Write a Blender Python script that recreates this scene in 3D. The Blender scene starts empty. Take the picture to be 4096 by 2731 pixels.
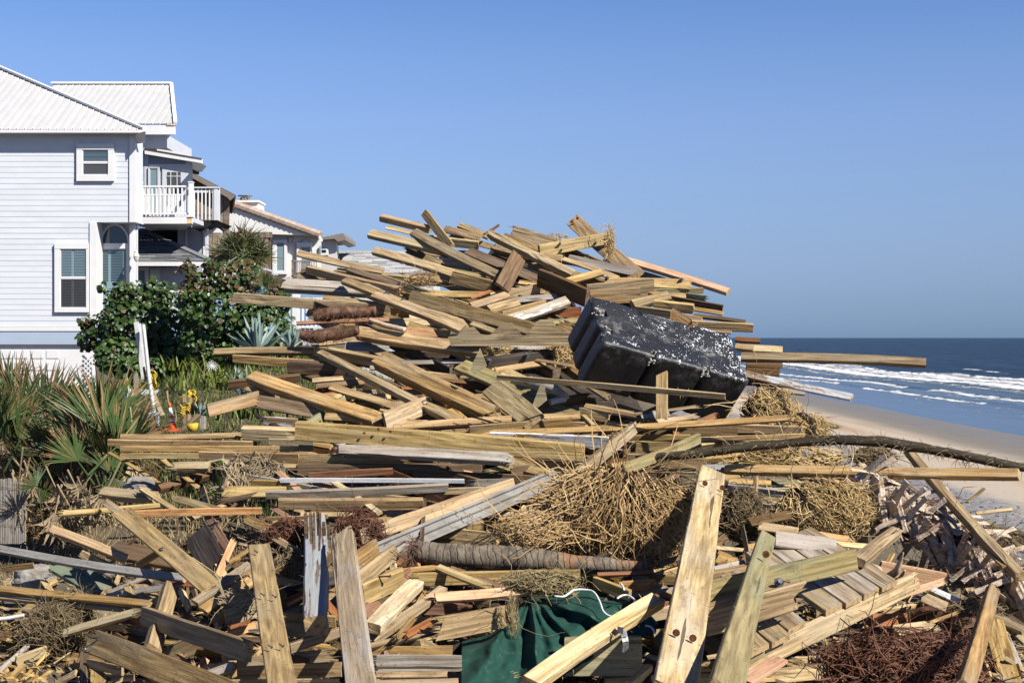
import bpy, math, random
import numpy as np
from mathutils import Vector, Matrix, noise as mn

# ---------------------------------------------------------------- camera, sky, sun, exposure
scene = bpy.context.scene
CAM_Z = 5.4
FPX = 4096 * 50.0 / 36.0
HOR = 1350.0
cam_d = bpy.data.cameras.new('camera')
cam = bpy.data.objects.new('camera', cam_d)
scene.collection.objects.link(cam)
cam_d.lens = 50; cam_d.sensor_width = 36
cam_d.clip_start = 0.1; cam_d.clip_end = 30000
cam.location = (0, 0, CAM_Z)
cam.rotation_euler = (math.radians(90) - math.atan((1365.5 - HOR) / FPX), 0, 0)
scene.camera = cam

SUN_EL, SUN_AZ = 40.5, 50.0          # azimuth measured from straight behind the camera towards the sea
world = bpy.data.worlds.new('World'); scene.world = world; world.use_nodes = True
wn = world.node_tree; wn.nodes.clear()
sky = wn.nodes.new('ShaderNodeTexSky'); sky.sky_type = 'NISHITA'; sky.sun_disc = False
sky.sun_elevation = math.radians(SUN_EL)
sky.sun_rotation = math.radians(180 - SUN_AZ)
sky.altitude = 10; sky.air_density = 1.0; sky.dust_density = 0.3; sky.ozone_density = 2.0
tcw = wn.nodes.new('ShaderNodeTexCoord'); sepw = wn.nodes.new('ShaderNodeSeparateXYZ')
wn.links.new(tcw.outputs['Generated'], sepw.inputs[0])
rampw = wn.nodes.new('ShaderNodeValToRGB')
wn.links.new(sepw.outputs['Z'], rampw.inputs[0])
els = rampw.color_ramp.elements
els[0].position = 0.0; els[0].color = (.24, .40, .87, 1)
els[1].position = 1.0; els[1].color = (.14, .20, .42, 1)
for p_, c_ in ((0.026, (.30, .42, .80)), (0.061, (.43, .50, .79)), (0.11, (.553, .613, .849)), (0.151, (.623, .674, .918)), (0.192, (.61, .70, .945)), (0.228, (.545, .675, .955)), (0.5, (.21, .29, .55))):
    e_ = els.new(p_); e_.color = (*c_, 1)
mixw = wn.nodes.new('ShaderNodeMix'); mixw.data_type = 'RGBA'; mixw.blend_type = 'MULTIPLY'; mixw.inputs[0].default_value = 1
wn.links.new(sky.outputs[0], mixw.inputs[6]); wn.links.new(rampw.outputs[0], mixw.inputs[7])
bgw = wn.nodes.new('ShaderNodeBackground'); bgw.inputs[1].default_value = 0.083
wn.links.new(mixw.outputs[2], bgw.inputs[0])
outw = wn.nodes.new('ShaderNodeOutputWorld'); wn.links.new(bgw.outputs[0], outw.inputs[0])

sun_d = bpy.data.lights.new('sun', 'SUN'); sun_d.energy = 5.0; sun_d.angle = math.radians(0.5); sun_d.color = (1.0, 0.945, 0.85)
sun = bpy.data.objects.new('sun', sun_d); scene.collection.objects.link(sun)
el, az = math.radians(SUN_EL), math.radians(SUN_AZ)
SUN_DIR = Vector((math.cos(el) * math.sin(az), -math.cos(el) * math.cos(az), math.sin(el)))
sun.rotation_euler = SUN_DIR.to_track_quat('Z', 'Y').to_euler()
scene.view_settings.view_transform = 'Standard'; scene.view_settings.look = 'None'
scene.view_settings.gamma = 1; scene.view_settings.use_curve_mapping = False
scene.view_settings.exposure = 0.74
scene.cycles.max_bounces = 6; scene.cycles.diffuse_bounces = 1; scene.cycles.transparent_max_bounces = 12

R = random.Random(11)
COL = scene.collection

# ---------------------------------------------------------------- helpers
# enlarged views of the place: origin and magnification of each, used to turn a sighting into a bearing
FR = {'s': (0, 0, 1.0), 'd': (0, 0, 2352 / 4096.0),
      '1': (0, 240, 2.306), '2': (0, 800, 2.306), '3': (800, 700, 2.306), '4': (1400, 800, 2.306),
      '5': (2100, 800, 2.306), '6': (3000, 1100, 1.96), '7': (0, 1350, 2.306), '8': (800, 1320, 2.306),
      '9': (1600, 1320, 2.306), '10': (2300, 1320, 2.306), '11': (0, 2000, 2.145), '12': (900, 2000, 2.145),
      '13': (1700, 2000, 2.145), '14': (2500, 1850, 1.78), '15': (3200, 1850, 1.78)}
def at(f, x, y, D):
    x0, y0, s = FR[f]
    sx, sy = x0 + x / s, y0 + y / s
    return Vector(((sx - 2048) / FPX * D, D, CAM_Z + (HOR - sy) / FPX * D))
def px(f, w, D):
    return w / FR[f][2] / FPX * D
def dxy(f, x, y):
    x0, y0, s = FR[f]
    return (x0 + x / s) * 2352 / 4096, (y0 + y / s) * 2352 / 4096
DY = [440, 500, 700, 850, 1000, 1100, 1250, 1400, 1568, 1900]
DD = [19.0, 18.3, 16.0, 14.2, 12.5, 11.4, 10.0, 8.9, 7.9, 6.6]
def depth(x, y):                       # how far the face of the heap lies on a bearing
    d = float(np.interp(y, DY, DD))
    if y > 1230 and x < 520:           # the foot of the heap at the left lies back on the ground
        k = min(1, (520 - x) / 350) * min(1, (y - 1230) / 90)
        d += 1.2 * k
    if y > 1080 and x > 1850:
        d += 0.9 * min(1, (x - 1850) / 350)
    return d

def mesh_obj(name, verts, faces, mats, parent=None, mi=None, smooth=False):
    me = bpy.data.meshes.new(name)
    me.from_pydata([tuple(v) for v in verts], [], [tuple(f) for f in faces])
    if not isinstance(mats, (list, tuple)): mats = [mats]
    for m in mats: me.materials.append(m)
    if mi is not None: me.polygons.foreach_set('material_index', mi)
    if smooth: me.polygons.foreach_set('use_smooth', [True] * len(me.polygons))
    me.update()
    o = bpy.data.objects.new(name, me); COL.objects.link(o)
    if parent is not None: par(o, parent)
    return o
def par(o, p):
    o.parent = p
    o.matrix_parent_inverse = PINV.get(p.name, Matrix.Identity(4))
PINV = {}
def thing(name, label, cat, loc, group=None, kind=None):
    o = bpy.data.objects.new(name, None); COL.objects.link(o)
    o.location = loc; o.empty_display_size = 0.2
    PINV[o.name] = Matrix.Translation(-Vector(loc))
    tag(o, label, cat, group, kind)
    return o
def tag(o, label=None, cat=None, group=None, kind=None):
    if label: o['label'] = label
    if cat: o['category'] = cat
    if group: o['group'] = group
    if kind: o['kind'] = kind
    return o
class MB:
    def __init__(s): s.v = []; s.f = []; s.m = []
    def add(s, V, F, m=0):
        n = len(s.v); s.v += [tuple(v) for v in V]; s.f += [tuple(i + n for i in f) for f in F]; s.m += [m] * len(F)
    def box(s, lo, hi, m=0):
        x0, y0, z0 = lo; x1, y1, z1 = hi
        s.add([(x0,y0,z0),(x1,y0,z0),(x1,y1,z0),(x0,y1,z0),(x0,y0,z1),(x1,y0,z1),(x1,y1,z1),(x0,y1,z1)],
              [(0,3,2,1),(4,5,6,7),(0,1,5,4),(1,2,6,5),(2,3,7,6),(3,0,4,7)], m)
    def prism(s, P, ext, m=0):           # polygon P (list of Vectors, facing the camera) pushed along ext
        n = len(P); ext = Vector(ext)
        V = [Vector(p) for p in P] + [Vector(p) + ext for p in P]
        F = [tuple(range(n)), tuple(range(2 * n - 1, n - 1, -1))]
        for i in range(n): j = (i + 1) % n; F.append((j, i, i + n, j + n))
        s.add(V, F, m)
    def bar(s, A, B, w, h, up=(0, 0, 1), m=0):
        A = Vector(A); B = Vector(B); u = (B - A).normalized(); up = Vector(up)
        sd = u.cross(up)
        if sd.length < 1e-4: sd = u.cross(Vector((1, 0, 0)))
        sd.normalize(); t = sd.cross(u).normalized()
        V = []
        for P in (A, B):
            for a, b in ((-1, -1), (1, -1), (1, 1), (-1, 1)): V.append(P + sd * a * w / 2 + t * b * h / 2)
        s.add(V, [(3, 2, 1, 0), (4, 5, 6, 7), (0, 1, 5, 4), (1, 2, 6, 5), (2, 3, 7, 6), (3, 0, 4, 7)], m)
    def tube(s, pts, rad, n=8, cap=True, m=0):
        pts = [Vector(p) for p in pts]; k = len(pts)
        if not hasattr(rad, '__len__'): rad = [rad] * k
        V = []; F = []; ref = Vector((0.13, 0.21, 1)).normalized()
        for i, p in enumerate(pts):
            t = (pts[min(i + 1, k - 1)] - pts[max(i - 1, 0)])
            t = t.normalized() if t.length > 1e-9 else Vector((0, 0, 1))
            a = t.cross(ref)
            if a.length < .05: a = t.cross(Vector((1, 0, 0)))
            a.normalize(); b = t.cross(a)
            for j in range(n):
                an = 2 * math.pi * j / n
                V.append(p + (a * math.cos(an) + b * math.sin(an)) * rad[i])
        for i in range(k - 1):
            for j in range(n):
                q = (j + 1) % n
                F.append((i * n + j, i * n + q, (i + 1) * n + q, (i + 1) * n + j))
        if cap: F.append(tuple(range(n - 1, -1, -1))); F.append(tuple(range((k - 1) * n, k * n)))
        s.add(V, F, m)
    def obj(s, name, mats, parent=None, smooth=False):
        return mesh_obj(name, s.v, s.f, mats, parent, s.m, smooth)

# ---------------------------------------------------------------- materials
KA = .82
def ks(c): return None if c is None else tuple(x * KA for x in c)
def newmat(name):
    m = bpy.data.materials.new(name); m.use_nodes = True
    nt = m.node_tree; b = nt.nodes['Principled BSDF']
    return m, nt, b
def N(nt, t, **k):
    n = nt.nodes.new(t)
    for a, v in k.items(): setattr(n, a, v)
    return n
def mapping(nt, src, scale, loc=None):
    mp = N(nt, 'ShaderNodeMapping'); mp.inputs['Scale'].default_value = scale
    nt.links.new(src, mp.inputs[0])
    if loc is not None: nt.links.new(loc, mp.inputs['Location'])
    return mp.outputs[0]
def noise(nt, vec, scale=1, detail=4, rough=.55, dist=0):
    n = N(nt, 'ShaderNodeTexNoise'); n.inputs['Scale'].default_value = scale; n.inputs['Detail'].default_value = detail
    n.inputs['Roughness'].default_value = rough; n.inputs['Distortion'].default_value = dist
    nt.links.new(vec, n.inputs['Vector']); return n.outputs[0]
def math_(nt, op, a, b=None, c=None, clamp=False):
    n = N(nt, 'ShaderNodeMath', operation=op); n.use_clamp = clamp
    for i, v in enumerate((a, b, c)):
        if v is None: continue
        if isinstance(v, (int, float)): n.inputs[i].default_value = v
        else: nt.links.new(v, n.inputs[i])
    return n.outputs[0]
def smooth_(nt, v, lo, hi, a=0.0, b=1.0):
    n = N(nt, 'ShaderNodeMapRange'); n.interpolation_type = 'SMOOTHSTEP'
    nt.links.new(v, n.inputs[0])
    n.inputs[1].default_value = lo; n.inputs[2].default_value = hi; n.inputs[3].default_value = a; n.inputs[4].default_value = b
    return n.outputs[0]
def mixc(nt, f, a, b, mode='MIX'):
    n = N(nt, 'ShaderNodeMix', data_type='RGBA', blend_type=mode)
    for i, v in ((0, f), (6, a), (7, b)):
        if isinstance(v, (int, float)): n.inputs[i].default_value = v
        elif isinstance(v, tuple): n.inputs[i].default_value = (*v[:3], 1)
        else: nt.links.new(v, n.inputs[i])
    return n.outputs[2]
def bump(nt, b, h, strength=.4, dist=.01):
    n = N(nt, 'ShaderNodeBump'); n.inputs['Strength'].default_value = strength; n.inputs['Distance'].default_value = dist
    nt.links.new(h, n.inputs['Height']); nt.links.new(n.outputs[0], b.inputs['Normal'])
def objvec(nt, rnd=True):
    tc = N(nt, 'ShaderNodeTexCoord')
    if not rnd: return tc.outputs['Object'], None
    oi = N(nt, 'ShaderNodeObjectInfo'); r = oi.outputs['Random']
    c = N(nt, 'ShaderNodeCombineXYZ')
    nt.links.new(math_(nt, 'MULTIPLY', r, 71.0), c.inputs[0]); nt.links.new(math_(nt, 'MULTIPLY', r, 33.0), c.inputs[1]); nt.links.new(math_(nt, 'MULTIPLY', r, 57.0), c.inputs[2])
    a = N(nt, 'ShaderNodeVectorMath', operation='ADD'); nt.links.new(tc.outputs['Object'], a.inputs[0]); nt.links.new(c.outputs[0], a.inputs[1])
    return a.outputs[0], r

def wood(name, light, dark, grey, greyamt=.35, crack=.5, paint=None, paintamt=0, rough=.75, vary=.42, paintz=None, pmap=(1.5, 8, 8)):
    light, dark, grey, paint = ks(light), ks(dark), ks(grey), ks(paint)
    m, nt, b = newmat(name)
    v, r = objvec(nt)
    rings = noise(nt, mapping(nt, v, (.45, 5.5, 5.5)), 1, 2, .5, .3)
    rings = math_(nt, 'SINE', math_(nt, 'MULTIPLY', rings, 55.0))
    rings = smooth_(nt, rings, -0.6, 1.0)
    fine = noise(nt, mapping(nt, v, (2.2, 48, 48)), 1, 5, .65)
    g = math_(nt, 'ADD', math_(nt, 'MULTIPLY', rings, .34), math_(nt, 'MULTIPLY', smooth_(nt, fine, .33, .67), .66))
    col = mixc(nt, g, dark, light)
    # weathering to grey in patches
    w = noise(nt, mapping(nt, v, (1.1, 4, 4)), 1, 5, .6)
    wf = math_(nt, 'MULTIPLY', smooth_(nt, w, .44, .66), greyamt, clamp=True)
    col = mixc(nt, wf, col, grey)
    ms = noise(nt, mapping(nt, v, (1.0, 15, 15)), 1, 4, .6)
    col = mixc(nt, smooth_(nt, ms, .50, .66, 0, .62), col, tuple(c * .62 for c in dark))
    # dark stains
    st = noise(nt, mapping(nt, v, (1.9, 7, 7)), 1.3, 5, .65)
    col = mixc(nt, smooth_(nt, st, .56, .72, 0, .65), col, tuple(c * .38 for c in dark))
    # knots
    vo = N(nt, 'ShaderNodeTexVoronoi'); nt.links.new(mapping(nt, v, (1.1, 4.5, 4.5)), vo.inputs['Vector']); vo.inputs['Scale'].default_value = 1
    kn = smooth_(nt, vo.outputs['Distance'], .05, .13, 1, 0)
    col = mixc(nt, math_(nt, 'MULTIPLY', kn, .75), col, (.07, .035, .013))
    # checks along the grain
    ck = noise(nt, mapping(nt, v, (.9, 26, 26)), 1, 3, .5)
    ckm = smooth_(nt, ck, .665, .70)
    col = mixc(nt, math_(nt, 'MULTIPLY', ckm, crack), col, (.03, .02, .011))
    # dirt specks
    sp = noise(nt, v, 38, 3, .6)
    col = mixc(nt, smooth_(nt, sp, .60, .70, 0, .5), col, (.055, .038, .02))
    if paint:
        pn = noise(nt, mapping(nt, v, pmap), 1.6, 7, .7)
        pm = smooth_(nt, pn, paintamt, paintamt + .015)
        if paintz:                      # paint left only on one half of the width
            sp_ = N(nt, 'ShaderNodeSeparateXYZ'); tc2 = N(nt, 'ShaderNodeTexCoord'); nt.links.new(tc2.outputs['Object'], sp_.inputs[0])
            pm = math_(nt, 'MULTIPLY', pm, smooth_(nt, sp_.outputs[1], paintz, paintz + .004))
        col = mixc(nt, pm, col, paint)
    # board to board variation
    hs = N(nt, 'ShaderNodeHueSaturation'); nt.links.new(col, hs.inputs['Color'])
    nt.links.new(math_(nt, 'ADD', math_(nt, 'MULTIPLY', r, vary), 1 - vary * .45), hs.inputs['Value'])
    nt.links.new(math_(nt, 'ADD', math_(nt, 'MULTIPLY', math_(nt, 'FRACT', math_(nt, 'MULTIPLY', r, 17.3)), .35), .8), hs.inputs['Saturation'])
    nt.links.new(math_(nt, 'ADD', math_(nt, 'MULTIPLY', math_(nt, 'FRACT', math_(nt, 'MULTIPLY', r, 7.7)), .016), .490), hs.inputs['Hue'])
    nt.links.new(hs.outputs[0], b.inputs['Base Color'])
    b.inputs['Roughness'].default_value = rough; b.inputs['Specular IOR Level'].default_value = .25
    h = math_(nt, 'ADD', fine, math_(nt, 'MULTIPLY', ckm, -1.2)); h = math_(nt, 'ADD', h, math_(nt, 'MULTIPLY', rings, .25))
    h = math_(nt, 'ADD', h, math_(nt, 'MULTIPLY', sp, .4))
    bump(nt, b, h, .6, .008)
    return m
def endgrain(name, c1, c2):
    c1, c2 = ks(c1), ks(c2)
    m, nt, b = newmat(name); v, r = objvec(nt)
    w = N(nt, 'ShaderNodeTexWave', wave_type='RINGS', rings_direction='X'); w.inputs['Scale'].default_value = 38; w.inputs['Distortion'].default_value = 2.5
    tc = N(nt, 'ShaderNodeTexCoord'); nt.links.new(mapping(nt, tc.outputs['Object'], (.05, 1, 1)), w.inputs['Vector'])
    n1 = noise(nt, v, 25, 5, .7)
    col = mixc(nt, w.outputs['Fac'], c1, c2); col = mixc(nt, smooth_(nt, n1, .45, .7), col, tuple(c * .45 for c in c2))
    nt.links.new(col, b.inputs['Base Color']); b.inputs['Roughness'].default_value = .9
    bump(nt, b, n1, .7, .01); return m

M = {}
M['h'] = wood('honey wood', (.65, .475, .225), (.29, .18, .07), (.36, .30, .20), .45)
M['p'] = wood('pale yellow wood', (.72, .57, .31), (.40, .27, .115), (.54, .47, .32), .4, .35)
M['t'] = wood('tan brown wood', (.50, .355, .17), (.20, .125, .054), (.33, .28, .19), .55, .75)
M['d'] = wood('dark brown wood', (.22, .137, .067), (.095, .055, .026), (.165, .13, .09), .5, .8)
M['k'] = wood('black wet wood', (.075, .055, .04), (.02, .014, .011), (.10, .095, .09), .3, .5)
M['g'] = wood('grey driftwood', (.46, .41, .345), (.26, .21, .155), (.50, .475, .43), .8, .85)
M['n'] = wood('green stained wood', (.42, .345, .18), (.21, .17, .08), (.26, .27, .17), .7, .6)
M['x'] = wood('blotched bleached plank', (.66, .50, .265), (.32, .21, .095), (.56, .51, .41), .6, .8)
M['f'] = wood('fresh split wood', (.74, .46, .24), (.50, .255, .11), (.60, .46, .29), .35, .4)
M['r'] = wood('red brown wood', (.40, .185, .09), (.19, .08, .04), (.25, .16, .11), .4, .6)
M['v'] = wood('mossy dark bark', (.06, .045, .028), (.02, .016, .011), (.05, .05, .028), .5, .9)
M['w'] = wood('white painted wood', (.42, .33, .22), (.24, .17, .1), (.4, .38, .35), .4, .6, (.58, .59, .60), .535)
M['W'] = wood('solid white paint', (.7, .7, .7), (.6, .6, .6), (.55, .55, .54), .3, .25, (.66, .665, .67), .36, vary=.05)
M['q'] = wood('flaked white paint', (.47, .34, .2), (.29, .19, .1), (.4, .35, .28), .5, .6, (.70, .70, .69), .485, vary=.1)
M['G'] = wood('grey painted plank', (.37, .36, .34), (.27, .26, .24), (.42, .41, .395), .5, .3, vary=.1)
M['P'] = wood('old grey blue paint', (.25, .17, .10), (.13, .085, .05), (.3, .24, .18), .3, 1.0, (.36, .375, .385), .43, vary=.05, pmap=(1.0, 16, 16))
M['l'] = wood('lilac grey weathered wood', (.60, .44, .25), (.36, .24, .12), (.50, .45, .41), 1.0, .8)
M['E'] = wood('painted green wood', (.20, .25, .15), (.12, .16, .09), (.30, .28, .18), .5, .5)
END = endgrain('end grain', (.56, .40, .2), (.33, .21, .1))
ENDD = endgrain('dark end grain', (.26, .19, .12), (.13, .09, .055))

def plain(name, col, rough=.6, spec=.3, metal=0, var=.0, vs=3.0, c2=None, bm=0, bs=20, rnd=False):
    col, c2 = ks(col), ks(c2)
    m, nt, b = newmat(name)
    v, r = objvec(nt, rnd)
    if c2 is not None or var:
        n1 = noise(nt, v, vs, 5, .6)
        c2 = c2 or tuple(c * (1 - var) for c in col)
        nt.links.new(mixc(nt, smooth_(nt, n1, .35, .65), col, c2), b.inputs['Base Color'])
    else: b.inputs['Base Color'].default_value = (*col, 1)
    b.inputs['Roughness'].default_value = rough; b.inputs['Specular IOR Level'].default_value = spec; b.inputs['Metallic'].default_value = metal
    if bm: bump(nt, b, noise(nt, v, bs, 4, .6), bm, .01)
    return m
M['siding'] = plain('pale blue siding', (.71, .745, .79), .55, .3, 0, .06, 1.2, rnd=True)
M['band'] = plain('light blue band', (.42, .51, .64), .55, .3, 0, .05, 2)
M['trim'] = plain('white trim', (.80, .80, .80), .5, .35, 0, .05, 3)
M['white'] = plain('white paint', (.86, .86, .86), .5, .35, 0, .07, 4)
M['roofw'] = plain('white metal roof', (.56, .56, .57), .55, .25, 0, .07, 1.4, rnd=True)
M['glass'] = plain('dark window glass', (.02, .045, .065), .08, .8)
M['screen'] = plain('grey window screen', (.085, .09, .10), .55, .3, 0, .2, 60)
M['shutter'] = plain('blue grey louvres', (.21, .30, .34), .5, .3)
M['greysiding'] = plain('blue grey siding', (.42, .45, .52), .6, .3, 0, .06, 2, rnd=True)
M['greywhite'] = plain('pale grey paint', (.64, .67, .72), .6, .3, 0, .08, 3)
M['barn'] = wood('weathered barn siding', (.30, .235, .18), (.17, .125, .09), (.33, .29, .25), .7, .6)
M['brownroof'] = plain('brown roof', (.12, .075, .055), .9, .1, 0, .3, 12)
M['stucco'] = plain('white stucco', (.78, .77, .74), .85, .2, 0, .07, 2, bm=.3, bs=60)
M['stucco2'] = plain('pale stucco', (.62, .61, .59), .85, .2, 0, .1, 2)
M['tile'] = plain('pink roof tile', (.44, .31, .25), .8, .2, 0, 0, 2.2, (.52, .44, .37), rnd=True)
M['fascia'] = plain('taupe fascia', (.24, .205, .18), .7, .2, 0, .1, 3)
M['rust'] = plain('rust stain', (.75, .45, .16), .6, .2, 0, 0, 8, (.85, .72, .5))
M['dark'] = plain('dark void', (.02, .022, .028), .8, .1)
def shingle(name, c1, c2):
    c1, c2 = ks(c1), ks(c2)
    m, nt, b = newmat(name); v, r = objvec(nt)
    n1 = noise(nt, v, 30, 3, .6); col = mixc(nt, n1, c1, c2)
    hs = N(nt, 'ShaderNodeHueSaturation'); nt.links.new(col, hs.inputs['Color'])
    nt.links.new(math_(nt, 'ADD', math_(nt, 'MULTIPLY', r, .7), .65), hs.inputs['Value']); nt.links.new(hs.outputs[0], b.inputs['Base Color'])
    b.inputs['Roughness'].default_value = .95; return m
M['shingle'] = shingle('grey shingle', (.10, .105, .115), (.20, .205, .215))
M['shingle2'] = shingle('pale shingle', (.36, .36, .36), (.46, .46, .46))
def leafmat(name, c1, c2, spec=.4, rough=.5, trans=0, vary=.5, tip=None):
    c1, c2 = ks(c1), ks(c2)
    m, nt, b = newmat(name); v, r = objvec(nt)
    n1 = noise(nt, v, 6, 3, .6)
    geo = N(nt, 'ShaderNodeNewGeometry'); ri = geo.outputs['Random Per Island']
    f = math_(nt, 'ADD', math_(nt, 'MULTIPLY', ri, .6), math_(nt, 'MULTIPLY', n1, .4))
    col = mixc(nt, f, c1, c2)
    if tip:
        col = mixc(nt, math_(nt, 'GREATER_THAN', ri, 1 - tip[1]), col, tip[0])
    hs = N(nt, 'ShaderNodeHueSaturation'); nt.links.new(col, hs.inputs['Color'])
    nt.links.new(math_(nt, 'ADD', math_(nt, 'MULTIPLY', r, vary), 1 - vary / 2), hs.inputs['Value']); nt.links.new(hs.outputs[0], b.inputs['Base Color'])
    b.inputs['Roughness'].default_value = rough; b.inputs['Specular IOR Level'].default_value = spec
    if trans:
        t = N(nt, 'ShaderNodeBsdfTranslucent'); nt.links.new(hs.outputs[0], t.inputs[0])
        mx = N(nt, 'ShaderNodeMixShader'); mx.inputs[0].default_value = trans
        nt.links.new(b.outputs[0], mx.inputs[1]); nt.links.new(t.outputs[0], mx.inputs[2])
        nt.links.new(mx.outputs[0], nt.nodes['Material Output'].inputs[0])
    return m
M['grape'] = leafmat('sea grape leaf', (.03, .075, .014), (.09, .155, .035), .5, .4, .25, .6)
M['graper'] = leafmat('reddish sea grape leaf', (.12, .045, .02), (.10, .11, .03), .4, .5, .25, .6)
M['fan'] = leafmat('green fan leaf', (.035, .07, .02), (.115, .165, .05), .4, .45, .2, .5, ((.26, .17, .08), .16))
M['fanbrown'] = leafmat('brown dead fan', (.16, .09, .045), (.33, .22, .11), .2, .8, .15, .6)
M['fandead'] = leafmat('straw dead fan', (.30, .225, .135), (.52, .42, .27), .2, .8, .15, .5)
M['agave'] = leafmat('blue agave leaf', (.17, .25, .23), (.30, .40, .37), .3, .5, 0, .3)
M['grass'] = leafmat('green grass', (.035, .075, .014), (.13, .18, .04), .2, .7, .2, .2, ((.34, .28, .13), .15))
M['lily'] = leafmat('yellow green strap leaf', (.06, .11, .02), (.25, .29, .05), .4, .45, .25, .4)
M['drygrass'] = leafmat('dry grass', (.24, .18, .09), (.45, .36, .19), .2, .8, .1, .3)
M['straw'] = leafmat('straw roots', (.20, .115, .045), (.70, .48, .23), .25, .7, 0, .1)
M['straw2'] = leafmat('bleached straw', (.34, .21, .08), (.78, .58, .29), .25, .7, 0, .1)
M['redroot'] = leafmat('red roots', (.055, .028, .017), (.25, .11, .065), .3, .6, 0, .2)
M['browngrass'] = leafmat('brown dry roots', (.11, .08, .045), (.33, .25, .14), .2, .8, 0, .2)
M['coredark'] = plain('painted root gap shade', (.028, .019, .012), .95, .1, 0, .5, 9, bm=1, bs=20)  # near-black tone paints in the shade between the strands
M['bark'] = plain('brown palm bark', (.20, .10, .055), .5, .3, 0, 0, 9, (.06, .035, .02), bm=1, bs=30)
M['boot'] = plain('grey palm boot', (.66, .54, .42), .8, .2, 0, 0, 14, (.40, .30, .21), bm=.6, bs=40, rnd=True)
M['rock'] = plain('grey rock', (.36, .34, .31), .9, .2, 0, 0, 7, (.2, .18, .155), bm=1, bs=14)
M['metal'] = plain('galvanised metal', (.28, .27, .25), .7, .25, .0, 0, 5, (.19, .18, .165), bm=.15)
M['steel'] = plain('dark bolt steel', (.20, .20, .22), .4, .5, .6, 0, 30, (.10, .09, .09))
M['alu'] = plain('white aluminium pole', (.62, .63, .65), .4, .5, .1, .1, 4)
M['yellow'] = plain('yellow rope', (.72, .50, .06), .7, .2, 0, .25, 40)
M['orange'] = plain('orange cone', (.75, .14, .04), .5, .3)
M['blue'] = plain('blue plastic', (.04, .13, .42), .4, .4)
M['pvc'] = plain('white plastic pipe', (.72, .72, .70), .4, .4, 0, .15, 12)
M['bamboo'] = plain('grey reed slat', (.36, .33, .29), .8, .2, 0, 0, 6, (.22, .2, .17), rnd=True)
M['bird'] = plain('black weed', (.02, .018, .015), .8, .1)
# ---------------------------------------------------------------- ground, beach, sea
def sst(x, a, b):
    t = max(0.0, min(1.0, (x - a) / (b - a))); return t * t * (3 - 2 * t)
def ground_z(x, y):
    pl = 3.2 + .35 * sst(y, 15, 27)
    pl += 1.55 * math.exp(-((x + 4.4) / 3.2) ** 2 - ((y - 25) / 5.0) ** 2)
    pl += .06 * mn.noise(Vector((x * .8, y * .8, 0))) + .03 * mn.noise(Vector((x * 2.7, y * 2.7, 3)))
    e = 3.3 + .5 * mn.noise(Vector((0, y * .15, 5)))
    bz = 1.75 - (x - 8) * .0875
    if x < 8: bz = 1.75 + (8 - x) * .05
    bz = max(bz, -3.5)
    bz += .10 * mn.noise(Vector((x * .22, y * .06, 9))) + .05 * mn.noise(Vector((x * 1.1, y * .5, 2))) * (1 - sst(x, 12, 16))
    return pl + (bz - pl) * sst(x, e, e + 4.4)
def axis(pts):
    o = []
    for a, b, st in pts:
        n = max(1, int(round((b - a) / st)))
        o += [a + (b - a) * i / n for i in range(n)]
    o.append(pts[-1][1]); return o
def sheet(name, xs, ys, zf, mat, attr=None):
    V = [(x, y, zf(x, y)) for y in ys for x in xs]; nx = len(xs)
    F = [(j * nx + i, j * nx + i + 1, (j + 1) * nx + i + 1, (j + 1) * nx + i) for j in range(len(ys) - 1) for i in range(nx - 1)]
    o = mesh_obj(name, V, F, mat, smooth=True)
    if attr:
        a = o.data.attributes.new('foam', 'FLOAT', 'POINT'); a.data.foreach_set('value', [attr(v[0], v[1]) for v in V])
    o['kind'] = 'structure'; return o

m, nt, b = newmat('sand and soil')
tc = N(nt, 'ShaderNodeTexCoord'); v = tc.outputs['Object']; sp = N(nt, 'ShaderNodeSeparateXYZ'); nt.links.new(v, sp.inputs[0])
n1 = noise(nt, v, .35, 5, .6); n2 = noise(nt, v, 6, 5, .65)
n3 = noise(nt, mapping(nt, v, (.55, .045, .1)), 1, 5, .6)
xs_ = math_(nt, 'ADD', sp.outputs[0], math_(nt, 'MULTIPLY', math_(nt, 'SUBTRACT', n1, .5), 3.0))
dune = mixc(nt, n2, (0.070, 0.053, 0.033), (0.164, 0.131, 0.086))
greysand = mixc(nt, smooth_(nt, n2, .4, .62), (0.143, 0.139, 0.143), (0.271, 0.262, 0.262))
pale = mixc(nt, n2, (.335, .28, .215), (.43, .365, .29))
orange = mixc(nt, smooth_(nt, n3, .46, .62), pale, (0.344, 0.230, 0.148))
wet = mixc(nt, n1, (0.152, 0.135, 0.111), (0.197, 0.176, 0.148))
c = mixc(nt, smooth_(nt, xs_, 4.5, 6.0), dune, greysand)
c = mixc(nt, smooth_(nt, xs_, 11.0, 12.6), c, pale)
c = mixc(nt, math_(nt, 'MULTIPLY', smooth_(nt, xs_, 13.5, 16), smooth_(nt, xs_, 20.5, 17.5)), c, orange)
c = mixc(nt, smooth_(nt, xs_, 17.5, 21), c, wet)
nt.links.new(c, b.inputs['Base Color'])
nt.links.new(smooth_(nt, xs_, 20, 24, .95, .42), b.inputs['Roughness']); b.inputs['Specular IOR Level'].default_value = .3
bump(nt, b, math_(nt, 'ADD', n2, noise(nt, v, 22, 3, .6)), .8, .03)
M['sand'] = m
gx = axis([(-4000, -400, 900), (-400, -60, 60), (-60, -14, 4), (-14, 9, .3), (9, 30, .8), (30, 90, 6), (90, 600, 100), (600, 20000, 4000)])
gy = axis([(-60, 0, 10), (0, 32, .35), (32, 60, 1.2), (60, 300, 6), (300, 1500, 100), (1500, 22000, 3000)])
ground = sheet('ground', gx, gy, ground_z, M['sand'])

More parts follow.
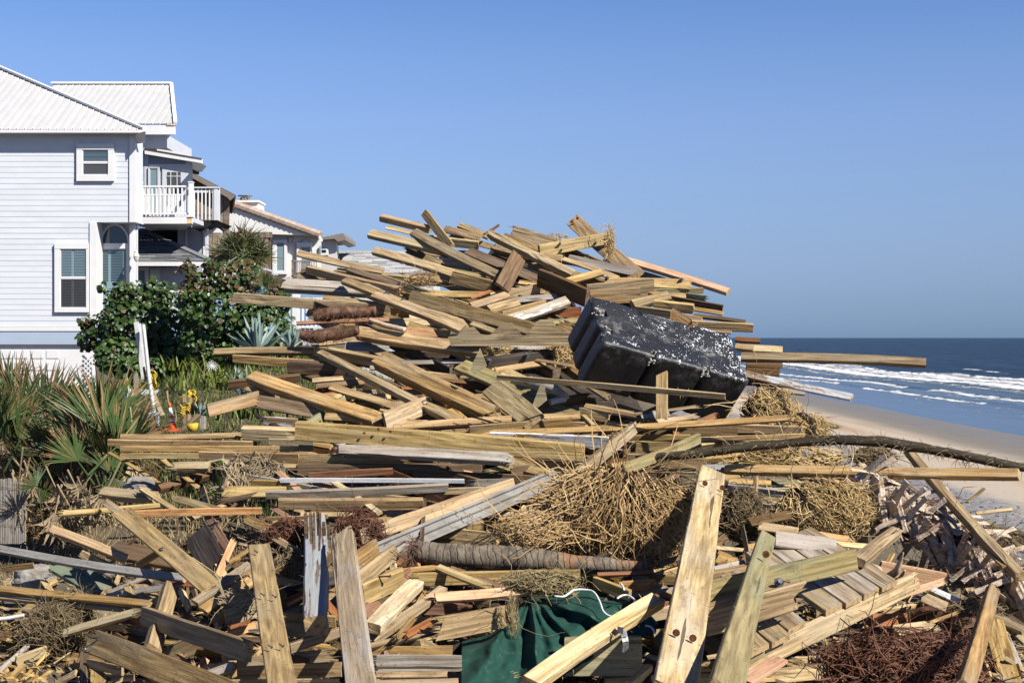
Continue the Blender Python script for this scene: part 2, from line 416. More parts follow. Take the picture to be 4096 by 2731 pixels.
def sea_s(x, y): return x + 5.5 * mn.noise(Vector((0, y * .012, 1))) + 1.6 * mn.noise(Vector((3, y * .05, 1)))
def crest(s, c, w1, w2, h):
    d = s - c; return h * math.exp(-(d / (w1 if d < 0 else w2)) ** 2)
def sea_z(x, y):
    if x > 190: return 0.0
    s = sea_s(x, y)
    k = .55 + .9 * mn.noise(Vector((7, y * .03, 4)))
    z = crest(s, 60, .8, 3.2, 1.05 * max(.15, min(1, k)))
    z += crest(s, 43.5, .6, 1.8, .22) + crest(s, 38, .5, 1.6, .17) + crest(s, 78, 2.5, 3, .30 * max(0, k)) + crest(s, 98, 3, 4, .4 * max(0, 1 - k))
    z += .07 * mn.noise(Vector((x * .25, y * .10, 0))) * sst(x, 28, 45) + .05 * mn.noise(Vector((x * .7, y * .3, 0))) * sst(x, 28, 50)
    return z
def foam(x, y):
    s = sea_s(x, y); k = .55 + .9 * mn.noise(Vector((7, y * .03, 4)))
    f = 0
    f = max(f, crest(s, 59.2, 1.6, .9, .50 + .55 * min(1, max(0, k + .25))))
    f = max(f, crest(s, 55.0, 3.2, 3.8, .86))
    f = max(f, crest(s, 50, 2.6, 2.4, .52))
    f = max(f, crest(s, 42.6, .9, .5, .85 if mn.noise(Vector((2, y * .05, 8))) > -.25 else .35), crest(s, 41, 1.8, 1, .42))
    f = max(f, crest(s, 37.3, .7, .45, .80 if mn.noise(Vector((4, y * .06, 2))) > -.1 else .2), crest(s, 36, 1.6, 1, .38))
    f = max(f, crest(s, 33, 1.0, .7, .36), crest(x + 1.2 * mn.noise(Vector((1, y * .1, 1))), 27.0, 1.0, .8, .42))
    f = max(f, crest(s, 77, .5, .5, .9 if mn.noise(Vector((9, y * .02, 2))) > .22 else 0), crest(s, 97, .8, .6, .9 if mn.noise(Vector((5, y * .02, 7))) > .3 else 0))
    return f
m, nt, b = newmat('sea water')
tc = N(nt, 'ShaderNodeTexCoord'); v = tc.outputs['Object']; sp = N(nt, 'ShaderNodeSeparateXYZ'); nt.links.new(v, sp.inputs[0])
at_ = N(nt, 'ShaderNodeAttribute', attribute_name='foam')
fn = noise(nt, mapping(nt, v, (1.3, .30, 1)), 1, 8, .78)
fm = smooth_(nt, math_(nt, 'ADD', at_.outputs['Fac'], math_(nt, 'MULTIPLY', math_(nt, 'SUBTRACT', fn, .5), 2.3)), .50, .66)
deep = mixc(nt, smooth_(nt, noise(nt, mapping(nt, v, (.16, .035, 1)), 1, 7, .72), .38, .62), (.007, .022, .046), (.018, .042, .078))
shal = mixc(nt, noise(nt, mapping(nt, v, (.15, .03, 1)), 1, 4, .6), (.062, .10, .148), (.09, .135, .18))
wc = mixc(nt, smooth_(nt, sp.outputs[0], 38, 62), shal, deep)
wc = mixc(nt, smooth_(nt, math_(nt, 'MULTIPLY', crest_ := at_.outputs['Fac'], 1.0), .1, .5, 0, .25), wc, (.13, .16, .14))
col = mixc(nt, fm, wc, (.68, .69, .70))
df = N(nt, 'ShaderNodeBsdfDiffuse'); gl = N(nt, 'ShaderNodeBsdfGlossy'); fz = N(nt, 'ShaderNodeFresnel'); fz.inputs[0].default_value = 1.33
nt.links.new(col, df.inputs[0]); gl.inputs['Roughness'].default_value = .22
mxs = N(nt, 'ShaderNodeMixShader'); nt.links.new(df.outputs[0], mxs.inputs[1]); nt.links.new(gl.outputs[0], mxs.inputs[2]); nt.links.new(mxs.outputs[0], nt.nodes['Material Output'].inputs[0])
# a choppy sea turns only part of its surface to the low sky
refl = math_(nt, 'MULTIPLY', math_(nt, 'MULTIPLY', fz.outputs[0], smooth_(nt, sp.outputs[0], 30, 60, .95, .33)), math_(nt, 'SUBTRACT', 1.0, fm))
nt.links.new(refl, mxs.inputs[0])
w1 = noise(nt, mapping(nt, v, (.45, .16, 1)), 1, 6, .62); w2 = noise(nt, mapping(nt, v, (.06, .02, 1)), 1, 3, .5)
hh = math_(nt, 'ADD', math_(nt, 'MULTIPLY', w1, 1.0), math_(nt, 'MULTIPLY', w2, 2.2))
nearf = smooth_(nt, sp.outputs[0], 28, 60, .12, 1.0)
hh = math_(nt, 'MULTIPLY', hh, nearf)
hh = math_(nt, 'ADD', hh, math_(nt, 'MULTIPLY', fm, .12))
bump(nt, b, hh, 1.0, 1.0); bn_ = b.inputs['Normal'].links[0].from_socket
for q_ in (df, gl, fz): nt.links.new(bn_, q_.inputs['Normal'])
M['sea'] = m
wx = axis([(17, 70, .4), (70, 120, 1.2), (120, 200, 4), (200, 1000, 80), (1000, 20000, 3000)])
wy = axis([(-40, 60, 10), (60, 160, .8), (160, 320, 1.6), (320, 700, 6), (700, 2000, 60), (2000, 22000, 3000)])
sea = sheet('sea', wx, wy, sea_z, M['sea'], foam)

# ---------------------------------------------------------------- mound of rubbish under the timbers, coloured dark to stand for shade
LB = [(440, 950, 1380), (500, 900, 1440), (600, 780, 1560), (700, 720, 1630), (800, 700, 1700), (900, 680, 1760), (1000, 480, 1800), (1100, 180, 1900), (1200, 30, 2130), (1300, -80, 2300), (1400, -140, 2420), (1568, -260, 2600), (1900, -400, 2800)]
def mound_z(x, y):
    if y < 6.4: y_ = 6.4
    else: y_ = y
    if y_ < 19:
        dpy = float(np.interp(y_, DD[::-1], DY[::-1]))
        zt = CAM_Z + (HOR * 2352 / 4096 - dpy) / 3266.7 * y_
    else: dpy = 440; zt = 7.3 - (y_ - 19) * 1.1
    if dpy > 1100: zt -= .25 * sst((dpy), 1100, 1300)
    ys = [a[0] for a in LB]
    xl = (float(np.interp(dpy, ys, [a[1] for a in LB])) - 1176) / 3267 * y_
    xr = (float(np.interp(dpy, ys, [a[2] for a in LB])) - 1176) / 3267 * y_
    k = sst(x, xl - .1, xl + 1.1) * (1 - sst(x, xr - 1.1, xr + .1))
    g = ground_z(x, y)
    z = g - .3 + (max(zt - .75, g - .28) - g + .3) * k
    return z + .12 * mn.noise(Vector((x * 1.6, y * 1.6, 0))) + .06 * mn.noise(Vector((x * 4, y * 4, 0)))
m, nt, b = newmat('soil with painted gap shade')
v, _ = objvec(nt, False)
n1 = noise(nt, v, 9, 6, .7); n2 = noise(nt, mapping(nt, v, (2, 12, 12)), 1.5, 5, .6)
nt.links.new(mixc(nt, smooth_(nt, n2, .5, .7), mixc(nt, n1, (.012, .009, .006), (.05, .034, .02)), (.10, .07, .04)), b.inputs['Base Color'])  # near-black tones put the deep shade of the gaps into the colour
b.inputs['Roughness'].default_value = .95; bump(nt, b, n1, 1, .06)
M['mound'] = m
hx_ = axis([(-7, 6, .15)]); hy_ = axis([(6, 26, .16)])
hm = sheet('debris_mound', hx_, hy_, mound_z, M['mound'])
hm['kind'] = 'stuff'; hm['label'] = 'soil and splinters beneath the timber pile, painted near black as gap shade'

# ---------------------------------------------------------------- houses
def fbox(mb, f, x0, y0, x1, y1, D, t=.1, m=0, proud=0):
    A = at(f, x0, y1, D); B = at(f, x1, y0, D)
    mb.box((A.x, D - proud, A.z), (B.x, D - proud + t, B.z), m)
def fobj(name, f, x0, y0, x1, y1, D, t, mat, parent, proud=0):
    mb = MB(); fbox(mb, f, x0, y0, x1, y1, D, t, 0, proud); return mb.obj(name, mat, parent)
def fpoly(mb, f, pts, D, ext, m=0):
    mb.prism([at(f, x, y, D) for x, y in pts], ext, m)
def courses(parent, f, y0, y1, n, D, spans, mat, name='siding_board'):
    """lapped boards between y0 and y1, each with its lower edge proud; spans(yc) lists the x intervals left free"""
    h = (y1 - y0) / n
    for i in range(n):
        a, b_ = y0 + i * h, y0 + (i + 1) * h
        mb = MB()
        for (xa, xb) in spans((a + b_) / 2):
            A = at(f, xa, b_, D); B = at(f, xb, a, D)
            jt = .002 * R.random()
            lo = .011 + jt; hi = .006
            V = [(A.x, D - lo, A.z), (B.x, D - lo, A.z), (B.x, D - hi, B.z), (A.x, D - hi, B.z), (A.x, D + .04, A.z), (B.x, D + .04, A.z), (B.x, D + .04, B.z), (A.x, D + .04, B.z)]
            mb.add(V, [(0, 1, 2, 3), (1, 5, 6, 2), (4, 7, 6, 5), (0, 3, 7, 4), (0, 4, 5, 1), (3, 2, 6, 7)])
        if mb.v: mb.obj(name, mat, parent)
def window(parent, f, outer, panes, D, pane_mats, trimmat, depth_=.08, name='window'):
    x0, y0, x1, y1 = outer
    px0 = min(p[0] for p in panes); px1 = max(p[2] for p in panes); py0 = min(p[1] for p in panes); py1 = max(p[3] for p in panes)
    fr_ = MB()                                   # casing of four boards
    fbox(fr_, f, x0, y0, x1, py0, D, depth_ + .05, 0, depth_); fbox(fr_, f, x0, py1, x1, y1, D, depth_ + .05, 0, depth_)
    fbox(fr_, f, x0, py0, px0, py1, D, depth_ + .045, 0, depth_ - .005); fbox(fr_, f, px1, py0, x1, py1, D, depth_ + .045, 0, depth_ - .005)
    w = fr_.obj(name, trimmat, parent)
    for p, pm in zip(panes, pane_mats):
        g = MB(); fbox(g, f, p[0], p[1], p[2], p[3], D, .03, 0, .040); g.obj('pane', pm, w)
    sash = MB()
    for p in panes:
        e = 7
        fbox(sash, f, p[0], p[1], p[2], p[1] + e, D, .03, 0, .058); fbox(sash, f, p[0], p[3] - e, p[2], p[3], D, .03, 0, .058)
        fbox(sash, f, p[0], p[1] + e, p[0] + e, p[3] - e, D, .028, 0, .056); fbox(sash, f, p[2] - e, p[1] + e, p[2], p[3] - e, D, .028, 0, .056)
    if len(panes) > 1:
        ps = sorted(panes, key=lambda q: q[1])
        fbox(sash, f, px0, ps[0][3], px1, ps[1][1], D, .04, 0, .062)
    sash.obj('sash', trimmat, w)
    return w
def ribbed_roof(parent, P0, U, Vd, n, wpan, clip, mat, name='roof_panel'):
    """n metal panels laid side by side along U from P0; clip(u) gives the length up the slope"""
    P0 = Vector(P0); U = Vector(U).normalized(); Vd = Vector(Vd).normalized(); nn = U.cross(Vd).normalized()
    if nn.z < 0: nn = -nn
    for i in range(n):
        a, b_ = i * wpan, (i + 1) * wpan
        la0, la1 = clip(a); lb0, lb1 = clip(b_)
        if la1 - la0 < .02 and lb1 - lb0 < .02: continue
        mb = MB()
        prof = [(a + .012, 0), (a + .012, .0), (b_ - .035, 0), (b_ - .03, .022), (b_ - .008, .022), (b_, 0)]
        for mid in (.33, .66): prof.insert(2 if mid == .33 else 3, (a + wpan * mid, .006))
        T = []; B = []
        for (u, h) in prof:
            t = (u - a) / wpan
            l0 = la0 + (lb0 - la0) * t; l1 = la1 + (lb1 - la1) * t
            B.append(P0 + U * u + Vd * l0 + nn * h); T.append(P0 + U * u + Vd * max(l1, l0) + nn * h)
        k = len(prof); F = [(j, j + 1, k + j + 1, k + j) for j in range(k - 1)]
        mb.add(B + T, F)
        mb.add([p - nn * .02 for p in B] + [p - nn * .02 for p in T], [(f_[3], f_[2], f_[1], f_[0]) for f_ in F])
        rows = int(max(la1, lb1) / .42)
        o = mb.obj(name, mat, parent)
        sc = MB()
        for r_ in range(rows):
            p = P0 + U * (b_ - .09) + Vd * (.3 + r_ * .42) + nn * .004
            if .3 + r_ * .42 < min(la1, lb1) - .05 and .3 + r_ * .42 > max(la0, lb0): sc.bar(p - U * .010, p + U * .010, .010, .006, nn)
        if sc.v: sc.obj('screw_row', M['greywhite'], o)['kind'] = 'stuff'

# -- the pale blue house at the left edge
D1 = 34.0
H1 = thing('beach_house', 'large pale blue clapboard house with white metal roof at the left edge', 'house', (-12, D1, 3.5))
def spans1(y):
    if y < 1497: return [(-900, 1197)]
    return [(-900, 830)]
courses(H1, '1', 683, 1497, 16, D1, spans1, M['siding'])
courses(H1, '2', 206, 1165, 19, D1, lambda y: [(-900, 830)], M['siding'])
core = MB()
A = at('2', -900, 1330, D1 + .05); B = at('1', 1250, 655, D1 + .05)
core.box((A.x, D1 + .05, at('1', 0, 1497, D1).z), (B.x, D1 + .74, B.z)); core.box((A.x, D1 + .05, A.z), (at('2', 835, 0, D1).x, D1 + .74, at('1', 0, 1497, D1).z - .002))
core.obj('wall', M['siding'], H1)
fobj('corner_board', '1', 1199, 683, 1256, 1497, D1, .09, M['trim'], H1, .045)
fobj('eave_soffit', '1', -900, 672, 1290, 683, D1 - .22, .26, M['greywhite'], H1)
fobj('gutter', '1', -900, 645, 1338, 672, D1 - .34, .12, M['trim'], H1)
fobj('skirt_board', '2', -900, 1167, 835, 1208, D1, .09, M['trim'], H1, .05)
fobj('blue_band', '2', -900, 1211, 1235, 1330, D1, .10, M['band'], H1, .03)
# garage door wall beneath
gw = MB(); fbox(gw, '7', -900, 66, 860, 760, D1 + .06, .2); gwo = gw.obj('garage_door', M['trim'], H1)
for r_ in range(4):
    for c_ in range(5):
        fobj('door_panel', '7', -150 + c_ * 145, 118 + r_ * 110, -35 + c_ * 145, 190 + r_ * 110, D1 + .06, .03, M['trim'], gwo, .015)
lat = MB()
for i in range(9):
    lat.bar(at('7', 770, 150 + i * 45, D1 + .03), at('7', 860, 240 + i * 45, D1 + .03), .03, .015, (0, 1, 0)); lat.bar(at('7', 860, 150 + i * 45, D1 + .015), at('7', 770, 240 + i * 45, D1 + .015), .03, .015, (0, 1, 0))
lat.obj('lattice', M['trim'], H1)
# windows
w = window(H1, '1', (715, 778, 1060, 1120), [(768, 832, 1006, 944), (768, 954, 1006, 1064)], D1, [M['glass'], M['screen']], M['trim'])
for i in range(7): fobj('blind_slat', '1', 780, 852 + i * 12, 996, 856 + i * 12, D1, .01, M['shutter'], w, .048)
w = window(H1, '2', (512, 400, 825, 1035), [(563, 452, 803, 713), (561, 724, 803, 996)], D1, [M['shutter'], M['screen']], M['trim'])
for i in range(36):
    for (xa, xb) in ((578, 668), (694, 790)):
        mb = MB(); A = at('2', xa, 470 + i * 14.2, D1); B = at('2', xb, 462 + i * 14.2, D1)
        mb.bar((A.x, D1 - .046, A.z), (B.x, D1 - .046, A.z), .012, .014); mb.obj('louvre', M['shutter'] if i < 17 else M['screen'], w)
# recessed bay with the arched window
DB = D1 + .55
fobj('corner_board', '2', 832, 206, 893, 1170, D1, .60, M['trim'], H1, .04)
rec = MB()
rec.prism([at('2', 893, 1170, D1), at('2', 893, 206, D1), at('2', 940, 206, DB), at('2', 940, 1170, DB)], (-.02, .02, 0)); rec.obj('bay_side', M['trim'], H1)
fobj('bay_wall', '2', 900, 180, 1262, 1200, DB, .12, M['siding'], H1)
fobj('bay_ceiling', '1', 835, 1490, 1256, 1497, D1 + .02, .7, M['trim'], H1)
fobj('bay_post', '2', 1196, 206, 1238, 1330, D1 + .35, .14, M['trim'], H1)
def arc(f, cx, cy, rx, ry, D, n=20): return [at(f, cx + rx * math.cos(math.pi * i / n), cy - ry * math.sin(math.pi * i / n), D) for i in range(n + 1)]
aw = MB(); aw.prism(arc('2', 1060, 400, 118, 163, DB - .03), (0, .03, 0)); ar = aw.obj('arched_window', M['glass'], H1)
fr_ = MB(); a1 = arc('2', 1060, 400, 118, 163, DB - .06); a2 = arc('2', 1060, 400, 134, 182, DB - .06)
for i in range(20): fr_.prism([a1[i], a2[i], a2[i + 1], a1[i + 1]], (0, .06, 0))
fr_.obj('frame', M['trim'], ar)
w = window(H1, '2', (925, 402, 1200, 1100), [(945, 450, 1178, 1040)], DB, [M['shutter']], M['trim'], .08)
for i in range(20):
    for (xa, xb) in ((952, 1005), (1030, 1140)):
        A = at('2', xa, 470 + i * 14.5, DB); B = at('2', xb, 470 + i * 14.5, DB)
        mb = MB(); mb.bar((A.x, DB - .046, A.z), (B.x, DB - .046, A.z), .008, .017); mb.obj('louvre', M['glass'], w)
# front hip roof
E0 = at('1', -900, 640, D1 - .3); E1 = at('1', 1345, 648, D1 - .3); UP = at('1', 0, 80, 37.2)
U = (E1 - E0).normalized()
slope = Vector((0, 37.2 - (D1 - .3), UP.z - E0.z)); SL = slope.length
Ltot = (E1 - E0).length; run = E1.x - UP.x
pw = (at('1', 35 + 74, 640, D1 - .3) - at('1', 35, 640, D1 - .3)).length
npan = int(Ltot / pw) + 1
off0 = Ltot - npan * pw
def clip1(u):
    uu = u + off0
    return (0, max(0, min(SL * 1.25, (Ltot - uu) / run * SL)))
ribbed_roof(H1, E0 + U * off0, U, slope, npan, pw, clip1, M['roofw'])
hipc = MB(); hipc.bar(E1 + Vector((-.02, 0, .03)), UP + (UP - E1) * .25 + Vector((0, 0, .05)), .14, .05); hipc.obj('hip_cap', M['trim'], H1)
# rear gable roof
DE = 38.5; DR = 41.5
G0 = at('1', 150, 592, DE); G1 = at('1', 1612, 592, DE); G2 = at('1', 1575, 226, DR)
slope2 = Vector((0, DR - DE, G2.z - G1.z)); S2 = slope2.length
wid = G1.x - G0.x; p2 = pw * 1.06; n2_ = int(wid / p2)
ribbed_roof(H1, G1 - Vector((n2_ * p2, 0, 0)), (1, 0, 0), slope2, n2_, p2, lambda u: (0, max(0, min(S2, (n2_ * p2 - u) / .80 * S2))), M['roofw'])
rc = MB(); rc.bar(Vector((G0.x, DR, G2.z + .03)), Vector((G2.x + .03, DR, G2.z + .03)), .2, .06); rc.bar(G1 + Vector((.02, 0, .02)), Vector((G2.x + .02, DR, G2.z + .02)), .1, .08); rc.obj('ridge_cap', M['trim'], H1)
fobj('fascia_board', '1', 900, 600, 1612, 688, DE + .02, .12, M['trim'], H1)
fobj('rust_edge', '1', 1540, 594, 1614, 603, DE - .01, .03, M['rust'], H1)
fobj('soffit_box', '1', 1180, 689, 1540, 810, DE + .35, 3.0, M['greywhite'], H1)
gb = MB(); gb.prism([Vector((G1.x - .1, DE + .1, G1.z - .2)), Vector((G2.x - .1, DR, G2.z - .08)), Vector((2 * G2.x - G1.x - .15, 2 * DR - DE, G1.z - .2))], (-.1, 0, 0)); gb.obj('gable_end', M['greywhite'], H1)
ud = MB(); ud.prism([at('1', 1255, 683, D1 - .3), at('1', 1335, 660, D1 - .5), at('1', 1330, 760, D1 + .1), at('1', 1256, 770, D1 + .1)], (0, .1, 0)); ud.obj('eave_return', M['greywhite'], H1)

# wall lamp
lp = thing('wall_lantern', 'cream coach lantern with ribbed glass hanging beside the arched window', 'lamp', at('2', 1258, 560, D1 + .1))
mb = MB(); q = [at('2', 1258, y, D1 + .1) for y in (462, 480, 495, 518, 524)]
mb.tube(q, [.012, .03, .05, .075, .08], 10); mb.bar(at('2', 1238, 478, D1 + .25), at('2', 1262, 478, D1 + .1), .02, .02); mb.obj('hood', plain('cream paint', (.74, .70, .55)), lp)
mb = MB(); mb.tube([at('2', 1258, y, D1 + .1) for y in (525, 548, 566, 572)], [.07, .055, .03, .01], 10); mb.obj('glass', plain('frosted glass', (.6, .62, .6), .2), lp)

# -- second house with the white balcony
D2 = 37.0
H2 = thing('balcony_house', 'narrow grey blue house with a white railed balcony behind the blue house', 'house', at('2', 1500, 900, D2))
courses(H2, '1', 812, 1500, 14, D2, lambda y: [(1256, 1334)], M['greysiding'])
mb = MB(); fpoly(mb, '1', [(1336, 1500), (1336, 850), (1775, 905), (1775, 1500)], D2 + .03, (-.75, 3, 0)); fbox(mb, '1', 1180, 812, 1336, 1500, D2 + .042, 3); mb.obj('wall', M['greysiding'], H2)
fobj('corner_board', '1', 1334, 860, 1368, 1500, D2, .05, M['greywhite'], H2, .02); fobj('corner_board', '1', 1716, 915, 1775, 1500, D2, .05, M['greywhite'], H2, .02)
fobj('head_trim', '1', 1368, 962, 1716, 992, D2, .05, M['greywhite'], H2, .015)
window(H2, '1', (1372, 992, 1476, 1450), [(1384, 1000, 1462, 1436)], D2, [M['shutter']], M['greywhite'], .07)
d_ = MB(); fbox(d_, '1', 1500, 992, 1716, 1450, D2, .05, 0, .02); dr = d_.obj('door', M['greywhite'], H2)
fobj('pane', '1', 1548, 1036, 1670, 1345, D2, .02, M['screen'], dr, .035)
mb = MB()
for x_ in (1576, 1634): fbox(mb, '1', x_, 1036, x_ + 7, 1345, D2, .02, 0, .045)
for y_ in (1072, 1300): fbox(mb, '1', 1548, y_, 1670, y_ + 7, D2, .02, 0, .048)
mb.obj('muntin', M['greywhite'], dr)
mb = MB(); mb.prism([at('1', 1334, 818, D2 - .22), at('1', 1862, 912, D2 - .22), at('1', 1860, 952, D2 - .22), at('1', 1336, 868, D2 - .22)], (0, .12, 0)); mb.obj('fascia_board', M['trim'], H2)
mb = MB(); mb.prism([at('1', 1330, 815, D2 - .24), at('1', 1864, 908, D2 - .24), at('1', 1864, 918, D2 - .24), at('1', 1330, 824, D2 - .24)], (-.85, 3.5, 0)); mb.obj('roof', M['brownroof'], H2)
mb = MB(); mb.prism([at('1', 1450, 822, D2 + .2), at('1', 1702, 858, D2 + .2), at('1', 1698, 884, D2 + .2), at('1', 1445, 848, D2 + .2)], (0, 1, 0)); mb.obj('roof_curb', M['trim'], H2)
mb = MB(); mb.prism([at('1', 1775, 945, D2 - .6), at('1', 1860, 955, D2 - .6), at('1', 1815, 1010, D2 - .1), at('1', 1775, 1005, D2 - .1)], (0, .6, 0)); mb.obj('soffit', M['greywhite'], H2)

# balcony
DBa = 35.6
BL = thing('balcony', 'white balcony with baluster railing and rust stained edge, on the house side', 'balcony', at('1', 1500, 1500, DBa))
fobj('deck_edge', '1', 1240, 1450, 1772, 1510, DBa, .12, M['trim'], BL)
dk = MB(); dk.box((at('1', 1240, 0, DBa).x, DBa + .12, at('1', 0, 1510, DBa).z + .05), (at('1', 1772, 0, DBa).x, D2 - .06, at('1', 0, 1450, DBa).z)); dk.obj('floor', M['greywhite'], BL)
jo = MB()
for i in range(6): fbox(jo, '1', 1240, 1515 + i * 9, 1765 - i * 12, 1517 + i * 9, DBa + .2 + i * .2, .1)
jo.obj('underside_boards', M['greywhite'], BL)
for (xa, xb) in ((1262, 1308), (1730, 1772)): fobj('rust_stain', '1', xa, 1453, xb, 1508, DBa, .01, M['rust'], BL, .004)
for xa in (1270, 1742):
    mb = MB(); fbox(mb, '1', xa, 1128, xa + 34, 1448, DBa, .17, 0, .02); fbox(mb, '1', xa - 4, 1122, xa + 38, 1132, DBa, .2, 0, .035); fbox(mb, '1', xa - 5, 1434, xa + 39, 1449, DBa, .2, 0, .036); mb.obj('post', M['white'], BL)
for y_, h_ in ((1158, 16), (1412, 14)): fobj('rail', '1', 1304, y_, 1742, y_ + h_, DBa + .03, .07, M['white'], BL)
fobj('rail', '1', 1304, 1236, 1672, 1248, DBa + .05, .04, M['white'], BL)
for i in range(11): fobj('baluster', '1', 1318 + i * 39.5, 1174, 1331 + i * 39.5, 1412, DBa + .045, .04, M['white'], BL)
mb = MB(); mb.bar(at('1', 1758, 1166, DBa + .1), at('1', 1775, 1166, D2 - .05), .06, .07); mb.bar(at('1', 1758, 1418, DBa + .1), at('1', 1775, 1418, D2 - .05), .06, .06); mb.obj('side_rail', M['white'], BL)
# side and back balusters seen through the front ones
for i in range(12): fobj('baluster', '1', 1342 + i * 34, 1240, 1352 + i * 34, 1440, DBa + 1.0, .04, M['white'], BL)
# grey railing of the next deck
D3 = 37.6
GR = thing('grey_balcony', 'grey weathered balcony with pale balusters right of the white balcony', 'balcony', at('1', 1880, 1480, D3))
fobj('rail', '1', 1776, 1172, 2026, 1184, D3, .14, M['greywhite'], GR, .04); fobj('rail', '1', 1776, 1424, 1990, 1442, D3 + .08, .06, M['greywhite'], GR)
for x_ in (1786, 1822, 1858, 1893, 1928, 1962): fobj('baluster', '1', x_, 1184, x_ + 10, 1474, D3, .04, M['white'], GR)
fobj('post', '1', 1976, 1184, 2012, 1478, D3, .3, M['greywhite'], GR, .02)
mb = MB(); mb.bar(at('1', 1780, 1215, D3 + 1.2), at('1', 1960, 1215, D3 + 1.2), .05, .06); mb.bar(at('1', 1935, 1215, D3 + 1.2), at('1', 1985, 1190, D3 + .2), .05, .06); mb.obj('back_rail', M['greywhite'], GR)
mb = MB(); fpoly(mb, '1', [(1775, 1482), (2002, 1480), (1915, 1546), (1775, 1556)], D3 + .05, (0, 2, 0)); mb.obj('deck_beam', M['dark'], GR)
fobj('support_post', '2', 1893, 255, 1914, 570, D3 + .3, .15, M['greywhite'], GR)

# grey clapboard wing behind, and the low hip roof in front of it
H3 = thing('grey_cottage', 'low grey cottage with dark hip shingle roof beneath the balcony', 'house', at('2', 1600, 900, 36.4))
courses(H3, '2', 240, 575, 11, 38.6, lambda y: [(1640, 1878)], M['greysiding'])
fobj('wall', '2', 1640, 240, 1878, 600, 38.63, .3, M['greysiding'], H3)
fobj('corner_board', '2', 1712, 240, 1732, 480, 38.6, .05, M['greywhite'], H3, .04); fobj('corner_board', '2', 1876, 300, 1892, 575, 38.6, .05, M['trim'], H3, .04)
mb = MB(); fpoly(mb, '2', [(1868, 302), (1868, 262), (1975, 240), (2035, 285), (2030, 303)], 38.3, (0, .3, 0)); mb.obj('eave_end', M['trim'], H3)
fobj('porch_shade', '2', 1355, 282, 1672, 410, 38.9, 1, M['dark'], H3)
# shingle roof, row by row
ea, eb = at('2', 1150, 566, 35.6), at('2', 1955, 572, 35.6)
ta, tb = at('2', 1150, 272, 38.3), at('2', 1300, 276, 38.3)
rows = 22
for i in range(rows):
    t0, t1 = i / rows, (i + 1.25) / rows
    L0, L1 = ea.lerp(ta, t0), ea.lerp(ta, t1); R0, R1 = eb.lerp(tb, t0), eb.lerp(tb, min(1, t1))
    w_ = R0.x - L0.x; n_ = int(w_ / .28); x_ = R.random() * -.2; 
    while x_ < w_ - .05:
        ww = R.choice((.18, .26, .33, .4)); xa, xb = max(0, x_), min(w_, x_ + ww); x_ += ww
        if xb - xa < .03: continue
        if L0.x + xa < -9.4 and False: continue
        mb = MB(); h_ = R.choice((.012, .025, .03))
        kb = (R1.x - L1.x) / w_ if i == rows - 1 else 1
        P = [L0 + Vector((xa, 0, h_)), L0 + Vector((xb, 0, h_)), Vector((min(L0.x + xb, R1.x + .02), L1.y, L1.z)), Vector((min(L0.x + xa, R1.x), L1.y, L1.z))]
        mb.prism(P, (0, 0, -.012)); mb.obj('shingle', M['shingle'], H3)
mb = MB(); mb.bar(eb + Vector((.02, 0, .02)), tb + Vector((0, 0, .03)), .22, .03); mb.obj('hip_cap', M['shingle'], H3)
fobj('fascia_board', '2', 1150, 570, 1952, 608, 35.6, .1, M['trim'], H3)
mb = MB(); mb.add([ea, eb, tb, ta], [(0, 1, 2, 3)]); mb.add([p - Vector((0, 0, .15)) for p in (ea, eb, tb, ta)], [(3, 2, 1, 0)]); mb.obj('roof_deck', M['dark'], H3)
courses(H3, '2', 610, 840, 8, 36.3, lambda y: [(1150, 1880)], M['greysiding'])
fobj('wall', '2', 1150, 605, 1880, 1150, 36.33, .3, M['greysiding'], H3)
window(H3, '2', (1180, 620, 1378, 830), [(1200, 645, 1345, 800)], 36.3, [M['shutter']], M['trim'])
fobj('lattice_frame', '2', 1384, 622, 1478, 830, 36.3, .06, M['greywhite'], H3, .05)
mb = MB()
for i in range(5):
    mb.bar(at('2', 1398 + i * 16, 640, 36.22), at('2', 1398 + i * 16 - 20, 712, 36.22), .03, .012, (0, 1, 0)); mb.bar(at('2', 1385 + i * 16, 640, 36.21), at('2', 1400 + i * 16, 712, 36.21), .03, .012, (0, 1, 0))
mb.obj('lattice', M['trim'], H3)
fobj('rail', '2', 1300, 832, 1760, 850, 35.9, .05, M['white'], H3); 
for i in range(11): fobj('baluster', '2', 1310 + i * 40, 850, 1322 + i * 40, 1100, 35.9, .04, M['white'], H3)
fobj('corner_board', '2', 1768, 616, 1796, 840, 36.3, .06, M['greywhite'], H3, .05)

# -- wooden house
D4 = 41.0
H4 = thing('wooden_house', 'brown weathered vertical board house with steep roof behind the grey railing', 'house', at('1', 1950, 1500, D4))
xe = [1700, 1755, 1812, 1862, 1912, 1960, 2008, 2060, 2116]
for a, b_ in zip(xe[:-1], xe[1:]):
    ya, yb = 1042 + (a - 1775) * .545 + 22, 1042 + (b_ - 1775) * .545 + 22
    mb = MB(); fpoly(mb, '1', [(a + 2, 1800), (a + 2, ya), (b_ - 2, yb), (b_ - 2, 1800)], D4 - R.random() * .02, (0, .04, 0)); mb.obj('wall_board', M['barn'], H4)
mb = MB(); fpoly(mb, '1', [(1600, 1800), (1600, 1000), (1775, 1060), (2114, 1244), (2114, 1800)], D4 + .04, (-.85, 4, 0)); mb.obj('wall', M['barn'], H4)
mb = MB(); fpoly(mb, '1', [(1770, 1036), (2178, 1248), (2160, 1282), (1770, 1064)], D4 - .25, (-1.05, 5, 0)); mb.obj('roof', M['brownroof'], H4)
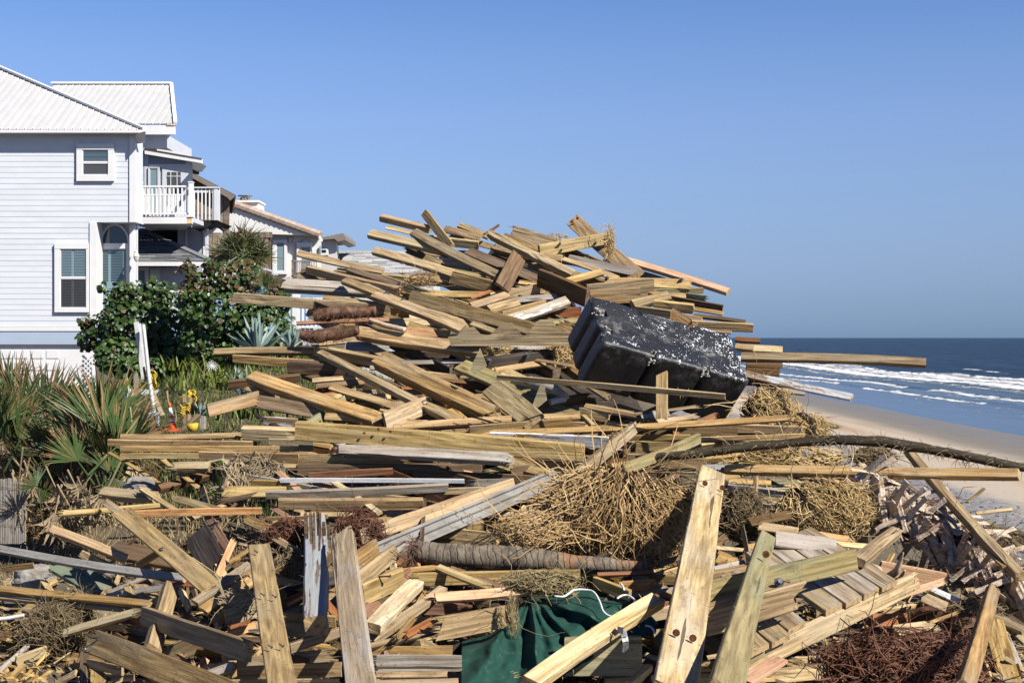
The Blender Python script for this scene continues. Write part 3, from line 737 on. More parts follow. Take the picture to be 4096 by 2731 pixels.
mb = MB(); fpoly(mb, '1', [(1770, 1040), (2176, 1252), (2124, 1298), (2100, 1270), (1770, 1086)], D4 - .3, (0, .05, 0)); mb.obj('barge_board', M['fascia'], H4)

# -- white stucco house with the tiled roof
D5 = 50.0
H5 = thing('stucco_house', 'white stucco house with pink barrel tile roof edge and chimney', 'house', at('3', 700, 900, D5))
mb = MB(); fpoly(mb, '3', [(150, 560), (150, 240), (275, 276), (435, 340), (1050, 556), (655, 546)], D5, (0, .3, 0)); mb.obj('gable_wall', M['stucco'], H5)
mb = MB(); fpoly(mb, '3', [(655, 547), (1050, 557), (1120, 600), (1120, 960), (655, 960)], D5 + .42, (-.62, 4, 0)); fbox(mb, '3', 150, 560, 655, 960, D5 + .6, .3); mb.obj('wall', M['stucco'], H5)
mb = MB(); fpoly(mb, '3', [(655, 547), (1050, 557), (1060, 575), (655, 560)], D5 + .31, (0, .1, 0)); mb.obj('soffit', M['stucco2'], H5)
mb = MB(); fpoly(mb, '3', [(272, 276), (300, 276), (1110, 560), (1132, 600), (1128, 616), (1085, 575), (300, 290)], D5 - .04, (0, .06, 0)); mb.obj('fascia_board', M['trim'], H5)
for i in range(36):
    t0, t1 = i / 36, (i + 1.12) / 36
    p = at('3', 275 + 830 * t0, 256 + 295 * t0, D5 - .02); q = at('3', 275 + 830 * t1, 256 + 295 * t1, D5 - .02)
    if i % 2 == 0: q = at('3', 275 + 830 * min(1, t1 + 1 / 36), 256 + 295 * min(1, t1 + 1 / 36), D5 - .02)
    else: continue
    for k in range(3):
        mb = MB(); mb.tube([p + Vector((0, k * .26, .0)), q + Vector((0, k * .26, 0))], [.12, .15], 8); mb.obj('roof_tile', M['tile'], H5)
mb = MB(); fpoly(mb, '3', [(275, 262), (1105, 556), (1110, 570), (275, 280)], D5 + .4, (-.8, 5, 0)); mb.obj('roof', M['tile'], H5)
mb = MB(); fbox(mb, '3', 310, 252, 540, 330, D5 + 2, 1.2); fbox(mb, '3', 300, 233, 544, 252, D5 + 1.9, 1.4); mb.obj('chimney', M['stucco'], H5)
mb = MB(); mb.tube([at('3', 418, 233, D5 + 2.6), at('3', 418, 208, D5 + 2.6)], [.22, .17], 10); mb.tube([at('3', 418, 196, D5 + 2.6), at('3', 418, 191, D5 + 2.6)], .28, 10)
for x_ in (392, 418, 445): mb.bar(at('3', x_, 220, D5 + 2.4), at('3', x_, 192, D5 + 2.4), .03, .03)
mb.obj('chimney_cap', M['metal'], H5)
window(H5, '3', (672, 600, 806, 915), [(705, 622, 780, 888)], D5 + .34, [M['shutter']], M['trim'], .08, 'glass_door')
window(H5, '3', (895, 625, 1035, 900), [(930, 662, 1020, 880)], D5 + .34, [M['shutter']], M['trim'], .08)
fobj('window', '3', 1102, 655, 1114, 740, D5 + .34, .05, M['shutter'], H5, .02)
mb = MB(); fpoly(mb, '3', [(945, 604), (1000, 604), (990, 640), (955, 640)], D5 + .32, (0, .1, 0)); mb.obj('keystone', M['stucco'], H5)
fobj('vent_box', '3', 818, 572, 850, 616, D5 + .32, .15, M['stucco2'], H5)
mb = MB(); mb.tube([at('3', 285, 280, D5 - .2), at('3', 285, 302, D5 - .2)], [.1, .12], 10); mb.obj('globe_light', M['trim'], H5)
PG = thing('pergola', 'brown slatted wooden pergola under the stucco gable behind the palm', 'pergola', at('3', 450, 900, D5 - .8))
for i in range(15):
    mb = MB(); mb.bar(at('3', 275 + i * 27, 528, D5 - 1), at('3', 275 + i * 27, 578, D5 - 1), .1, .06, (0, 1, 0)); mb.obj('slat', M['barn'], PG)
for y_ in (526, 552, 578): fobj('beam', '3', 265, y_, 652, y_ + 9, D5 - .95, .1, M['fascia'], PG)
for x_ in (630, 545, 460, 300): fobj('post', '3', x_, 580, x_ + 20, 900, D5 - .95, .15, M['barn'], PG)
fobj('screen_wall', '3', 265, 588, 640, 900, D5 - .3, .1, M['barn'], PG)
BRm = thing('brown_deck_rail', 'brown wooden deck railing in front of the stucco house', 'railing', at('3', 950, 950, D5 - 2))
fobj('rail', '3', 842, 788, 1090, 800, D5 - 2, .1, M['barn'], BRm); fobj('rail', '3', 842, 925, 1090, 937, D5 - 2, .1, M['barn'], BRm)
for i in range(14): fobj('baluster', '3', 864 + i * 16, 800, 869 + i * 16, 925, D5 - 1.97, .04, M['barn'], BRm)
fobj('post', '3', 844, 790, 860, 960, D5 - 2, .14, M['barn'], BRm)
H6 = thing('flat_roof_house', 'pale stucco house with a tilted taupe roof edge beyond the tiled house', 'house', at('3', 1190, 760, 60))
mb = MB(); fpoly(mb, '3', [(1050, 960), (1050, 610), (1240, 590), (1262, 620), (1262, 960)], 60, (-.5, 5, 0)); mb.obj('wall', M['stucco2'], H6)
mb = MB(); fpoly(mb, '3', [(1060, 605), (1060, 590), (1318, 536), (1340, 570), (1340, 600), (1270, 614), (1240, 588)], 59.6, (0, 4, 0)); mb.obj('roof', M['fascia'], H6)
fobj('window_box', '3', 1114, 680, 1188, 740, 60, .1, M['stucco'], H6, .1); fobj('vent', '3', 1120, 692, 1166, 716, 60, .05, M['dark'], H6, .12)
H7 = thing('shingle_roof_house', 'low house showing only a long pale grey shingle roof behind the pile', 'house', at('3', 1600, 900, 62))
ea, eb = at('3', 1262, 905, 60), at('3', 2150, 905, 60); ta = at('3', 1262, 702, 64.5)
for i in range(13):
    t0, t1 = i / 13, (i + 1.15) / 13; x_ = -R.random() * .5
    P0_, P1_ = ea.lerp(ta, t0), ea.lerp(ta, t1)
    while x_ < eb.x - ea.x:
        ww = R.choice((.45, .6, .75)); mb = MB(); h_ = R.choice((.02, .03, .035)); xa, xb = max(x_, 0), x_ + ww; x_ += ww
        if xb <= 0: continue
        mb.prism([P0_ + Vector((xa, 0, h_)), P0_ + Vector((xb - .01, 0, h_)), P1_ + Vector((xb - .01, 0, 0)), P1_ + Vector((xa, 0, 0))], (0, 0, -.02)); mb.obj('shingle', M['shingle2'], H7)
mb = MB(); mb.bar(ta, ta + Vector((eb.x - ea.x, 0, 0)), .3, .06); mb.obj('ridge_cap', M['shingle2'], H7)
mb = MB(); mb.add([ea, eb, eb + (ta - ea), ta] , [(0, 1, 2, 3)]); mb.obj('roof_deck', M['shingle2'], H7)
mb = MB(); mb.box((ea.x + .3, 60.4, 3), (eb.x, 66, ea.z)); mb.obj('wall', M['stucco2'], H7)

# -- railings in the gardens
WF = thing('white_fence', 'white picket railing seen behind the bushes left of the pile', 'fence', at('3', 980, 1500, 30))
fobj('rail', '3', 810, 1130, 1160, 1146, 30, .05, M['white'], WF); fobj('rail', '3', 700, 1392, 1160, 1410, 30, .05, M['white'], WF); 
for x_ in (855, 888): fobj('post', '3', x_, 1100, x_ + 32, 1420, 30, .1, M['white'], WF, .03)
for i in range(11): fobj('baluster', '3', 700 + i * 40, 1146, 718 + i * 40, 1392, 30.01, .03, M['white'], WF)
fobj('skirt', '3', 700, 1412, 1200, 1568, 30.2, .05, M['greywhite'], WF)
WF2 = thing('pale_deck_rail', 'pale blue white deck railing in front of the palm tree', 'railing', at('3', 500, 1080, 31.5))
mb = MB(); mb.bar(at('3', 0, 850, 31.5), at('3', 330, 856, 31.5), .16, .05); mb.bar(at('3', 260, 905, 31), at('3', 545, 905, 31), .16, .07); mb.bar(at('3', 500, 853, 32), at('3', 690, 908, 30.8), .16, .07); mb.obj('rail', M['greywhite'], WF2)
for i in range(16): fobj('baluster', '3', 20 + i * 34, 912 if i > 7 else 860, 32 + i * 34, 1060, 31.2, .04, M['white'], WF2)
fobj('rail', '3', 0, 1060, 560, 1076, 31.2, .05, M['white'], WF2); fobj('post', '3', 530, 870, 552, 1090, 31.1, .1, M['greywhite'], WF2)
fobj('side_panel', '3', 552, 920, 690, 1010, 31.3, .05, M['greywhite'], WF2)
# ---------------------------------------------------------------- the timbers of the heap
SEC = {'44': (1, 1), '46': (1, .62), '26': (1, .27), '28': (1, .2), '24': (1, .42), '12': (1, .14), '66': (1, .85)}
def profile(a, b):
    c = min(a, b) * .09
    y, z = a / 2, b / 2
    return [(-y + c, -z), (0, -z), (y - c, -z), (y, -z + c), (y, 0), (y, z - c), (y - c, z), (0, z), (-y + c, z), (-y, z - c), (-y, 0), (-y, -z + c)]
def board_mesh(L, a, b, e1, e2, seed, warp=0.0, mats=None, taper=None, fuzz=True):
    rr = random.Random(seed); pr = profile(a, b); n = 12
    k = max(5, min(26, int(L / .11)))
    jit = min(a, b) * .020
    V = []; F = []; mi = []
    ph = rr.random() * 9
    nick = [(rr.random() * L - L / 2, rr.choice(range(12)), rr.uniform(.05, .16) * min(a, b), rr.uniform(.05, .2)) for _ in range(int(L * 3) + 1)]
    for i in range(k + 1):
        t = i / k; x = -L / 2 + L * t
        bow = warp * (4 * t * (1 - t)) ; wob = math.sin(ph + t * 7) * jit
        for j, (y, z) in enumerate(pr):
            d = 0
            for (nx, nj, nd, nw) in nick:
                if nj == j and abs(nx - x) < nw: d = nd
            s = 1 - d / max(.02, math.hypot(y, z))
            sh = 1.0
            if i in (0, k): sh = .97
            tp = 1.0 if taper is None else taper[0] + (taper[1] - taper[0]) * t
            xx = x
            if i == 0: xx -= end_off(e1, y, z, a, b, rr)
            if i == k: xx += end_off(e2, y, z, a, b, rr)
            V.append((xx + (rr.random() - .5) * jit * .5, y * s * sh * tp + (rr.random() - .5) * jit + wob, z * s * sh * tp + (rr.random() - .5) * jit + bow))
    for i in range(k):
        for j in range(n):
            q = (j + 1) % n
            F.append((i * n + j, i * n + q, (i + 1) * n + q, (i + 1) * n + j)); mi.append(0)
    for end, e in ((0, e1), (k, e2)):
        base = end * n
        cx = sum(V[base + j][0] for j in range(n)) / n
        if e == 's': cx += (.05 if end == 0 else -.05)
        V.append((cx, 0, warp * 0)); c = len(V) - 1
        for j in range(n):
            q = (j + 1) % n
            F.append((c, base + q, base + j) if end == 0 else (c, base + j, base + q)); mi.append(0 if e == 's' else 1)
        if e == 's':                        # torn fibres standing out of a broken end
            sg = -1 if end == 0 else 1
            for _ in range(26):
                y = (rr.random() - .5) * a * .9; z = (rr.random() - .5) * b * .9
                w1, w2 = a * rr.uniform(.02, .09), b * rr.uniform(.05, .2); l = rr.uniform(.02, .55 if rr.random() < .3 else .22) * max(a, .1) * 1.5
                x0 = sg * (L / 2 - .04); m_ = len(V)
                V += [(x0, y - w1, z - w2), (x0, y + w1, z - w2), (x0, y + w1, z + w2), (x0, y - w1, z + w2), (x0 + sg * (l + .04), y + (rr.random() - .5) * .02, z + (rr.random() - .5) * .02)]
                for q in range(4): F.append((m_ + q, m_ + (q + 1) % 4, m_ + 4)); mi.append(0)
    for _ in range(int(L * 16) if fuzz else 0):                # torn fibres along the arrises
        x = rr.uniform(-L / 2, L / 2); y, z = rr.choice(((-a / 2, -b / 2), (a / 2, -b / 2), (a / 2, b / 2), (-a / 2, b / 2)))
        l = rr.uniform(.008, .035); q = rr.uniform(.0012, .003); dx, dy, dz = rr.gauss(0, 1), y / a * 2 * rr.random(), z / b * 2 * rr.random(); nn = math.sqrt(dx * dx + dy * dy + dz * dz) + .01
        m_ = len(V); V += [(x - q, y * .96, z * .96), (x + q, y * .96, z * .96), (x, y * .96 + q, z * .96 - q), (x + dx / nn * l, y + dy / nn * l, z + dz / nn * l)]
        F += [(m_, m_ + 1, m_ + 3), (m_ + 1, m_ + 2, m_ + 3), (m_ + 2, m_, m_ + 3)]; mi += [0, 0, 0]
    me = bpy.data.meshes.new('board'); me.from_pydata(V, [], F)
    for m in mats: me.materials.append(m)
    me.polygons.foreach_set('material_index', mi); me.update()
    return me
def end_off(e, y, z, a, b, rr):
    if e == 's': return rr.uniform(-.35, .35) * a * 1.2
    if e == 'r': return -(abs(y) / a) ** 2 * a * .5
    if e and e[0] == 'a': return y * float(e[1:])
    return (rr.random() - .5) * .006
ALLB = []
WR = random.Random(77)
def board3(P1, P2, a, b, roll, mat, name='timber', label=None, cat='timber', group=None, e1='c', e2='c', warp=0, taper=None, parent=None):
    P1, P2 = Vector(P1), Vector(P2); mid = (P1 + P2) / 2; u = (P2 - P1).normalized(); L = (P2 - P1).length
    v = (Vector((0, 0, CAM_Z)) - mid).normalized(); n = (v - u * v.dot(u)).normalized(); s = u.cross(n)
    if abs(s.z) > .12:
        if s.z < 0: u = -u; s = -s; e1, e2 = e2, e1; taper = taper and (taper[1], taper[0])
    elif s.x < 0: u = -u; s = -s; e1, e2 = e2, e1; taper = taper and (taper[1], taper[0])
    r = math.radians(roll)
    nf = n * math.cos(r) - s * math.sin(r); up = s * math.cos(r) + n * math.sin(r)
    me = board_mesh(L, a, b, e1, e2, len(ALLB) * 7 + 3, warp, (M[mat], ENDD if mat in 'dkr' else END), taper)
    me.name = name
    o = bpy.data.objects.new(name, me); COL.objects.link(o)
    # local X along the grain, Y across the broad face, Z out of it
    MW = Matrix((u, up, u.cross(up))).transposed()
    if MW.determinant() < 0: pass
    o.matrix_world = Matrix.Translation(mid) @ MW.to_4x4()
    if parent is not None:
        mw = o.matrix_world.copy(); par(o, parent)
    else: tag(o, label, cat, group)
    ALLB.append(o); return o
def B(f, x1, y1, x2, y2, w, sec, roll, mat, off=0.0, label='', opts=None, name=None):
    opts = opts or {}
    d1 = dxy(f, x1, y1); d2 = dxy(f, x2, y2)
    D1_, D2_ = opts.get('D', (None, None))
    if D1_ is None: D1_ = depth(*d1) + off
    if D2_ is None: D2_ = depth(*d2) + off
    P1, P2 = at(f, x1, y1, D1_), at(f, x2, y2, D2_)
    A, Bq = SEC[sec]
    if sec in ('26', '28', '12') and 0 < roll < 30 and mat not in 'dkr' and (y2 - y1) * (1 if x2 > x1 else -1) > .25 * abs(x2 - x1): roll = -.8 * roll
    if roll >= 30 and abs(y2 - y1) < 2.2 * abs(x2 - x1): A, Bq = Bq, A; roll = min(64, roll + 16)
    r = math.radians(abs(roll))
    W = px(f, w, (D1_ + D2_) / 2) * (1.14 if f in ('3', '4', '5', '8', '9') else 1.03); s = W / (A * math.cos(r) + Bq * math.sin(r))
    a, b = A * s, Bq * s
    if name is None: name = {'44': 'post', '66': 'post', '46': 'beam', '24': 'stud', '26': 'plank', '28': 'plank', '12': 'board'}[sec]
    return board3(P1, P2, a, b, roll, mat, name, label, name, opts.get('g'), opts.get('e1', 'c'), opts.get('e2', 'c'), opts.get('warp', (P2 - P1).length * WR.uniform(-.012, .012)), opts.get('taper', (WR.uniform(.93, 1.03), WR.uniform(.93, 1.03))))
TABLE = '''
4 285 165 740 275 78 44 28 h 0 |honey coloured post with a round knot, highest at the left tip of the pile|e1=r
4 335 252 590 312 38 26 40 p .14 |thin pale board tucked under the knotted post at the pile's top left
4 180 312 840 468 90 46 32 p 0 |pale greenish beam jutting left into the sky below the knotted post|e1=r
4 688 122 935 440 74 24 18 t -.25 |brown stud leaning up steeply against the sky at the top left
4 588 300 1385 705 88 24 38 t -.18 |brown furry edged stud running down across the pale greenish beam
4 222 470 960 690 86 46 40 h .02 |honey beam pointing left over the pale shingle roof|e1=r
4 872 268 1210 352 66 26 -25 t .05 |brown plank end with its underside showing, right of the leaning stud
4 1010 232 1290 345 62 24 35 h .1 |short tan stud on the skyline right of the leaning stud
4 730 362 1185 418 80 24 20 p .12 |bright pale yellow stud crossing behind the leaning stud
4 1300 325 2070 700 92 44 40 h -.28 |long straight honey post sloping down right across the summit|e1=s
4 1372 232 1240 318 24 44 30 d .05 |dark splinter of wood standing up on the skyline
4 1505 300 1900 418 118 26 22 t -.02 |tan plank with a torn fibrous end on the skyline|e1=s
4 1420 325 1800 480 45 24 40 h .0 |narrow honey stud lying beside the long summit post
5 440 185 1045 705 132 28 14 h .12 |broad honey plank with nail holes, rising highest at the right of the summit|e1=a.1,warp=.04
5 130 470 795 345 104 24 12 h -.14 |honey stud tipped with straw crossing the broad summit plank|e2=s
5 175 530 340 545 84 46 35 t -.28 |stubby greyish beam end resting on the long summit post
5 925 560 1875 850 72 46 30 f .12 |pinkish tan beam sloping right against the sky with a sooty patch
5 350 545 860 722 48 24 35 h .02 |thin honey stud under the straw tipped stud
5 400 540 1030 672 72 26 50 g .1 |dark sanded plank lying under the broad summit plank
5 540 535 960 640 30 12 50 n .22 |pale green painted board showing under the broad summit plank
5 380 755 710 668 70 24 42 h -.24 |short honey stud pointing up right in the middle of the summit
5 735 765 1518 785 92 26 38 h -.02 |wide split honey plank with two bolts near the right shoulder|e2=s
5 700 690 860 722 32 24 35 h .0 |thin honey offcut lying on the split plank
5 1190 850 1648 835 60 24 20 n .14 |grey green stud end beneath the split plank|e2=r
5 570 865 1185 812 168 28 12 t -.08 |wide brown plank with a squared right end above the black float
5 600 905 1060 870 125 28 14 t -.24 |brown greenish plank just above the float's top left corner
5 990 970 1325 890 104 46 42 t -.12 |short grey brown beam with a cut end above the black float
5 1320 885 1485 888 56 24 35 h .06 |short pale stud right of the cut grey brown beam
5 1485 885 1665 910 58 26 20 E .12 |green painted stub with an orange rotted tip on the right shoulder|e2=s
5 1320 915 1825 1005 74 26 20 d .03 |dark brown plank with a rusty bolt at its right end
5 1190 965 1562 1005 98 46 22 h -.12 |stout honey beam end above the middle of the float|e2=r
5 1555 1005 1828 1050 44 24 30 h .06 |small honey stud end against the sky under the dark plank
5 1020 1015 1345 1055 80 26 25 h -.1 |honey plank end lying just behind the top of the float
5 1335 1040 1560 1180 100 12 10 f .0 |pale plywood sheet wedged behind the top of the float
5 1560 1068 2035 1128 44 44 40 d .05 |slim dark post dotted with nail stubs on the right shoulder
5 1540 1150 2105 1180 82 24 22 h -.02 |honey stud with a knot jutting right below the nail dotted post
5 1475 1080 1628 1112 60 46 40 t -.02 |short brown beam end behind the right top of the float
5 1640 1195 1905 1222 34 24 30 t .06 |thin tan stud end beneath the jutting knotted stud|e2=r
5 1940 1285 2168 1300 56 46 32 r .06 |red brown beam end just above the sea horizon
5 1940 1350 2108 1368 58 24 30 h .0 |short pale stud marked with a blue loop, right of the float
5 1960 1362 2378 1382 66 26 30 p .08 |pale yellow plank end jutting over the sea's horizon|e2=r
6 -70 645 1379 690 88 46 38 t -.05 |long weathered beam sticking out far right over the surf|D=13.8:13.4
6 -30 735 231 742 108 46 12 d .25 |blocky dark beam end in the shadow of the long jutting beam
6 200 700 256 704 50 44 15 t .3 |small tan post end under the long jutting beam
6 -80 765 798 960 62 24 45 q -.05 |narrow stud with flaking white paint pointing down right over the beach|D=13.2:12.4
6 -60 830 358 858 74 46 35 d .05 |rotten dark beam under the flaking white stud|e2=s
6 150 900 432 925 46 24 35 g .1 |small weathered stud end under the rotten beam|e2=r
6 60 930 180 925 120 46 10 g .3 |grey post stub in shade above the beach
6 170 1070 412 1035 94 26 48 t .0 |wide brown plank end tilted toward the sea above the straw
6 340 1115 682 1188 38 46 35 n .2 |mossy green beam pointing right over the sand|e2=s
6 370 1140 458 1168 48 44 35 d .1 |dark stub of a post beside the mossy beam
15 -530 45 1560 85 92 46 34 h -.1 |very long honey beam reaching to the right edge above the beach|D=11.6:10.6,e2=a-.2
15 760 -95 1572 812 92 44 38 h .35 |long square post sloping steeply down toward the lower right|D=11.4:9.5
15 1095 350 1465 745 46 24 35 h .1 |thin stud lying alongside the steep square post|D=10.7:9.6
15 640 130 960 350 128 26 12 h .3 |bolted honey plank sloping into the palm boots at right|e1=a.15
15 505 105 705 235 50 26 30 g .45 |narrow grey board behind the bolted plank
15 10 195 598 198 96 26 12 t .1 |grey tan plank with a square end above the right straw bundle
15 1190 282 1310 185 26 24 30 t .5 |small stick like board standing on the dark beach debris
15 1255 360 1512 332 28 24 30 h .4 |slim tan stud lying near the dark sand at right
15 1345 430 1570 605 50 44 35 n .5 |greenish post end lying in debris at the right edge
15 1450 690 1510 600 44 24 30 d .4 |short dark stub with a yellow tag near the right edge
3 905 722 1690 888 66 24 52 h .02 |honey edged stud with a black shadowed side at the pile's left shoulder
3 1370 868 1800 1012 58 24 30 d -.1 |dark weathered stud lying across the left shoulder
3 985 872 1850 1075 86 46 22 h .0 |honey beam with a rounded left end below the shadowed stud|e1=r
3 930 893 1060 900 56 46 30 d .15 |dark beam end tucked behind the round ended beam
3 900 935 1160 945 44 26 40 t .2 |thin flat board beneath the round ended beam's tip
3 790 1020 1860 1090 128 46 38 g .12 |thick grey sided beam lying level at the left of the pile|e1=s
4 -55 745 960 1150 88 46 35 h -.22 |bright honey beam with two black clips running down to the right|e1=r
4 225 880 1040 1198 100 46 38 h -.32 |second bright honey beam bolted beneath the clipped one|e2=a.5
3 305 1132 1760 1240 88 24 8 h .18 |long honey stud pointing far left over the sea grape leaves|e1=a-.2
3 1140 1130 1850 1225 46 24 30 t .1 |thin brown stud under the thick level beam
3 1700 1235 2100 1262 60 24 25 t .2 |brown stud in shade behind the palm log
4 462 862 1300 878 66 24 40 h .05 |level honey stud across the middle left of the pile
4 555 895 1700 1190 112 28 8 t -.22 |very wide brown plank with wavy grain in the upper middle
4 935 712 1310 800 108 26 8 h -.1 |honey plank with a cut left end below the dry roots|e1=a-.2
4 1280 800 1380 812 40 24 30 h .0 |short honey offcut beside the cut end plank
4 685 545 832 590 74 24 40 t .1 |short brown stud hidden under the furry stud
4 828 548 1135 640 62 26 48 g .04 |grey board with a shaded face beneath the furry stud
4 838 625 1250 705 34 24 35 h -.05 |thin honey stud crossing under the grey board
4 1088 475 1745 745 92 26 30 d .02 |dark brown plank with a lit upper edge in the upper middle
4 1300 510 1620 640 44 24 30 d .25 |dark reddish stud in the shade under the long summit post
4 1555 520 1400 812 148 28 12 d -.42 |dark plank standing up in shadow with a sunlit broken top|e1=a.2
4 1115 905 1482 768 34 26 35 r -.3 |thin red brown strip pointing up right|e2=s
4 1290 868 1475 800 22 24 30 p -.25 |pale splinter beside the red brown strip
4 1745 715 2190 905 156 26 24 d -.3 |broad dark plank with a lit splintered edge left of the float
4 1350 900 1835 805 96 26 18 h .06 |honey plank half in shadow behind the broad dark plank
4 1560 760 1760 790 46 24 30 h .0 |small honey stud in the middle of the pile
4 1600 640 1880 760 60 24 35 h .12 |honey stud behind the standing dark plank
4 1115 985 1445 880 84 46 40 t -.2 |grey green beam with a slanted cut end in the centre|e2=a.5
4 1280 1025 1545 950 104 46 38 t -.12 |brown beam with a rounded cut end in the centre
4 1465 1105 2005 930 98 24 42 w -.24 |white painted stud with peeling paint sloping toward the float
4 1530 925 2065 885 56 26 35 g .0 |rounded grey driftwood board above the peeling white stud
4 1400 1060 1800 960 80 24 25 t .05 |brown stud behind the peeling white stud
4 1700 1065 2130 1025 84 26 20 r .12 |red brown plank in shade left of the float
4 1620 1140 2115 1118 56 24 35 n .15 |green brown stud in shade above the sawtooth board
4 1450 830 1800 850 46 26 30 h .15 |pale wood strip under the broad dark plank
4 1120 1140 1345 1220 56 24 35 p -.05 |pale curved stud under the wide wavy plank
4 75 1225 1200 1385 132 46 38 h -.3 |long thick honey beam with a nail in its side, mid left of the pile
4 390 1198 920 1240 70 26 45 f -.02 |orange tan plank with a whitewashed edge behind the thick honey beam
4 930 1262 1290 1272 56 24 30 g .0 |splintered grey stud left of the sawtooth board|e1=s
4 1250 1510 1830 1425 112 46 22 k -.14 |black charred beam with two bolts in the centre|e2=s
4 1280 1352 2005 1362 40 24 40 g .0 |long thin grey stud under the sawtooth board
8 1860 300 2420 292 42 24 35 g .06 |thin grey stud with curved end beneath the thick honey beam
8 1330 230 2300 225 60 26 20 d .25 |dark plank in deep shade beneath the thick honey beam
3 890 1370 1745 1335 42 24 30 r -.05 |orange brown stud lying level between the two palm logs
8 1345 155 1745 160 86 12 55 G .15 |flat grey painted board at the left middle
8 1090 130 1470 90 50 24 40 t .12 |brown stud under the lower palm log
8 128 208 1110 198 82 46 32 t -.02 |long brown beam pointing far left over the grass
8 305 262 1140 320 76 24 16 h .06 |honey stud in half shade below the long left beam
8 1065 185 1700 305 104 46 25 h -.08 |bright honey beam sloping right from the long left beam|e1=s
8 1112 220 2310 830 92 44 40 h -.22 |square post with a round knot falling across the middle
8 1650 290 2710 790 178 46 36 t -.26 |massive weathered beam broken at the middle of the pile|e2=s
8 1568 350 1660 345 46 26 30 g -.2 |small grey board end beside the massive beam
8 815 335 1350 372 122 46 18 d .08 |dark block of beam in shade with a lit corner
8 480 440 1645 835 150 46 32 h -.2 |large honey beam with a dark cut end falling right from the grass edge
8 560 668 1170 770 120 26 -15 t .02 |wide plank with end grain in view under the large honey beam|e1=s
8 70 745 720 575 112 28 4 t .12 |brown plank in shade pointing down left over the grass
8 255 505 920 440 80 46 25 d .2 |dark shadowed beam pointing left over the agave
8 430 545 680 552 44 24 35 h .0 |small honey stud end under the large honey beam|e1=s
8 1035 468 1500 440 48 24 35 h .0 |honey stud lying level in the left middle gap
8 1080 520 1520 485 54 24 30 t .08 |brown stud below the level honey stud
8 1210 528 1790 705 74 24 42 h -.06 |twisted honey stud with a black tip in the middle left
8 1105 615 1760 615 50 26 35 p .05 |thin pale plank half hidden under the knotted square post
8 1500 575 2050 570 50 24 35 t .12 |brown stud behind the knotted square post
8 1450 740 1700 780 34 24 30 n .1 |thin greenish strip in the shade at the middle left
8 1660 735 1800 760 26 24 30 h -.02 |little honey stud beside the spiked plank
8 1700 840 2085 690 156 28 12 h -.3 |pale plank with nails sticking from its cut end
8 1155 800 2060 868 70 24 48 h -.06 |flat honey stud above the massive level beam
9 -60 905 1655 800 78 46 36 h -.2 |long honey beam with a row of bent nails along its top
9 640 925 1570 845 84 24 20 t -.28 |brown stud with a crumbling rusty end under the nailed beam|e2=s
9 380 945 1050 905 40 24 35 t -.05 |dark edged stud beneath the nailed beam
9 -952 925 1700 1130 166 46 8 h -.36 |massive long level beam spanning the middle of the pile|D=12.0:11.6
9 830 995 1925 1035 104 26 26 q -.18 |plank with patches of white paint flaking off, in the middle
8 395 945 905 965 136 46 25 p -.16 |pale yellow beam end with a dark left face at left centre
8 605 845 900 862 92 26 20 q .0 |short board with worn white paint above the pale yellow end|e1=s
7 1110 912 2240 897 56 24 45 t .0 |top greyish plank of the stacked pair reaching left over the palmetto
7 995 968 2330 985 68 24 20 h -.12 |longest level stud reaching left to the palmetto fronds
7 1108 1028 2760 1025 56 24 15 h -.08 |level honey stud, third down in the left stack
7 1112 1092 1845 1088 54 24 15 h -.08 |short level stud at the bottom of the left stack
7 1838 1085 2755 1105 86 24 28 h -.2 |honey stud lapped over the bottom of the left stack
8 635 1030 1045 1040 62 24 20 h -.1 |short honey stud half in shade below the pale yellow beam
8 910 1085 1040 1090 60 44 30 t -.15 |short brown block by the grey driftwood beam
8 1035 1050 1210 1080 60 24 30 t -.02 |small shaded stud in the centre left gap
8 1290 1110 2850 1192 118 46 35 g -.4 |grey driftwood beam, rounded and split, under the massive level beam|e1=s,e2=s
8 915 1178 1895 1200 80 26 18 h -.12 |plank with curved growth rings under the grey driftwood|e2=s
8 370 1240 910 1252 44 24 40 t .02 |thin brown stud above the white rail
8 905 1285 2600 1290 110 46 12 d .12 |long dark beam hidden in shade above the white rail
8 1000 1345 1785 1300 62 24 25 r .0 |reddish dark stud with a round end in the shade|e2=r
8 738 1385 2440 1392 40 24 20 W -.12 |long thin white painted rail lying level, left of centre
8 325 1410 830 1425 78 24 25 t .0 |brown stud end left of the white rail
8 205 1495 790 1495 104 26 42 t .0 |wide brown plank lying flat at centre left
8 608 1520 2290 1448 78 46 28 g -.2 |long pale grey beam with a bolt hole under the white rail
9 290 1490 860 1475 58 24 22 h -.06 |honey stud with a rotten hollow end in the centre|e1=s
9 705 1412 1035 1398 64 26 20 g -.08 |broken grey board with a knot hole in the centre|e1=s
9 310 1232 470 1242 60 24 25 h .05 |short stud with a bright corner under the driftwood beam
9 1260 1228 1800 1262 66 24 25 h -.05 |short level stud with a split left end left of the root ball|e1=s
9 820 1300 990 1285 30 24 30 n -.1 |small greenish sliver under the driftwood's broken end|e1=s
8 285 1240 225 1450 56 44 30 t -.2 |short upright post in front of the bleached straw
11 1088 122 2245 90 66 24 22 f -.2 |pinkish fresh cut stud lying level at lower left
11 545 120 1370 50 62 46 30 h .0 |tan beam lying level above the pinkish stud|e1=s
11 905 15 1090 150 66 26 10 p -.28 |pale splintered tip of a broken plank pointing up left|e1=s
11 1050 110 1800 745 165 28 22 h -.3 |broad honey plank leaning diagonally with a torn upper end|e1=s
11 445 255 1085 505 92 46 38 h .0 |honey beam sloping right beside the reed fence|e1=s
11 -120 395 1590 672 82 46 46 G -.35 |long grey topped beam entering from the left edge|D=10.6:9.6
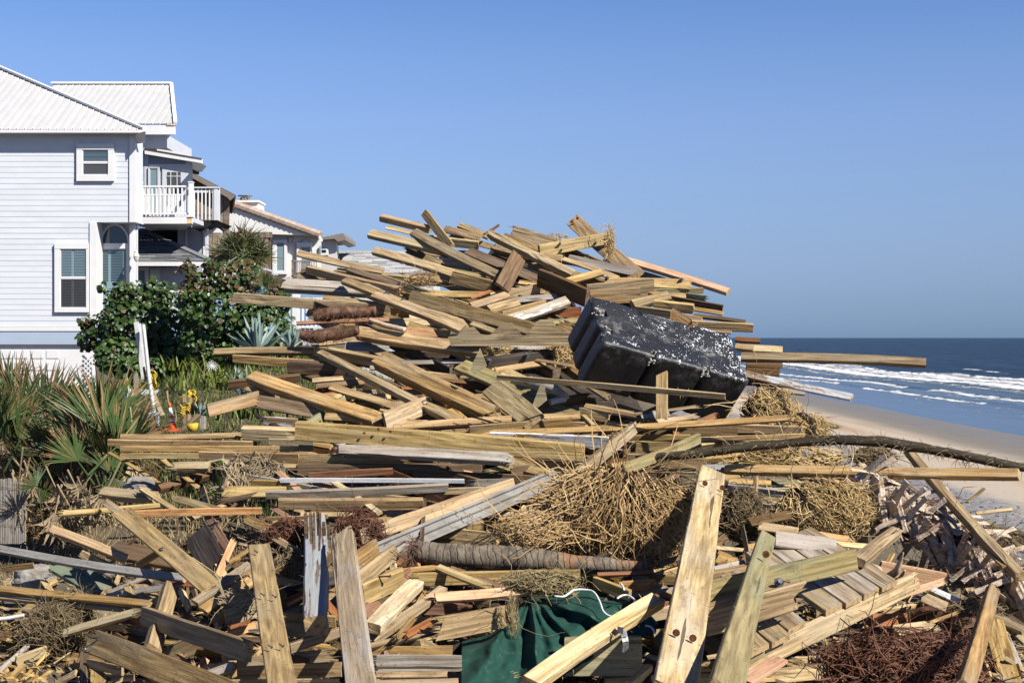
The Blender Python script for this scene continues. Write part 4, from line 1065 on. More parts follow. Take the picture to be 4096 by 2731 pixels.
11 -100 755 1280 895 84 46 38 t -.1 |brown weathered rail entering at the left edge|D=10.0:9.3
11 -100 820 1110 935 66 46 30 t .02 |second brown rail lying under the first at the left edge|D=10.0:9.4
11 205 935 890 1000 72 24 30 t -.1 |tan stud lying among roots at lower left
11 350 755 480 690 58 24 30 h .1 |small bright stud wedged by the grey boulder
11 520 560 900 780 190 12 30 E .3 |mossy green broken board beside the boulder|e1=s
11 550 1140 1145 968 82 24 30 p -.3 |pale splintered stud over the grass roots|e1=s,e2=s
11 640 1170 1380 880 120 26 22 p -.1 |wide pale plank under the splintered stud
11 1465 745 1305 1290 158 46 25 t -.3 |upright brown beam end leaning right at lower left|e1=a-.2
11 1235 990 2135 1300 178 24 16 t -.42 |heavy greenish plank with a knot, crossing the lower left
11 785 1210 1990 1690 240 28 14 t -.6 |widest grey green plank at the bottom left corner|e1=s
11 1670 880 2150 555 88 24 35 t -.25 |brown stud slanting up right at lower left
11 1740 950 2160 690 110 26 30 h -.05 |honey plank under the slanting brown stud
11 1830 1060 2180 820 100 26 20 t .05 |shaded brown plank at lower left
11 130 1385 400 1290 92 26 25 h -.1 |honey plank end in the lower left corner debris|e1=r
11 -20 1475 300 1190 48 24 30 g -.05 |long grey strip in the lower left corner
11 60 1560 200 1410 56 24 30 h -.15 |short honey stick at the bottom left corner
11 -40 1530 160 1580 50 24 30 t -.3 |brown stud at the very bottom left corner
11 722 1290 722 1600 84 44 25 d -.15 |dark upright post with a torn top at bottom left|e1=s
11 750 1400 1050 1465 84 26 20 t -.2 |thin tan plank under the widest grey green plank
12 785 195 785 1085 216 44 10 P -.45 |broken white grey painted post with splintered brown top|e1=s
11 1690 290 1880 640 240 28 14 k .1 |black charred slab standing in the hollow at lower left
11 850 1430 850 1580 150 26 15 h -.1 |rounded tan plank end at the bottom left|e1=r
11 1330 1400 1760 1190 180 28 20 t .0 |wide tan plank behind the heavy knotted plank
11 1690 1530 2000 1425 84 26 30 g -.2 |grey plank end at the bottom of the picture
11 930 790 1400 600 40 24 35 g .25 |grey stick in the shadows at lower left
11 900 830 1500 740 60 26 45 g .2 |shaded grey plank under the long grey topped beam
11 1930 560 2130 430 40 24 30 t .1 |thin stick in the dark hollow at lower left
11 20 590 290 560 56 24 20 t .3 |small board behind the grey boulder
12 292 400 510 1720 222 26 10 t -.85 |tall brown plank with a split centre and nails, standing at lower left
12 1010 300 1190 1740 236 24 14 l -.95 |tall lilac grey plank standing beside the white post|e1=s
12 318 262 665 482 72 24 38 t -.1 |brown stud behind the tall split plank
12 1100 545 1300 400 152 26 25 t -.15 |tan beam end beside the tall lilac plank
12 1130 690 1455 450 138 26 18 t -.2 |brown plank with a notched end under the metal channel|e2=s
12 1175 810 1520 660 190 26 22 h -.3 |short six sided plank with a bent nail
12 1265 1100 1640 720 172 46 38 p -.4 |pale stud with a blackened knot near its lower end
12 1185 970 1600 640 140 26 10 r -.05 |red brown shaded board under the short plank
12 1240 1215 1870 765 108 46 30 t -.12 |brown beam slanting up right below the palm trunk
12 1480 1180 1620 1010 60 26 20 t -.3 |torn rotten brown splinter slab, lower centre|e1=s,e2=s
12 1560 1150 1760 1040 70 26 20 r -.25 |torn rusty brown slab, lower centre|e1=s,e2=s
12 1245 1255 1850 1120 66 46 40 t -.15 |thin brown beam running to the broken ended plank
12 445 690 690 745 92 26 30 t .1 |brown plank end in the hollow behind the tall plank
12 500 1010 950 1045 110 26 25 h -.05 |cracked honey plank behind the two tall planks
12 520 1100 820 1130 130 26 10 t .05 |wide tan plank in shade below the cracked plank
12 555 1270 980 1130 94 24 25 t -.25 |brown stud between the two tall planks
12 0 1010 280 930 150 28 15 t -.05 |shaded wide plank with dark stamped marks
12 100 1400 900 1330 110 26 20 t -.05 |greenish plank at the bottom between the tall planks|e2=s
12 105 1490 1000 1450 130 26 14 t -.25 |tan plank lying level at the bottom
12 -40 1568 980 1556 60 26 25 t -.4 |grey brown board along the bottom edge
12 1250 1300 1950 1290 96 28 14 t -.05 |tan plank under the torn ended plank, near the cloth
12 1290 1395 2030 1400 140 28 14 g -.2 |grey speckled plank left of the green cloth|e1=s
12 1300 1500 1905 1495 74 24 30 t -.3 |honey brown stud under the speckled plank
12 1290 1575 2000 1560 70 26 30 t -.45 |brown board at the bottom edge left of the cloth
12 1660 150 2100 100 66 26 35 n .1 |pale greenish board end above the metal channel
12 650 130 1110 130 60 46 30 t .1 |brown beam end behind the broken white post
12 1160 315 2480 -135 124 28 10 h -.1 |long honey plank slanting up right beside the metal channel
12 -10 540 130 500 36 24 30 h .1 |short thin honey stud in the shade left of the tall plank
12 460 30 1700 30 110 46 25 t .08 |long brown beam in shade at the centre|D=10.8:10.8
12 690 110 700 400 20 24 30 r -.3 |thin rusty splinter on the white post's top|e1=s
13 95 1105 760 985 205 26 16 h -.3 |wide honey plank with a jagged torn left end beside the cloth|e1=s
13 100 840 870 775 100 24 38 f -.2 |pinkish brown stud with a ragged end above the cloth|e1=s
13 -100 680 1330 650 120 26 18 h -.05 |honey plank lying level under the palm trunk|e1=s
13 -100 600 1320 590 40 26 40 t .05 |thin brown board touching the palm trunk's underside
13 110 575 570 755 72 24 38 p -.22 |short reddish edged stud poking out under the palm trunk
13 900 1580 1990 860 190 46 38 p -.75 |pale beam with a twisted metal strap, slanting over the cloth
13 1200 1340 1858 1330 330 28 10 n -.2 |very wide greenish plank at the bottom centre
13 1455 700 1760 815 108 24 28 h -.3 |short stud with a notched end lying on the cloth
13 1660 760 1960 740 130 26 20 f -.1 |pinkish plank end under the dry twigs|e2=s
13 1770 1590 1895 1440 110 44 30 h -.35 |short honey post end at the bottom centre
13 1480 640 1960 620 50 46 30 r -.02 |red brown bark covered stick right of the palm trunk
14 620 70 352 1640 246 26 12 x -1.1 |tall broad honey plank with rusty holes standing at right of centre|taper=.93:1.04
14 1015 525 712 1640 205 24 16 n -.9 |tapering greenish plank with a bolt hole standing at right|D=8.9:6.3,taper=.70:1.1
14 545 1130 1210 940 235 46 22 t -.75 |thick brown beam end with a bolt head, right of the tall planks|e2=s
14 560 930 1640 690 168 26 12 n -.95 |greenish grained plank crossing above the deck section
15 415 705 690 490 112 46 -30 t -.7 |dark shadowed beam end rising right above the deck section
14 1070 545 1500 600 120 26 55 g -.35 |grey plank lying flat above the deck section
14 640 770 860 720 70 26 40 g .05 |grey sandy plank end left of the tapering plank
14 560 830 860 770 100 46 20 t .0 |shaded brown beam behind the tall broad plank
14 850 1560 1110 1400 110 26 30 f -.5 |fresh orange wood wedge at the bottom right
14 30 1580 170 1460 80 44 30 h -.4 |small honey post end at the bottom, left of the broad plank
14 735 178 1152 222 62 24 28 G -.1 |grey painted stud pointing right from behind the broad plank
14 715 262 1040 312 36 24 28 G -.1 |thin grey stud pointing right below the grey painted stud
14 700 232 1282 222 100 26 15 h .1 |honey plank lying level behind the grey studs|e2=s
14 935 108 912 380 44 44 30 h -.15 |short upright round stake behind the grey stud
14 740 135 1040 150 50 24 30 h .05 |thin honey stud behind the top of the broad plank
14 1020 138 1424 132 48 26 30 n .15 |weathered stud above the right straw bundle
14 885 425 1168 375 70 26 40 d -.1 |dark plank end above the deck section|e2=s
14 955 455 1230 495 70 26 35 p .0 |pale stud with a yellow stain above the deck section
14 1290 500 1440 530 40 26 40 p .05 |pale thin board left of the palm boots
15 60 500 350 545 50 26 40 f .1 |pale fresh board under the right straw bundle
15 200 570 520 600 44 26 30 p .05 |cream board right of the greenish plank
15 560 760 1040 850 140 28 22 f -.1 |broad pale fresh plank with a curl mark beside the deck section|e2=r
15 640 960 1020 845 54 26 20 f -.3 |orange splintered strip lying on the broad fresh plank|e1=s,e2=s
15 1010 870 1225 858 64 46 30 n .05 |mossy stub under the palm boots|e2=s
15 945 905 1295 1065 48 24 40 W .0 |white edged stud sloping right, lower right
15 1010 895 1600 1190 60 46 38 n .1 |greenish beam sloping to the right edge
15 1380 1110 1600 1200 74 46 35 t .0 |brown beam end at the lower right edge
15 870 955 1045 1030 76 26 25 h .0 |short honey plank under the deck section's right end
15 1375 900 1175 1600 128 46 28 t -.7 |tall weathered plank with crumbling plaster standing at lower right|D=9.3:7.0,e1=s
15 1375 1120 1510 1600 150 28 14 h .0 |wide honey plank lying down the slope at lower right
15 1450 1230 1600 1600 84 28 14 g .1 |narrow grey plank beside the wide honey plank, lower right
15 1095 1250 1200 1440 110 28 14 g .1 |grey board with white patches in the lower right shade
15 1480 1160 1620 1290 60 24 30 h .2 |honey stud at the right edge, lower corner
15 1300 1420 1345 1550 70 24 30 h .0 |short tan plank end at the bottom right
15 1060 1560 1190 1450 60 12 30 W .0 |white painted chip of board at the bottom right
15 560 1010 640 990 40 24 30 t .1 |small shaded offcut under the deck section
15 720 700 830 730 60 24 20 n .2 |small greenish stud by the palm boots
15 620 720 660 650 34 24 30 h .1 |tiny honey stick beside the grey palm spikes
10 -1010 962 1960 812 74 24 34 h -.16 |very long honey stud rising right past the foot of the float|D=12.4:12.2
10 560 945 1500 940 76 26 12 d .0 |dark plank in shade under the very long honey stud
10 1060 895 2122 925 84 24 22 h .0 |honey stud ending square beside the lower straw bundle
10 1120 1015 2122 978 58 24 22 h .0 |lower honey stud of the pair beside the straw bundle
10 300 992 1065 985 58 24 25 t .05 |brown stud lying level above the root ball
10 560 1075 1110 1050 96 24 25 t .1 |shaded brown stud above the root ball
10 440 1285 1145 1000 104 24 25 n -.45 |yellow green stud slanting up right behind the root ball
9 1620 1350 2170 890 116 46 22 t -.4 |weathered brown beam leaning up right behind the root ball|e2=s
10 490 1200 1212 1238 128 26 14 t -.1 |brown plank with a square right end above the root ball
10 540 1295 1115 1300 62 24 30 t -.05 |thin brown stud under the square ended plank
10 1180 1280 1430 1282 94 46 35 G .0 |round ended pale grey beam beside the tall broad plank|e2=r
10 -720 432 1386 612 58 24 25 h -1.3 |long slim honey stud crossing in front of the black float|D=12.4:11.9
10 802 405 805 830 112 24 12 h -.5 |short upright stake with green stains against the float|D=12.6:12.4,e1=a.4
10 90 705 830 845 72 24 30 h -.35 |honey stud sloping right under the float's lower edge
10 40 760 300 800 100 26 5 t -.2 |brown plank with a square cut end under the float
10 550 775 1112 705 30 26 30 t -.5 |thin brown strip with a pointed end under the float|e2=s
10 610 790 870 770 60 12 35 G -.45 |crumbling grey board chip under the float
10 760 850 1112 795 56 24 30 t -.5 |brown stud with a crumbled end under the float|e2=s
9 1350 700 1715 640 120 46 25 d -.2 |mossy rotten beam end in the centre|e2=s
9 1380 665 1545 625 60 44 25 W -.35 |small white topped post end in the centre
9 1600 745 1930 800 106 26 8 t -.05 |brown plank with a square end left of the float's stake
9 845 525 1245 850 196 28 18 p -.4 |yellow grey blotched plank leaning in the centre
9 560 330 1260 640 140 26 35 n -.12 |green grey stringer board with a triangular block in the centre
9 1260 680 1620 800 110 26 35 n -.14 |green grey stringer end with a triangular block, right of centre
9 850 385 1335 305 58 24 38 h .05 |olive stud lying behind the stringer board
9 160 395 545 440 50 24 38 h .1 |curved honey stud in the centre shade
9 360 455 800 500 40 24 30 d .12 |dark stud in the centre shade
9 1690 800 1800 905 56 44 30 p -.35 |pale stub of a stake near the centre
9 1540 870 1720 880 60 24 20 h .0 |tan plank piece right of the crumbling stud
9 1000 590 1440 610 36 24 35 h .1 |thin lit edge of a stud right of centre
9 0 590 240 565 40 24 30 t .1 |brown stud under the massive broken beam
9 150 850 560 860 44 24 30 h .0 |honey stud tip under the spiked plank
9 200 680 560 830 80 24 35 h .0 |honey stud below the massive broken beam
9 1900 850 2040 880 50 44 20 t .0 |small brown block under the sloping stud
'''
SKIP = set()
for ln in TABLE.strip().splitlines():
    parts = ln.split('|'); q = parts[0].split()
    o_ = {}
    if len(parts) > 2:
        for kv in parts[2].split(','):
            k_, v_ = kv.split('=')
            if k_ in ('D', 'taper'): o_[k_] = tuple(float(z) for z in v_.split(':'))
            elif k_ == 'warp': o_[k_] = float(v_)
            else: o_[k_] = v_
    ob = B(q[0], *[float(z) for z in q[1:6]], q[6], float(q[7]), q[8], float(q[9]) if len(q) > 9 else 0, parts[1], o_)
    if 'two black clips' in parts[1]: clipbeam = ob
# ---------------------------------------------------------------- details fixed to boards
def find(txt):
    for o in ALLB:
        if txt in o.get('label', ''): return o
    raise KeyError(txt)
def attach(mb, name, mat, board):
    o = mb.obj(name, mat); o.parent = board; o.matrix_parent_inverse = board.matrix_basis.inverted(); return o
def dd(f, x, y, off=0): return depth(*dxy(f, x, y)) + off
def face_d(board, f, x, y):          # depth where the sight line meets the board
    O = Vector((0, 0, CAM_Z)); P = at(f, x, y, 10.0); d = (P - O)
    iv = board.matrix_basis.inverted(); o2 = iv @ O; d2 = (iv.to_3x3() @ d)
    hit = board.data and None
    xs = [v.co for v in board.data.vertices]; hy = max(abs(c.y) for c in xs); hz = max(abs(c.z) for c in xs)
    best = None
    for ax, h in ((1, hy), (2, hz)):
        for sg in (-1, 1):
            if abs(d2[ax]) < 1e-6: continue
            t = (sg * h - o2[ax]) / d2[ax]; q = o2 + d2 * t
            other = 2 if ax == 1 else 1; hh = hz if ax == 1 else hy
            if t > 0 and abs(q[other]) <= hh * 1.02 and (best is None or t < best): best = t
    return 10.0 * (best if best else 1.0)
def nails(txt, f, pts, l=.06, r=.004, dirs=None, mat='steel', name='nail'):
    b = find(txt)
    for i, (x, y) in enumerate(pts):
        D = face_d(b, f, x, y); P = at(f, x, y, D)
        dv = Vector(dirs[i % len(dirs)] if dirs else (R.uniform(-1, 1), -.5, R.uniform(-.4, .6))).normalized()
        mb = MB(); mb.tube([P - dv * l * .3, P + dv * l], r, 5); mb.tube([P + dv * l, P + dv * (l + .004)], r * 2, 6)
        attach(mb, name, M[mat], b)
def bolts(txt, f, pts, r=.016):
    b = find(txt)
    for (x, y) in pts:
        D = face_d(b, f, x, y); P = at(f, x, y, D)
        mb = MB(); mb.tube([P + Vector((0, .01, 0)), P + Vector((0, -.012, .004))], r * 1.4, 10); mb.tube([P + Vector((0, -.01, .004)), P + Vector((.0, -.045, .02))], r * .75, 6)
        attach(mb, 'bolt', M['steel'], b)
def holes(txt, f, pts, r=.014):
    b = find(txt)
    for (x, y) in pts:
        D = face_d(b, f, x, y); P = at(f, x, y, D)
        mb = MB(); mb.tube([P, P + Vector((0, -.003, 0))], r, 9); attach(mb, 'nail_hole', M['rusthole'], b)
M['rusthole'] = plain('rusted hole', (.05, .02, .01), .9, .1, 0, 0, 60, (.16, .06, .025))
cb = find('two black clips')
for (x, y) in ((345, 872), (500, 937)):
    D = face_d(cb, '4', x, y); P = at('4', x, y, D - .02)
    mb = MB(); mb.bar(P + Vector((-.018, 0, .03)), P + Vector((.018, -.01, -.03)), .05, .04, (0, -1, 0)); attach(mb, 'clip', M['steel'], cb)
nails('row of bent nails', '9', [(640, 862), (760, 850), (880, 830), (1200, 825), (1300, 808), (500, 860)], .05, .005, [(1, -.4, -.25)])
nails('nails sticking from its cut end', '8', [(2062, 655), (2060, 730), (2070, 765), (2058, 715)], .07, .005, [(1, -.3, .25), (1, -.4, -.1)])
nails('split centre and nails', '12', [(255, 432), (310, 800), (410, 815), (375, 1245), (470, 1235)], .02, .004, [(.8, -.5, -.4)])
nails('short six sided plank', '12', [(1340, 655)], .06, .006, [(1, -.3, .1)])
nails('dark shadowed beam end rising', '15', [(680, 490)], .06, .006, [(-.6, -.4, -.3)])
bolts('split honey plank with two bolts', '5', [(757, 722), (1443, 738)])
bolts('bolted honey plank', '15', [(716, 156), (782, 207)], .022)
bolts('charred beam with two bolts', '9', [(1172, 235), (825, 290)], .018)
bolts('thick brown beam end with a bolt head', '14', [(1097, 855)], .02)
bolts('honey stud tipped with straw', '5', [(322, 407), (650, 402), (335, 467)], .011)
holes('tall broad honey plank', '14', [(570, 147), (693, 178), (365, 1210), (484, 1248)], .02)
holes('rising highest at the right', '5', [(482, 170), (432, 200)], .02)
holes('tapering greenish plank', '14', [(1004, 652)], .022)
holes('massive long level beam', '9', [(-360, 860), (-200, 915), (-90, 935), (-330, 950)], .012)
nails('broad honey plank leaning', '11', [(1375, 415)], .04, .005)
nails('widest grey green plank', '11', [(790, 1180), (795, 1245)], .05, .006)
hb = find('twisted metal strap')
D = face_d(hb, '13', 1680, 1130) - .02
mb = MB(); pts = [(1615, 1150), (1650, 1110), (1700, 1115), (1712, 1170), (1722, 1210), (1720, 1300)]
for (p, q) in zip(pts[:-1], pts[1:]): mb.bar(at('13', *p, D), at('13', q[0], q[1] + 4, D - .01), .035, .004, (.3, -1, 0))
attach(mb, 'metal_strap', M['steel'], hb)

# ---------------------------------------------------------------- buried timbers filling the heap
POLY = [(700, 610), (860, 600), (960, 560), (1040, 530), (1200, 560), (1330, 560), (1440, 625), (1560, 655), (1620, 690), (1690, 740), (1745, 800), (1770, 850), (1830, 930), (1890, 1010), (1960, 1070), (2080, 1150), (2200, 1300), (2352, 1420), (2352, 1568), (0, 1568), (0, 1440), (120, 1350), (240, 1260), (330, 1230), (500, 1110), (520, 1040), (640, 990), (610, 900), (640, 830), (720, 790), (720, 740), (690, 680)]
def inside(x, y):
    c = False; n = len(POLY)
    for i in range(n):
        x1, y1 = POLY[i]; x2, y2 = POLY[(i + 1) % n]
        if (y1 > y) != (y2 > y) and x < (x2 - x1) * (y - y1) / (y2 - y1) + x1: c = not c
    return c
FR['d'] = (0, 0, 2352 / 4096.0)
rr = random.Random(5)
KEEP = [(1520, 815, 215, 140), (1410, 1170, 150, 100), (1900, 1360, 190, 110), (2190, 1250, 170, 90), (1290, 1460, 230, 110), (2050, 1510, 170, 80), (1190, 1275, 260, 45), (1880, 1160, 90, 70), (1750, 945, 60, 50)]
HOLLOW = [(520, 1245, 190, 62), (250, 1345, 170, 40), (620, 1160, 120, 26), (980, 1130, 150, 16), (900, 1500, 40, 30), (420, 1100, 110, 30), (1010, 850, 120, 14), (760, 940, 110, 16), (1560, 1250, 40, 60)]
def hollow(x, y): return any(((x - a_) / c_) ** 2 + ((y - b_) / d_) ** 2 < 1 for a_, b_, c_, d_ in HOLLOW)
def blocked(x, y): return any(((x - a_) / c_) ** 2 + ((y - b_) / d_) ** 2 < 1 for a_, b_, c_, d_ in KEEP)
# the long white painted post, float and cloth stay clear: fillers lie deeper
zones = (('summit of the heap', 520, 700), ('upper middle of the heap', 700, 860), ('middle of the heap', 860, 1060), ('lower middle of the heap', 1060, 1260), ('foot of the heap', 1260, 1568))
matname = {'h': 'honey coloured', 't': 'brown', 'd': 'dark', 'g': 'grey', 'p': 'pale', 'n': 'greenish', 'k': 'blackened', 'r': 'red brown'}
LMK = [(1400, 560, 'the straw tipped stud'), (1180, 620, 'the standing dark plank'), (900, 560, 'the leaning brown stud'), (1010, 640, 'the dry root tuft'), (1620, 650, 'the sooty patched beam'), (1560, 720, 'the float upper edge'), (1240, 710, 'the peeling white stud'), (880, 660, 'the beam with black clips'), (740, 740, 'the palm logs'), (1200, 770, 'the sawtooth board'), (980, 780, 'the thick honey beam'), (1100, 850, 'the stair blocks'), (1330, 900, 'the float left corner'), (1750, 930, 'the right straw bundle'), (920, 880, 'the massive broken beam'), (680, 900, 'the dark ended beam'), (1180, 920, 'the blotched plank'), (1600, 1000, 'the flaking paint plank'), (640, 1010, 'the pale yellow beam end'), (1000, 1060, 'the grey driftwood beam'), (420, 1010, 'the stacked studs at left'), (800, 1100, 'the white rail'), (1410, 1060, 'the straw root ball'), (1720, 1120, 'the grey painted stud'), (330, 1200, 'the torn diagonal plank'), (160, 1290, 'the grey boulder'), (200, 1400, 'the brown rails'), (440, 1450, 'the heavy knotted plank'), (620, 1400, 'the tall split plank'), (730, 1300, 'the broken white post'), (800, 1400, 'the tall lilac grey plank'), (940, 1340, 'the short six sided plank'), (1180, 1280, 'the ringed palm trunk'), (1200, 1450, 'the green cloth'), (1620, 1350, 'the tall rusty holed plank'), (1690, 1450, 'the tapering greenish plank'), (1900, 1330, 'the deck section'), (2000, 1490, 'the red roots'), (2120, 1230, 'the palm boots'), (2220, 1450, 'the plaster crusted plank'), (100, 1500, 'the corner grass tangle'), (1000, 1530, 'the speckled grey plank')]
USED = set(); cnt = 0; tries = 0; occ = {}
while cnt < 270 and tries < 20000:
    tries += 1
    y = rr.uniform(540, 1568); x = rr.uniform(0, 2352)
    if not inside(x, y) or blocked(x, y): continue
    if rr.random() > {0: 1.0, 1: 1.0, 2: 1.0, 3: .9}.get(int((y - 540) // 257), .85): continue
    cell = (int(x // 75), int(y // 38))
    if occ.get(cell, 0) >= 1: continue
    steep = y > 1180
    ang = rr.gauss(8 if x < 1400 else -2, 13) if not steep else rr.choice((rr.gauss(25, 20), rr.gauss(-25, 18), rr.gauss(3, 10)))
    if y < 900: ang = rr.gauss(16, 14)
    L = rr.uniform(130, 420) * (1 if y > 700 else .8)
    if x > 1900: L *= .6
    dx, dy_ = math.cos(math.radians(ang)) * L / 2, math.sin(math.radians(ang)) * L / 2
    if not (inside(x - dx, y - dy_) and inside(x + dx, y + dy_)):
        if steep and x < 2200 and y > 1450: pass
        else: continue
    occ[cell] = occ.get(cell, 0) + 1
    mt = rr.choice('ttttthhddddgnrkp'); sec = rr.choice(('24', '26', '26', '46', '44', '28'))
    w = rr.uniform(16, 40) * (1.25 if steep else .9)
    layer = rr.choice((.18, .32, .48, .62))
    lm = min(LMK, key=lambda q: math.hypot(q[0] - x, (q[1] - y) * 1.3)); ddx, ddy = x - lm[0], (y - lm[1]) * 1.6
    pos = (('right of' if ddx > 0 else 'left of') if abs(ddx) > abs(ddy) else ('below' if ddy > 0 else 'above'))
    tl = 'level' if abs(ang) < 6 else ('sloping right' if ang > 0 else 'rising right')
    kd = {'24': 'stud', '26': 'plank', '46': 'beam', '44': 'post', '28': 'wide plank'}[sec]
    ln_ = 'short ' if L < 200 else ('long ' if L > 330 else ('stubby ' if w > 34 else ''))
    lab = f'{ln_}{matname[mt]} {kd} half buried {tl} {pos} {lm[2]}'
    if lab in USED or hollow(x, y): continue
    USED.add(lab)
    B('d', x - dx, y - dy_, x + dx, y + dy_, w, sec, rr.uniform(5, 50), mt, layer, lab, {'g': lab + ' group', 'e1': rr.choice('ccssr'), 'e2': rr.choice('ccssr')})
    cnt += 1
cnt2 = 0; tries = 0
while cnt2 < 200 and tries < 9000:
    tries += 1
    y = rr.uniform(700, 1568) if rr.random() < .3 else rr.uniform(1130, 1568); x = rr.uniform(0, 2352)
    if rr.random() < .35: x = rr.uniform(0, 700)
    if not inside(x, y) or blocked(x, y): continue
    ang = rr.choice((rr.gauss(30, 25), rr.gauss(-30, 22), rr.gauss(0, 12), rr.uniform(-90, 90))); L = rr.uniform(50, 150); w = rr.uniform(7, 20)
    dx, dy_ = math.cos(math.radians(ang)) * L / 2, math.sin(math.radians(ang)) * L / 2
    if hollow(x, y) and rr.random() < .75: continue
    mt = rr.choice('hhppttddgfrk'); sec = rr.choice(('24', '26', '12', '28')); cnt2 += 1
    lm = min(LMK, key=lambda q: math.hypot(q[0] - x, (q[1] - y) * 1.3)); ddx, ddy = x - lm[0], (y - lm[1]) * 1.6
    pos = (('right of' if ddx > 0 else 'left of') if abs(ddx) > abs(ddy) else ('below' if ddy > 0 else 'above'))
    tl = 'level' if abs(ang) < 9 else (('steep' if abs(ang) > 48 else 'sloping right') if ang > 0 else ('upright' if abs(ang) > 48 else 'rising right'))
    lab = f"{'small' if w < 13 else 'broken'} {dict(matname, f='orange')[mt]} {'splinter' if w < 13 else 'offcut'}, {tl}, {pos} {lm[2]}"
    if lab in USED: continue
    USED.add(lab)
    B('d', x - dx, y - dy_, x + dx, y + dy_, w, sec, rr.uniform(5, 50), mt, rr.choice((-.06, .04, .16, .3)), lab, {'g': 'loose broken offcuts on the heap', 'e1': rr.choice('sscr'), 'e2': rr.choice('ssc')}, 'offcut')
for o in ALLB:
    if o.get('group') and o['group'] != 'loose broken offcuts on the heap': o['group'] = 'half buried timbers of the heap'

# ---------------------------------------------------------------- other pieces of wreckage
def prism_thing(name, f, pts, D, t, mat, label, cat):
    mb = MB(); V = [at(f, x, y, D) for x, y in pts]; c = sum(V, Vector()) / len(V)
    mb.prism([v_ - c for v_ in V], (0, t, 0)); o = mb.obj(name, mat); o.location = c; return tag(o, label, cat)
prism_thing('sawtooth_board', '4', [(905, 1262), (985, 1252), (1060, 1176), (1140, 1166), (1205, 1236), (1290, 1246), (1400, 1142), (1495, 1131), (1590, 1246), (1618, 1246), (1738, 1112), (1856, 1101), (1950, 1216), (2035, 1206), (2015, 1345), (930, 1345)], 14.35, .05, M['t'], 'brown notched board with trapezoid teeth along its top, left of the float', 'stair stringer')
prism_thing('stair_block', '9', [(738, 166), (668, 310), (646, 388), (690, 404), (802, 330)], 13.1, .09, M['n'], 'triangular wooden block standing on the grey green stringer board', 'wood block')
prism_thing('stair_block', '9', [(1332, 505), (1290, 512), (1222, 690), (1262, 722), (1358, 645)], 12.7, .09, M['n'], 'triangular wooden block on the stringer end right of centre', 'wood block')

def rough_tube(name, f, pts, D, rad, mat, label, cat, n=14, amp=.12, ring=0, seg=60, kids=None):
    P = [at(f, p[0], p[1], (D if not hasattr(D, '__len__') else D[0] + (D[1] - D[0]) * i / (len(pts) - 1))) for i, p in enumerate(pts)]
    r0 = [px(f, r_, P[0].y) for r_ in rad]
    Q = []; rr_ = []
    for i in range(seg + 1):
        t = i / seg * (len(P) - 1); k = min(int(t), len(P) - 2); u = t - k; u2 = u * u * (3 - 2 * u) if len(P) > 2 else u
        Q.append(P[k].lerp(P[k + 1], u)); r_ = r0[k] + (r0[k + 1] - r0[k]) * u
        if ring: r_ *= 1 + ring * (((i % 3) / 3.0) - .4)
        rr_.append(r_ * (1 + amp * .5 * mn.noise(Vector((i * .07, r0[0] * 50, 0)))))
    root = thing(name, label, cat, Q[0])
    mb = MB(); mb.tube(Q, rr_, n)
    mb.v = [tuple(Vector(v_) + Vector((mn.noise(Vector(v_) * 9), mn.noise(Vector(v_) * 9 + Vector((5, 0, 0))), mn.noise(Vector(v_) * 9 + Vector((0, 7, 0))))) * amp * r0[0]) for v_ in mb.v]
    mb.obj('trunk' if 'palm' in name or 'log' in name else 'shaft', mat, root, True)
    return root, Q, rr_
def shag(root, Q, rr_, n, l, mat, name='bark_fibre', r=.002):
    mb = MB()
    for _ in range(n):
        k = R.randrange(1, len(Q) - 1); ax = (Q[k + 1] - Q[k - 1]).normalized(); a_ = R.uniform(0, 6.28)
        s1 = ax.orthogonal().normalized(); s2 = ax.cross(s1); d_ = s1 * math.cos(a_) + s2 * math.sin(a_)
        p = Q[k] + d_ * rr_[k] * .95; ll = l * R.uniform(.4, 1.2); dr = (ax * R.uniform(-1, 1) + d_ * R.uniform(.1, .6) + Vector((0, 0, -.2))).normalized()
        mb.tube([p, p + dr * ll * .5, p + dr * ll + Vector((0, 0, -.25 * ll))], [r, r, r * .3], 3, False)
    mb.obj(name, mat, root)['kind'] = 'stuff'
M['palmbark'] = None
m, nt, b = newmat('ringed palm bark'); v, _ = objvec(nt, False)
n1 = noise(nt, mapping(nt, v, (9, 9, 3)), 1.6, 6, .7); n2 = noise(nt, v, 4, 4, .6)
col = mixc(nt, smooth_(nt, n1, .35, .68), (.07, .054, .038), (.20, .165, .12)); col = mixc(nt, smooth_(nt, n2, .56, .68, 0, .7), col, (.24, .115, .05))
sx = N(nt, 'ShaderNodeSeparateXYZ'); nt.links.new(v, sx.inputs[0])
rg = math_(nt, 'SINE', math_(nt, 'ADD', math_(nt, 'MULTIPLY', sx.outputs[0], 128.0), math_(nt, 'MULTIPLY', n2, 22.0)))
col = mixc(nt, smooth_(nt, rg, .80, 1.0, 0, .5), col, (.035, .028, .022))
nt.links.new(col, b.inputs['Base Color']); b.inputs['Roughness'].default_value = .85; bump(nt, b, math_(nt, 'ADD', n1, math_(nt, 'MULTIPLY', smooth_(nt, rg, .6, 1), -.5)), .8, .015)
M['palmbark'] = m
root, Q, r_ = rough_tube('fallen_palm', '13', [(-140, 435), (200, 470), (760, 495), (1300, 540), (1860, 572)], (9.6, 9.6), [86, 100, 102, 74, 46], M['palmbark'], 'fallen grey ringed palm trunk lying below the big straw root ball', 'palm trunk', 18, .14, .012, 110)
shag(root, Q[:6], r_[:6], 160, .10, M['redroot'])
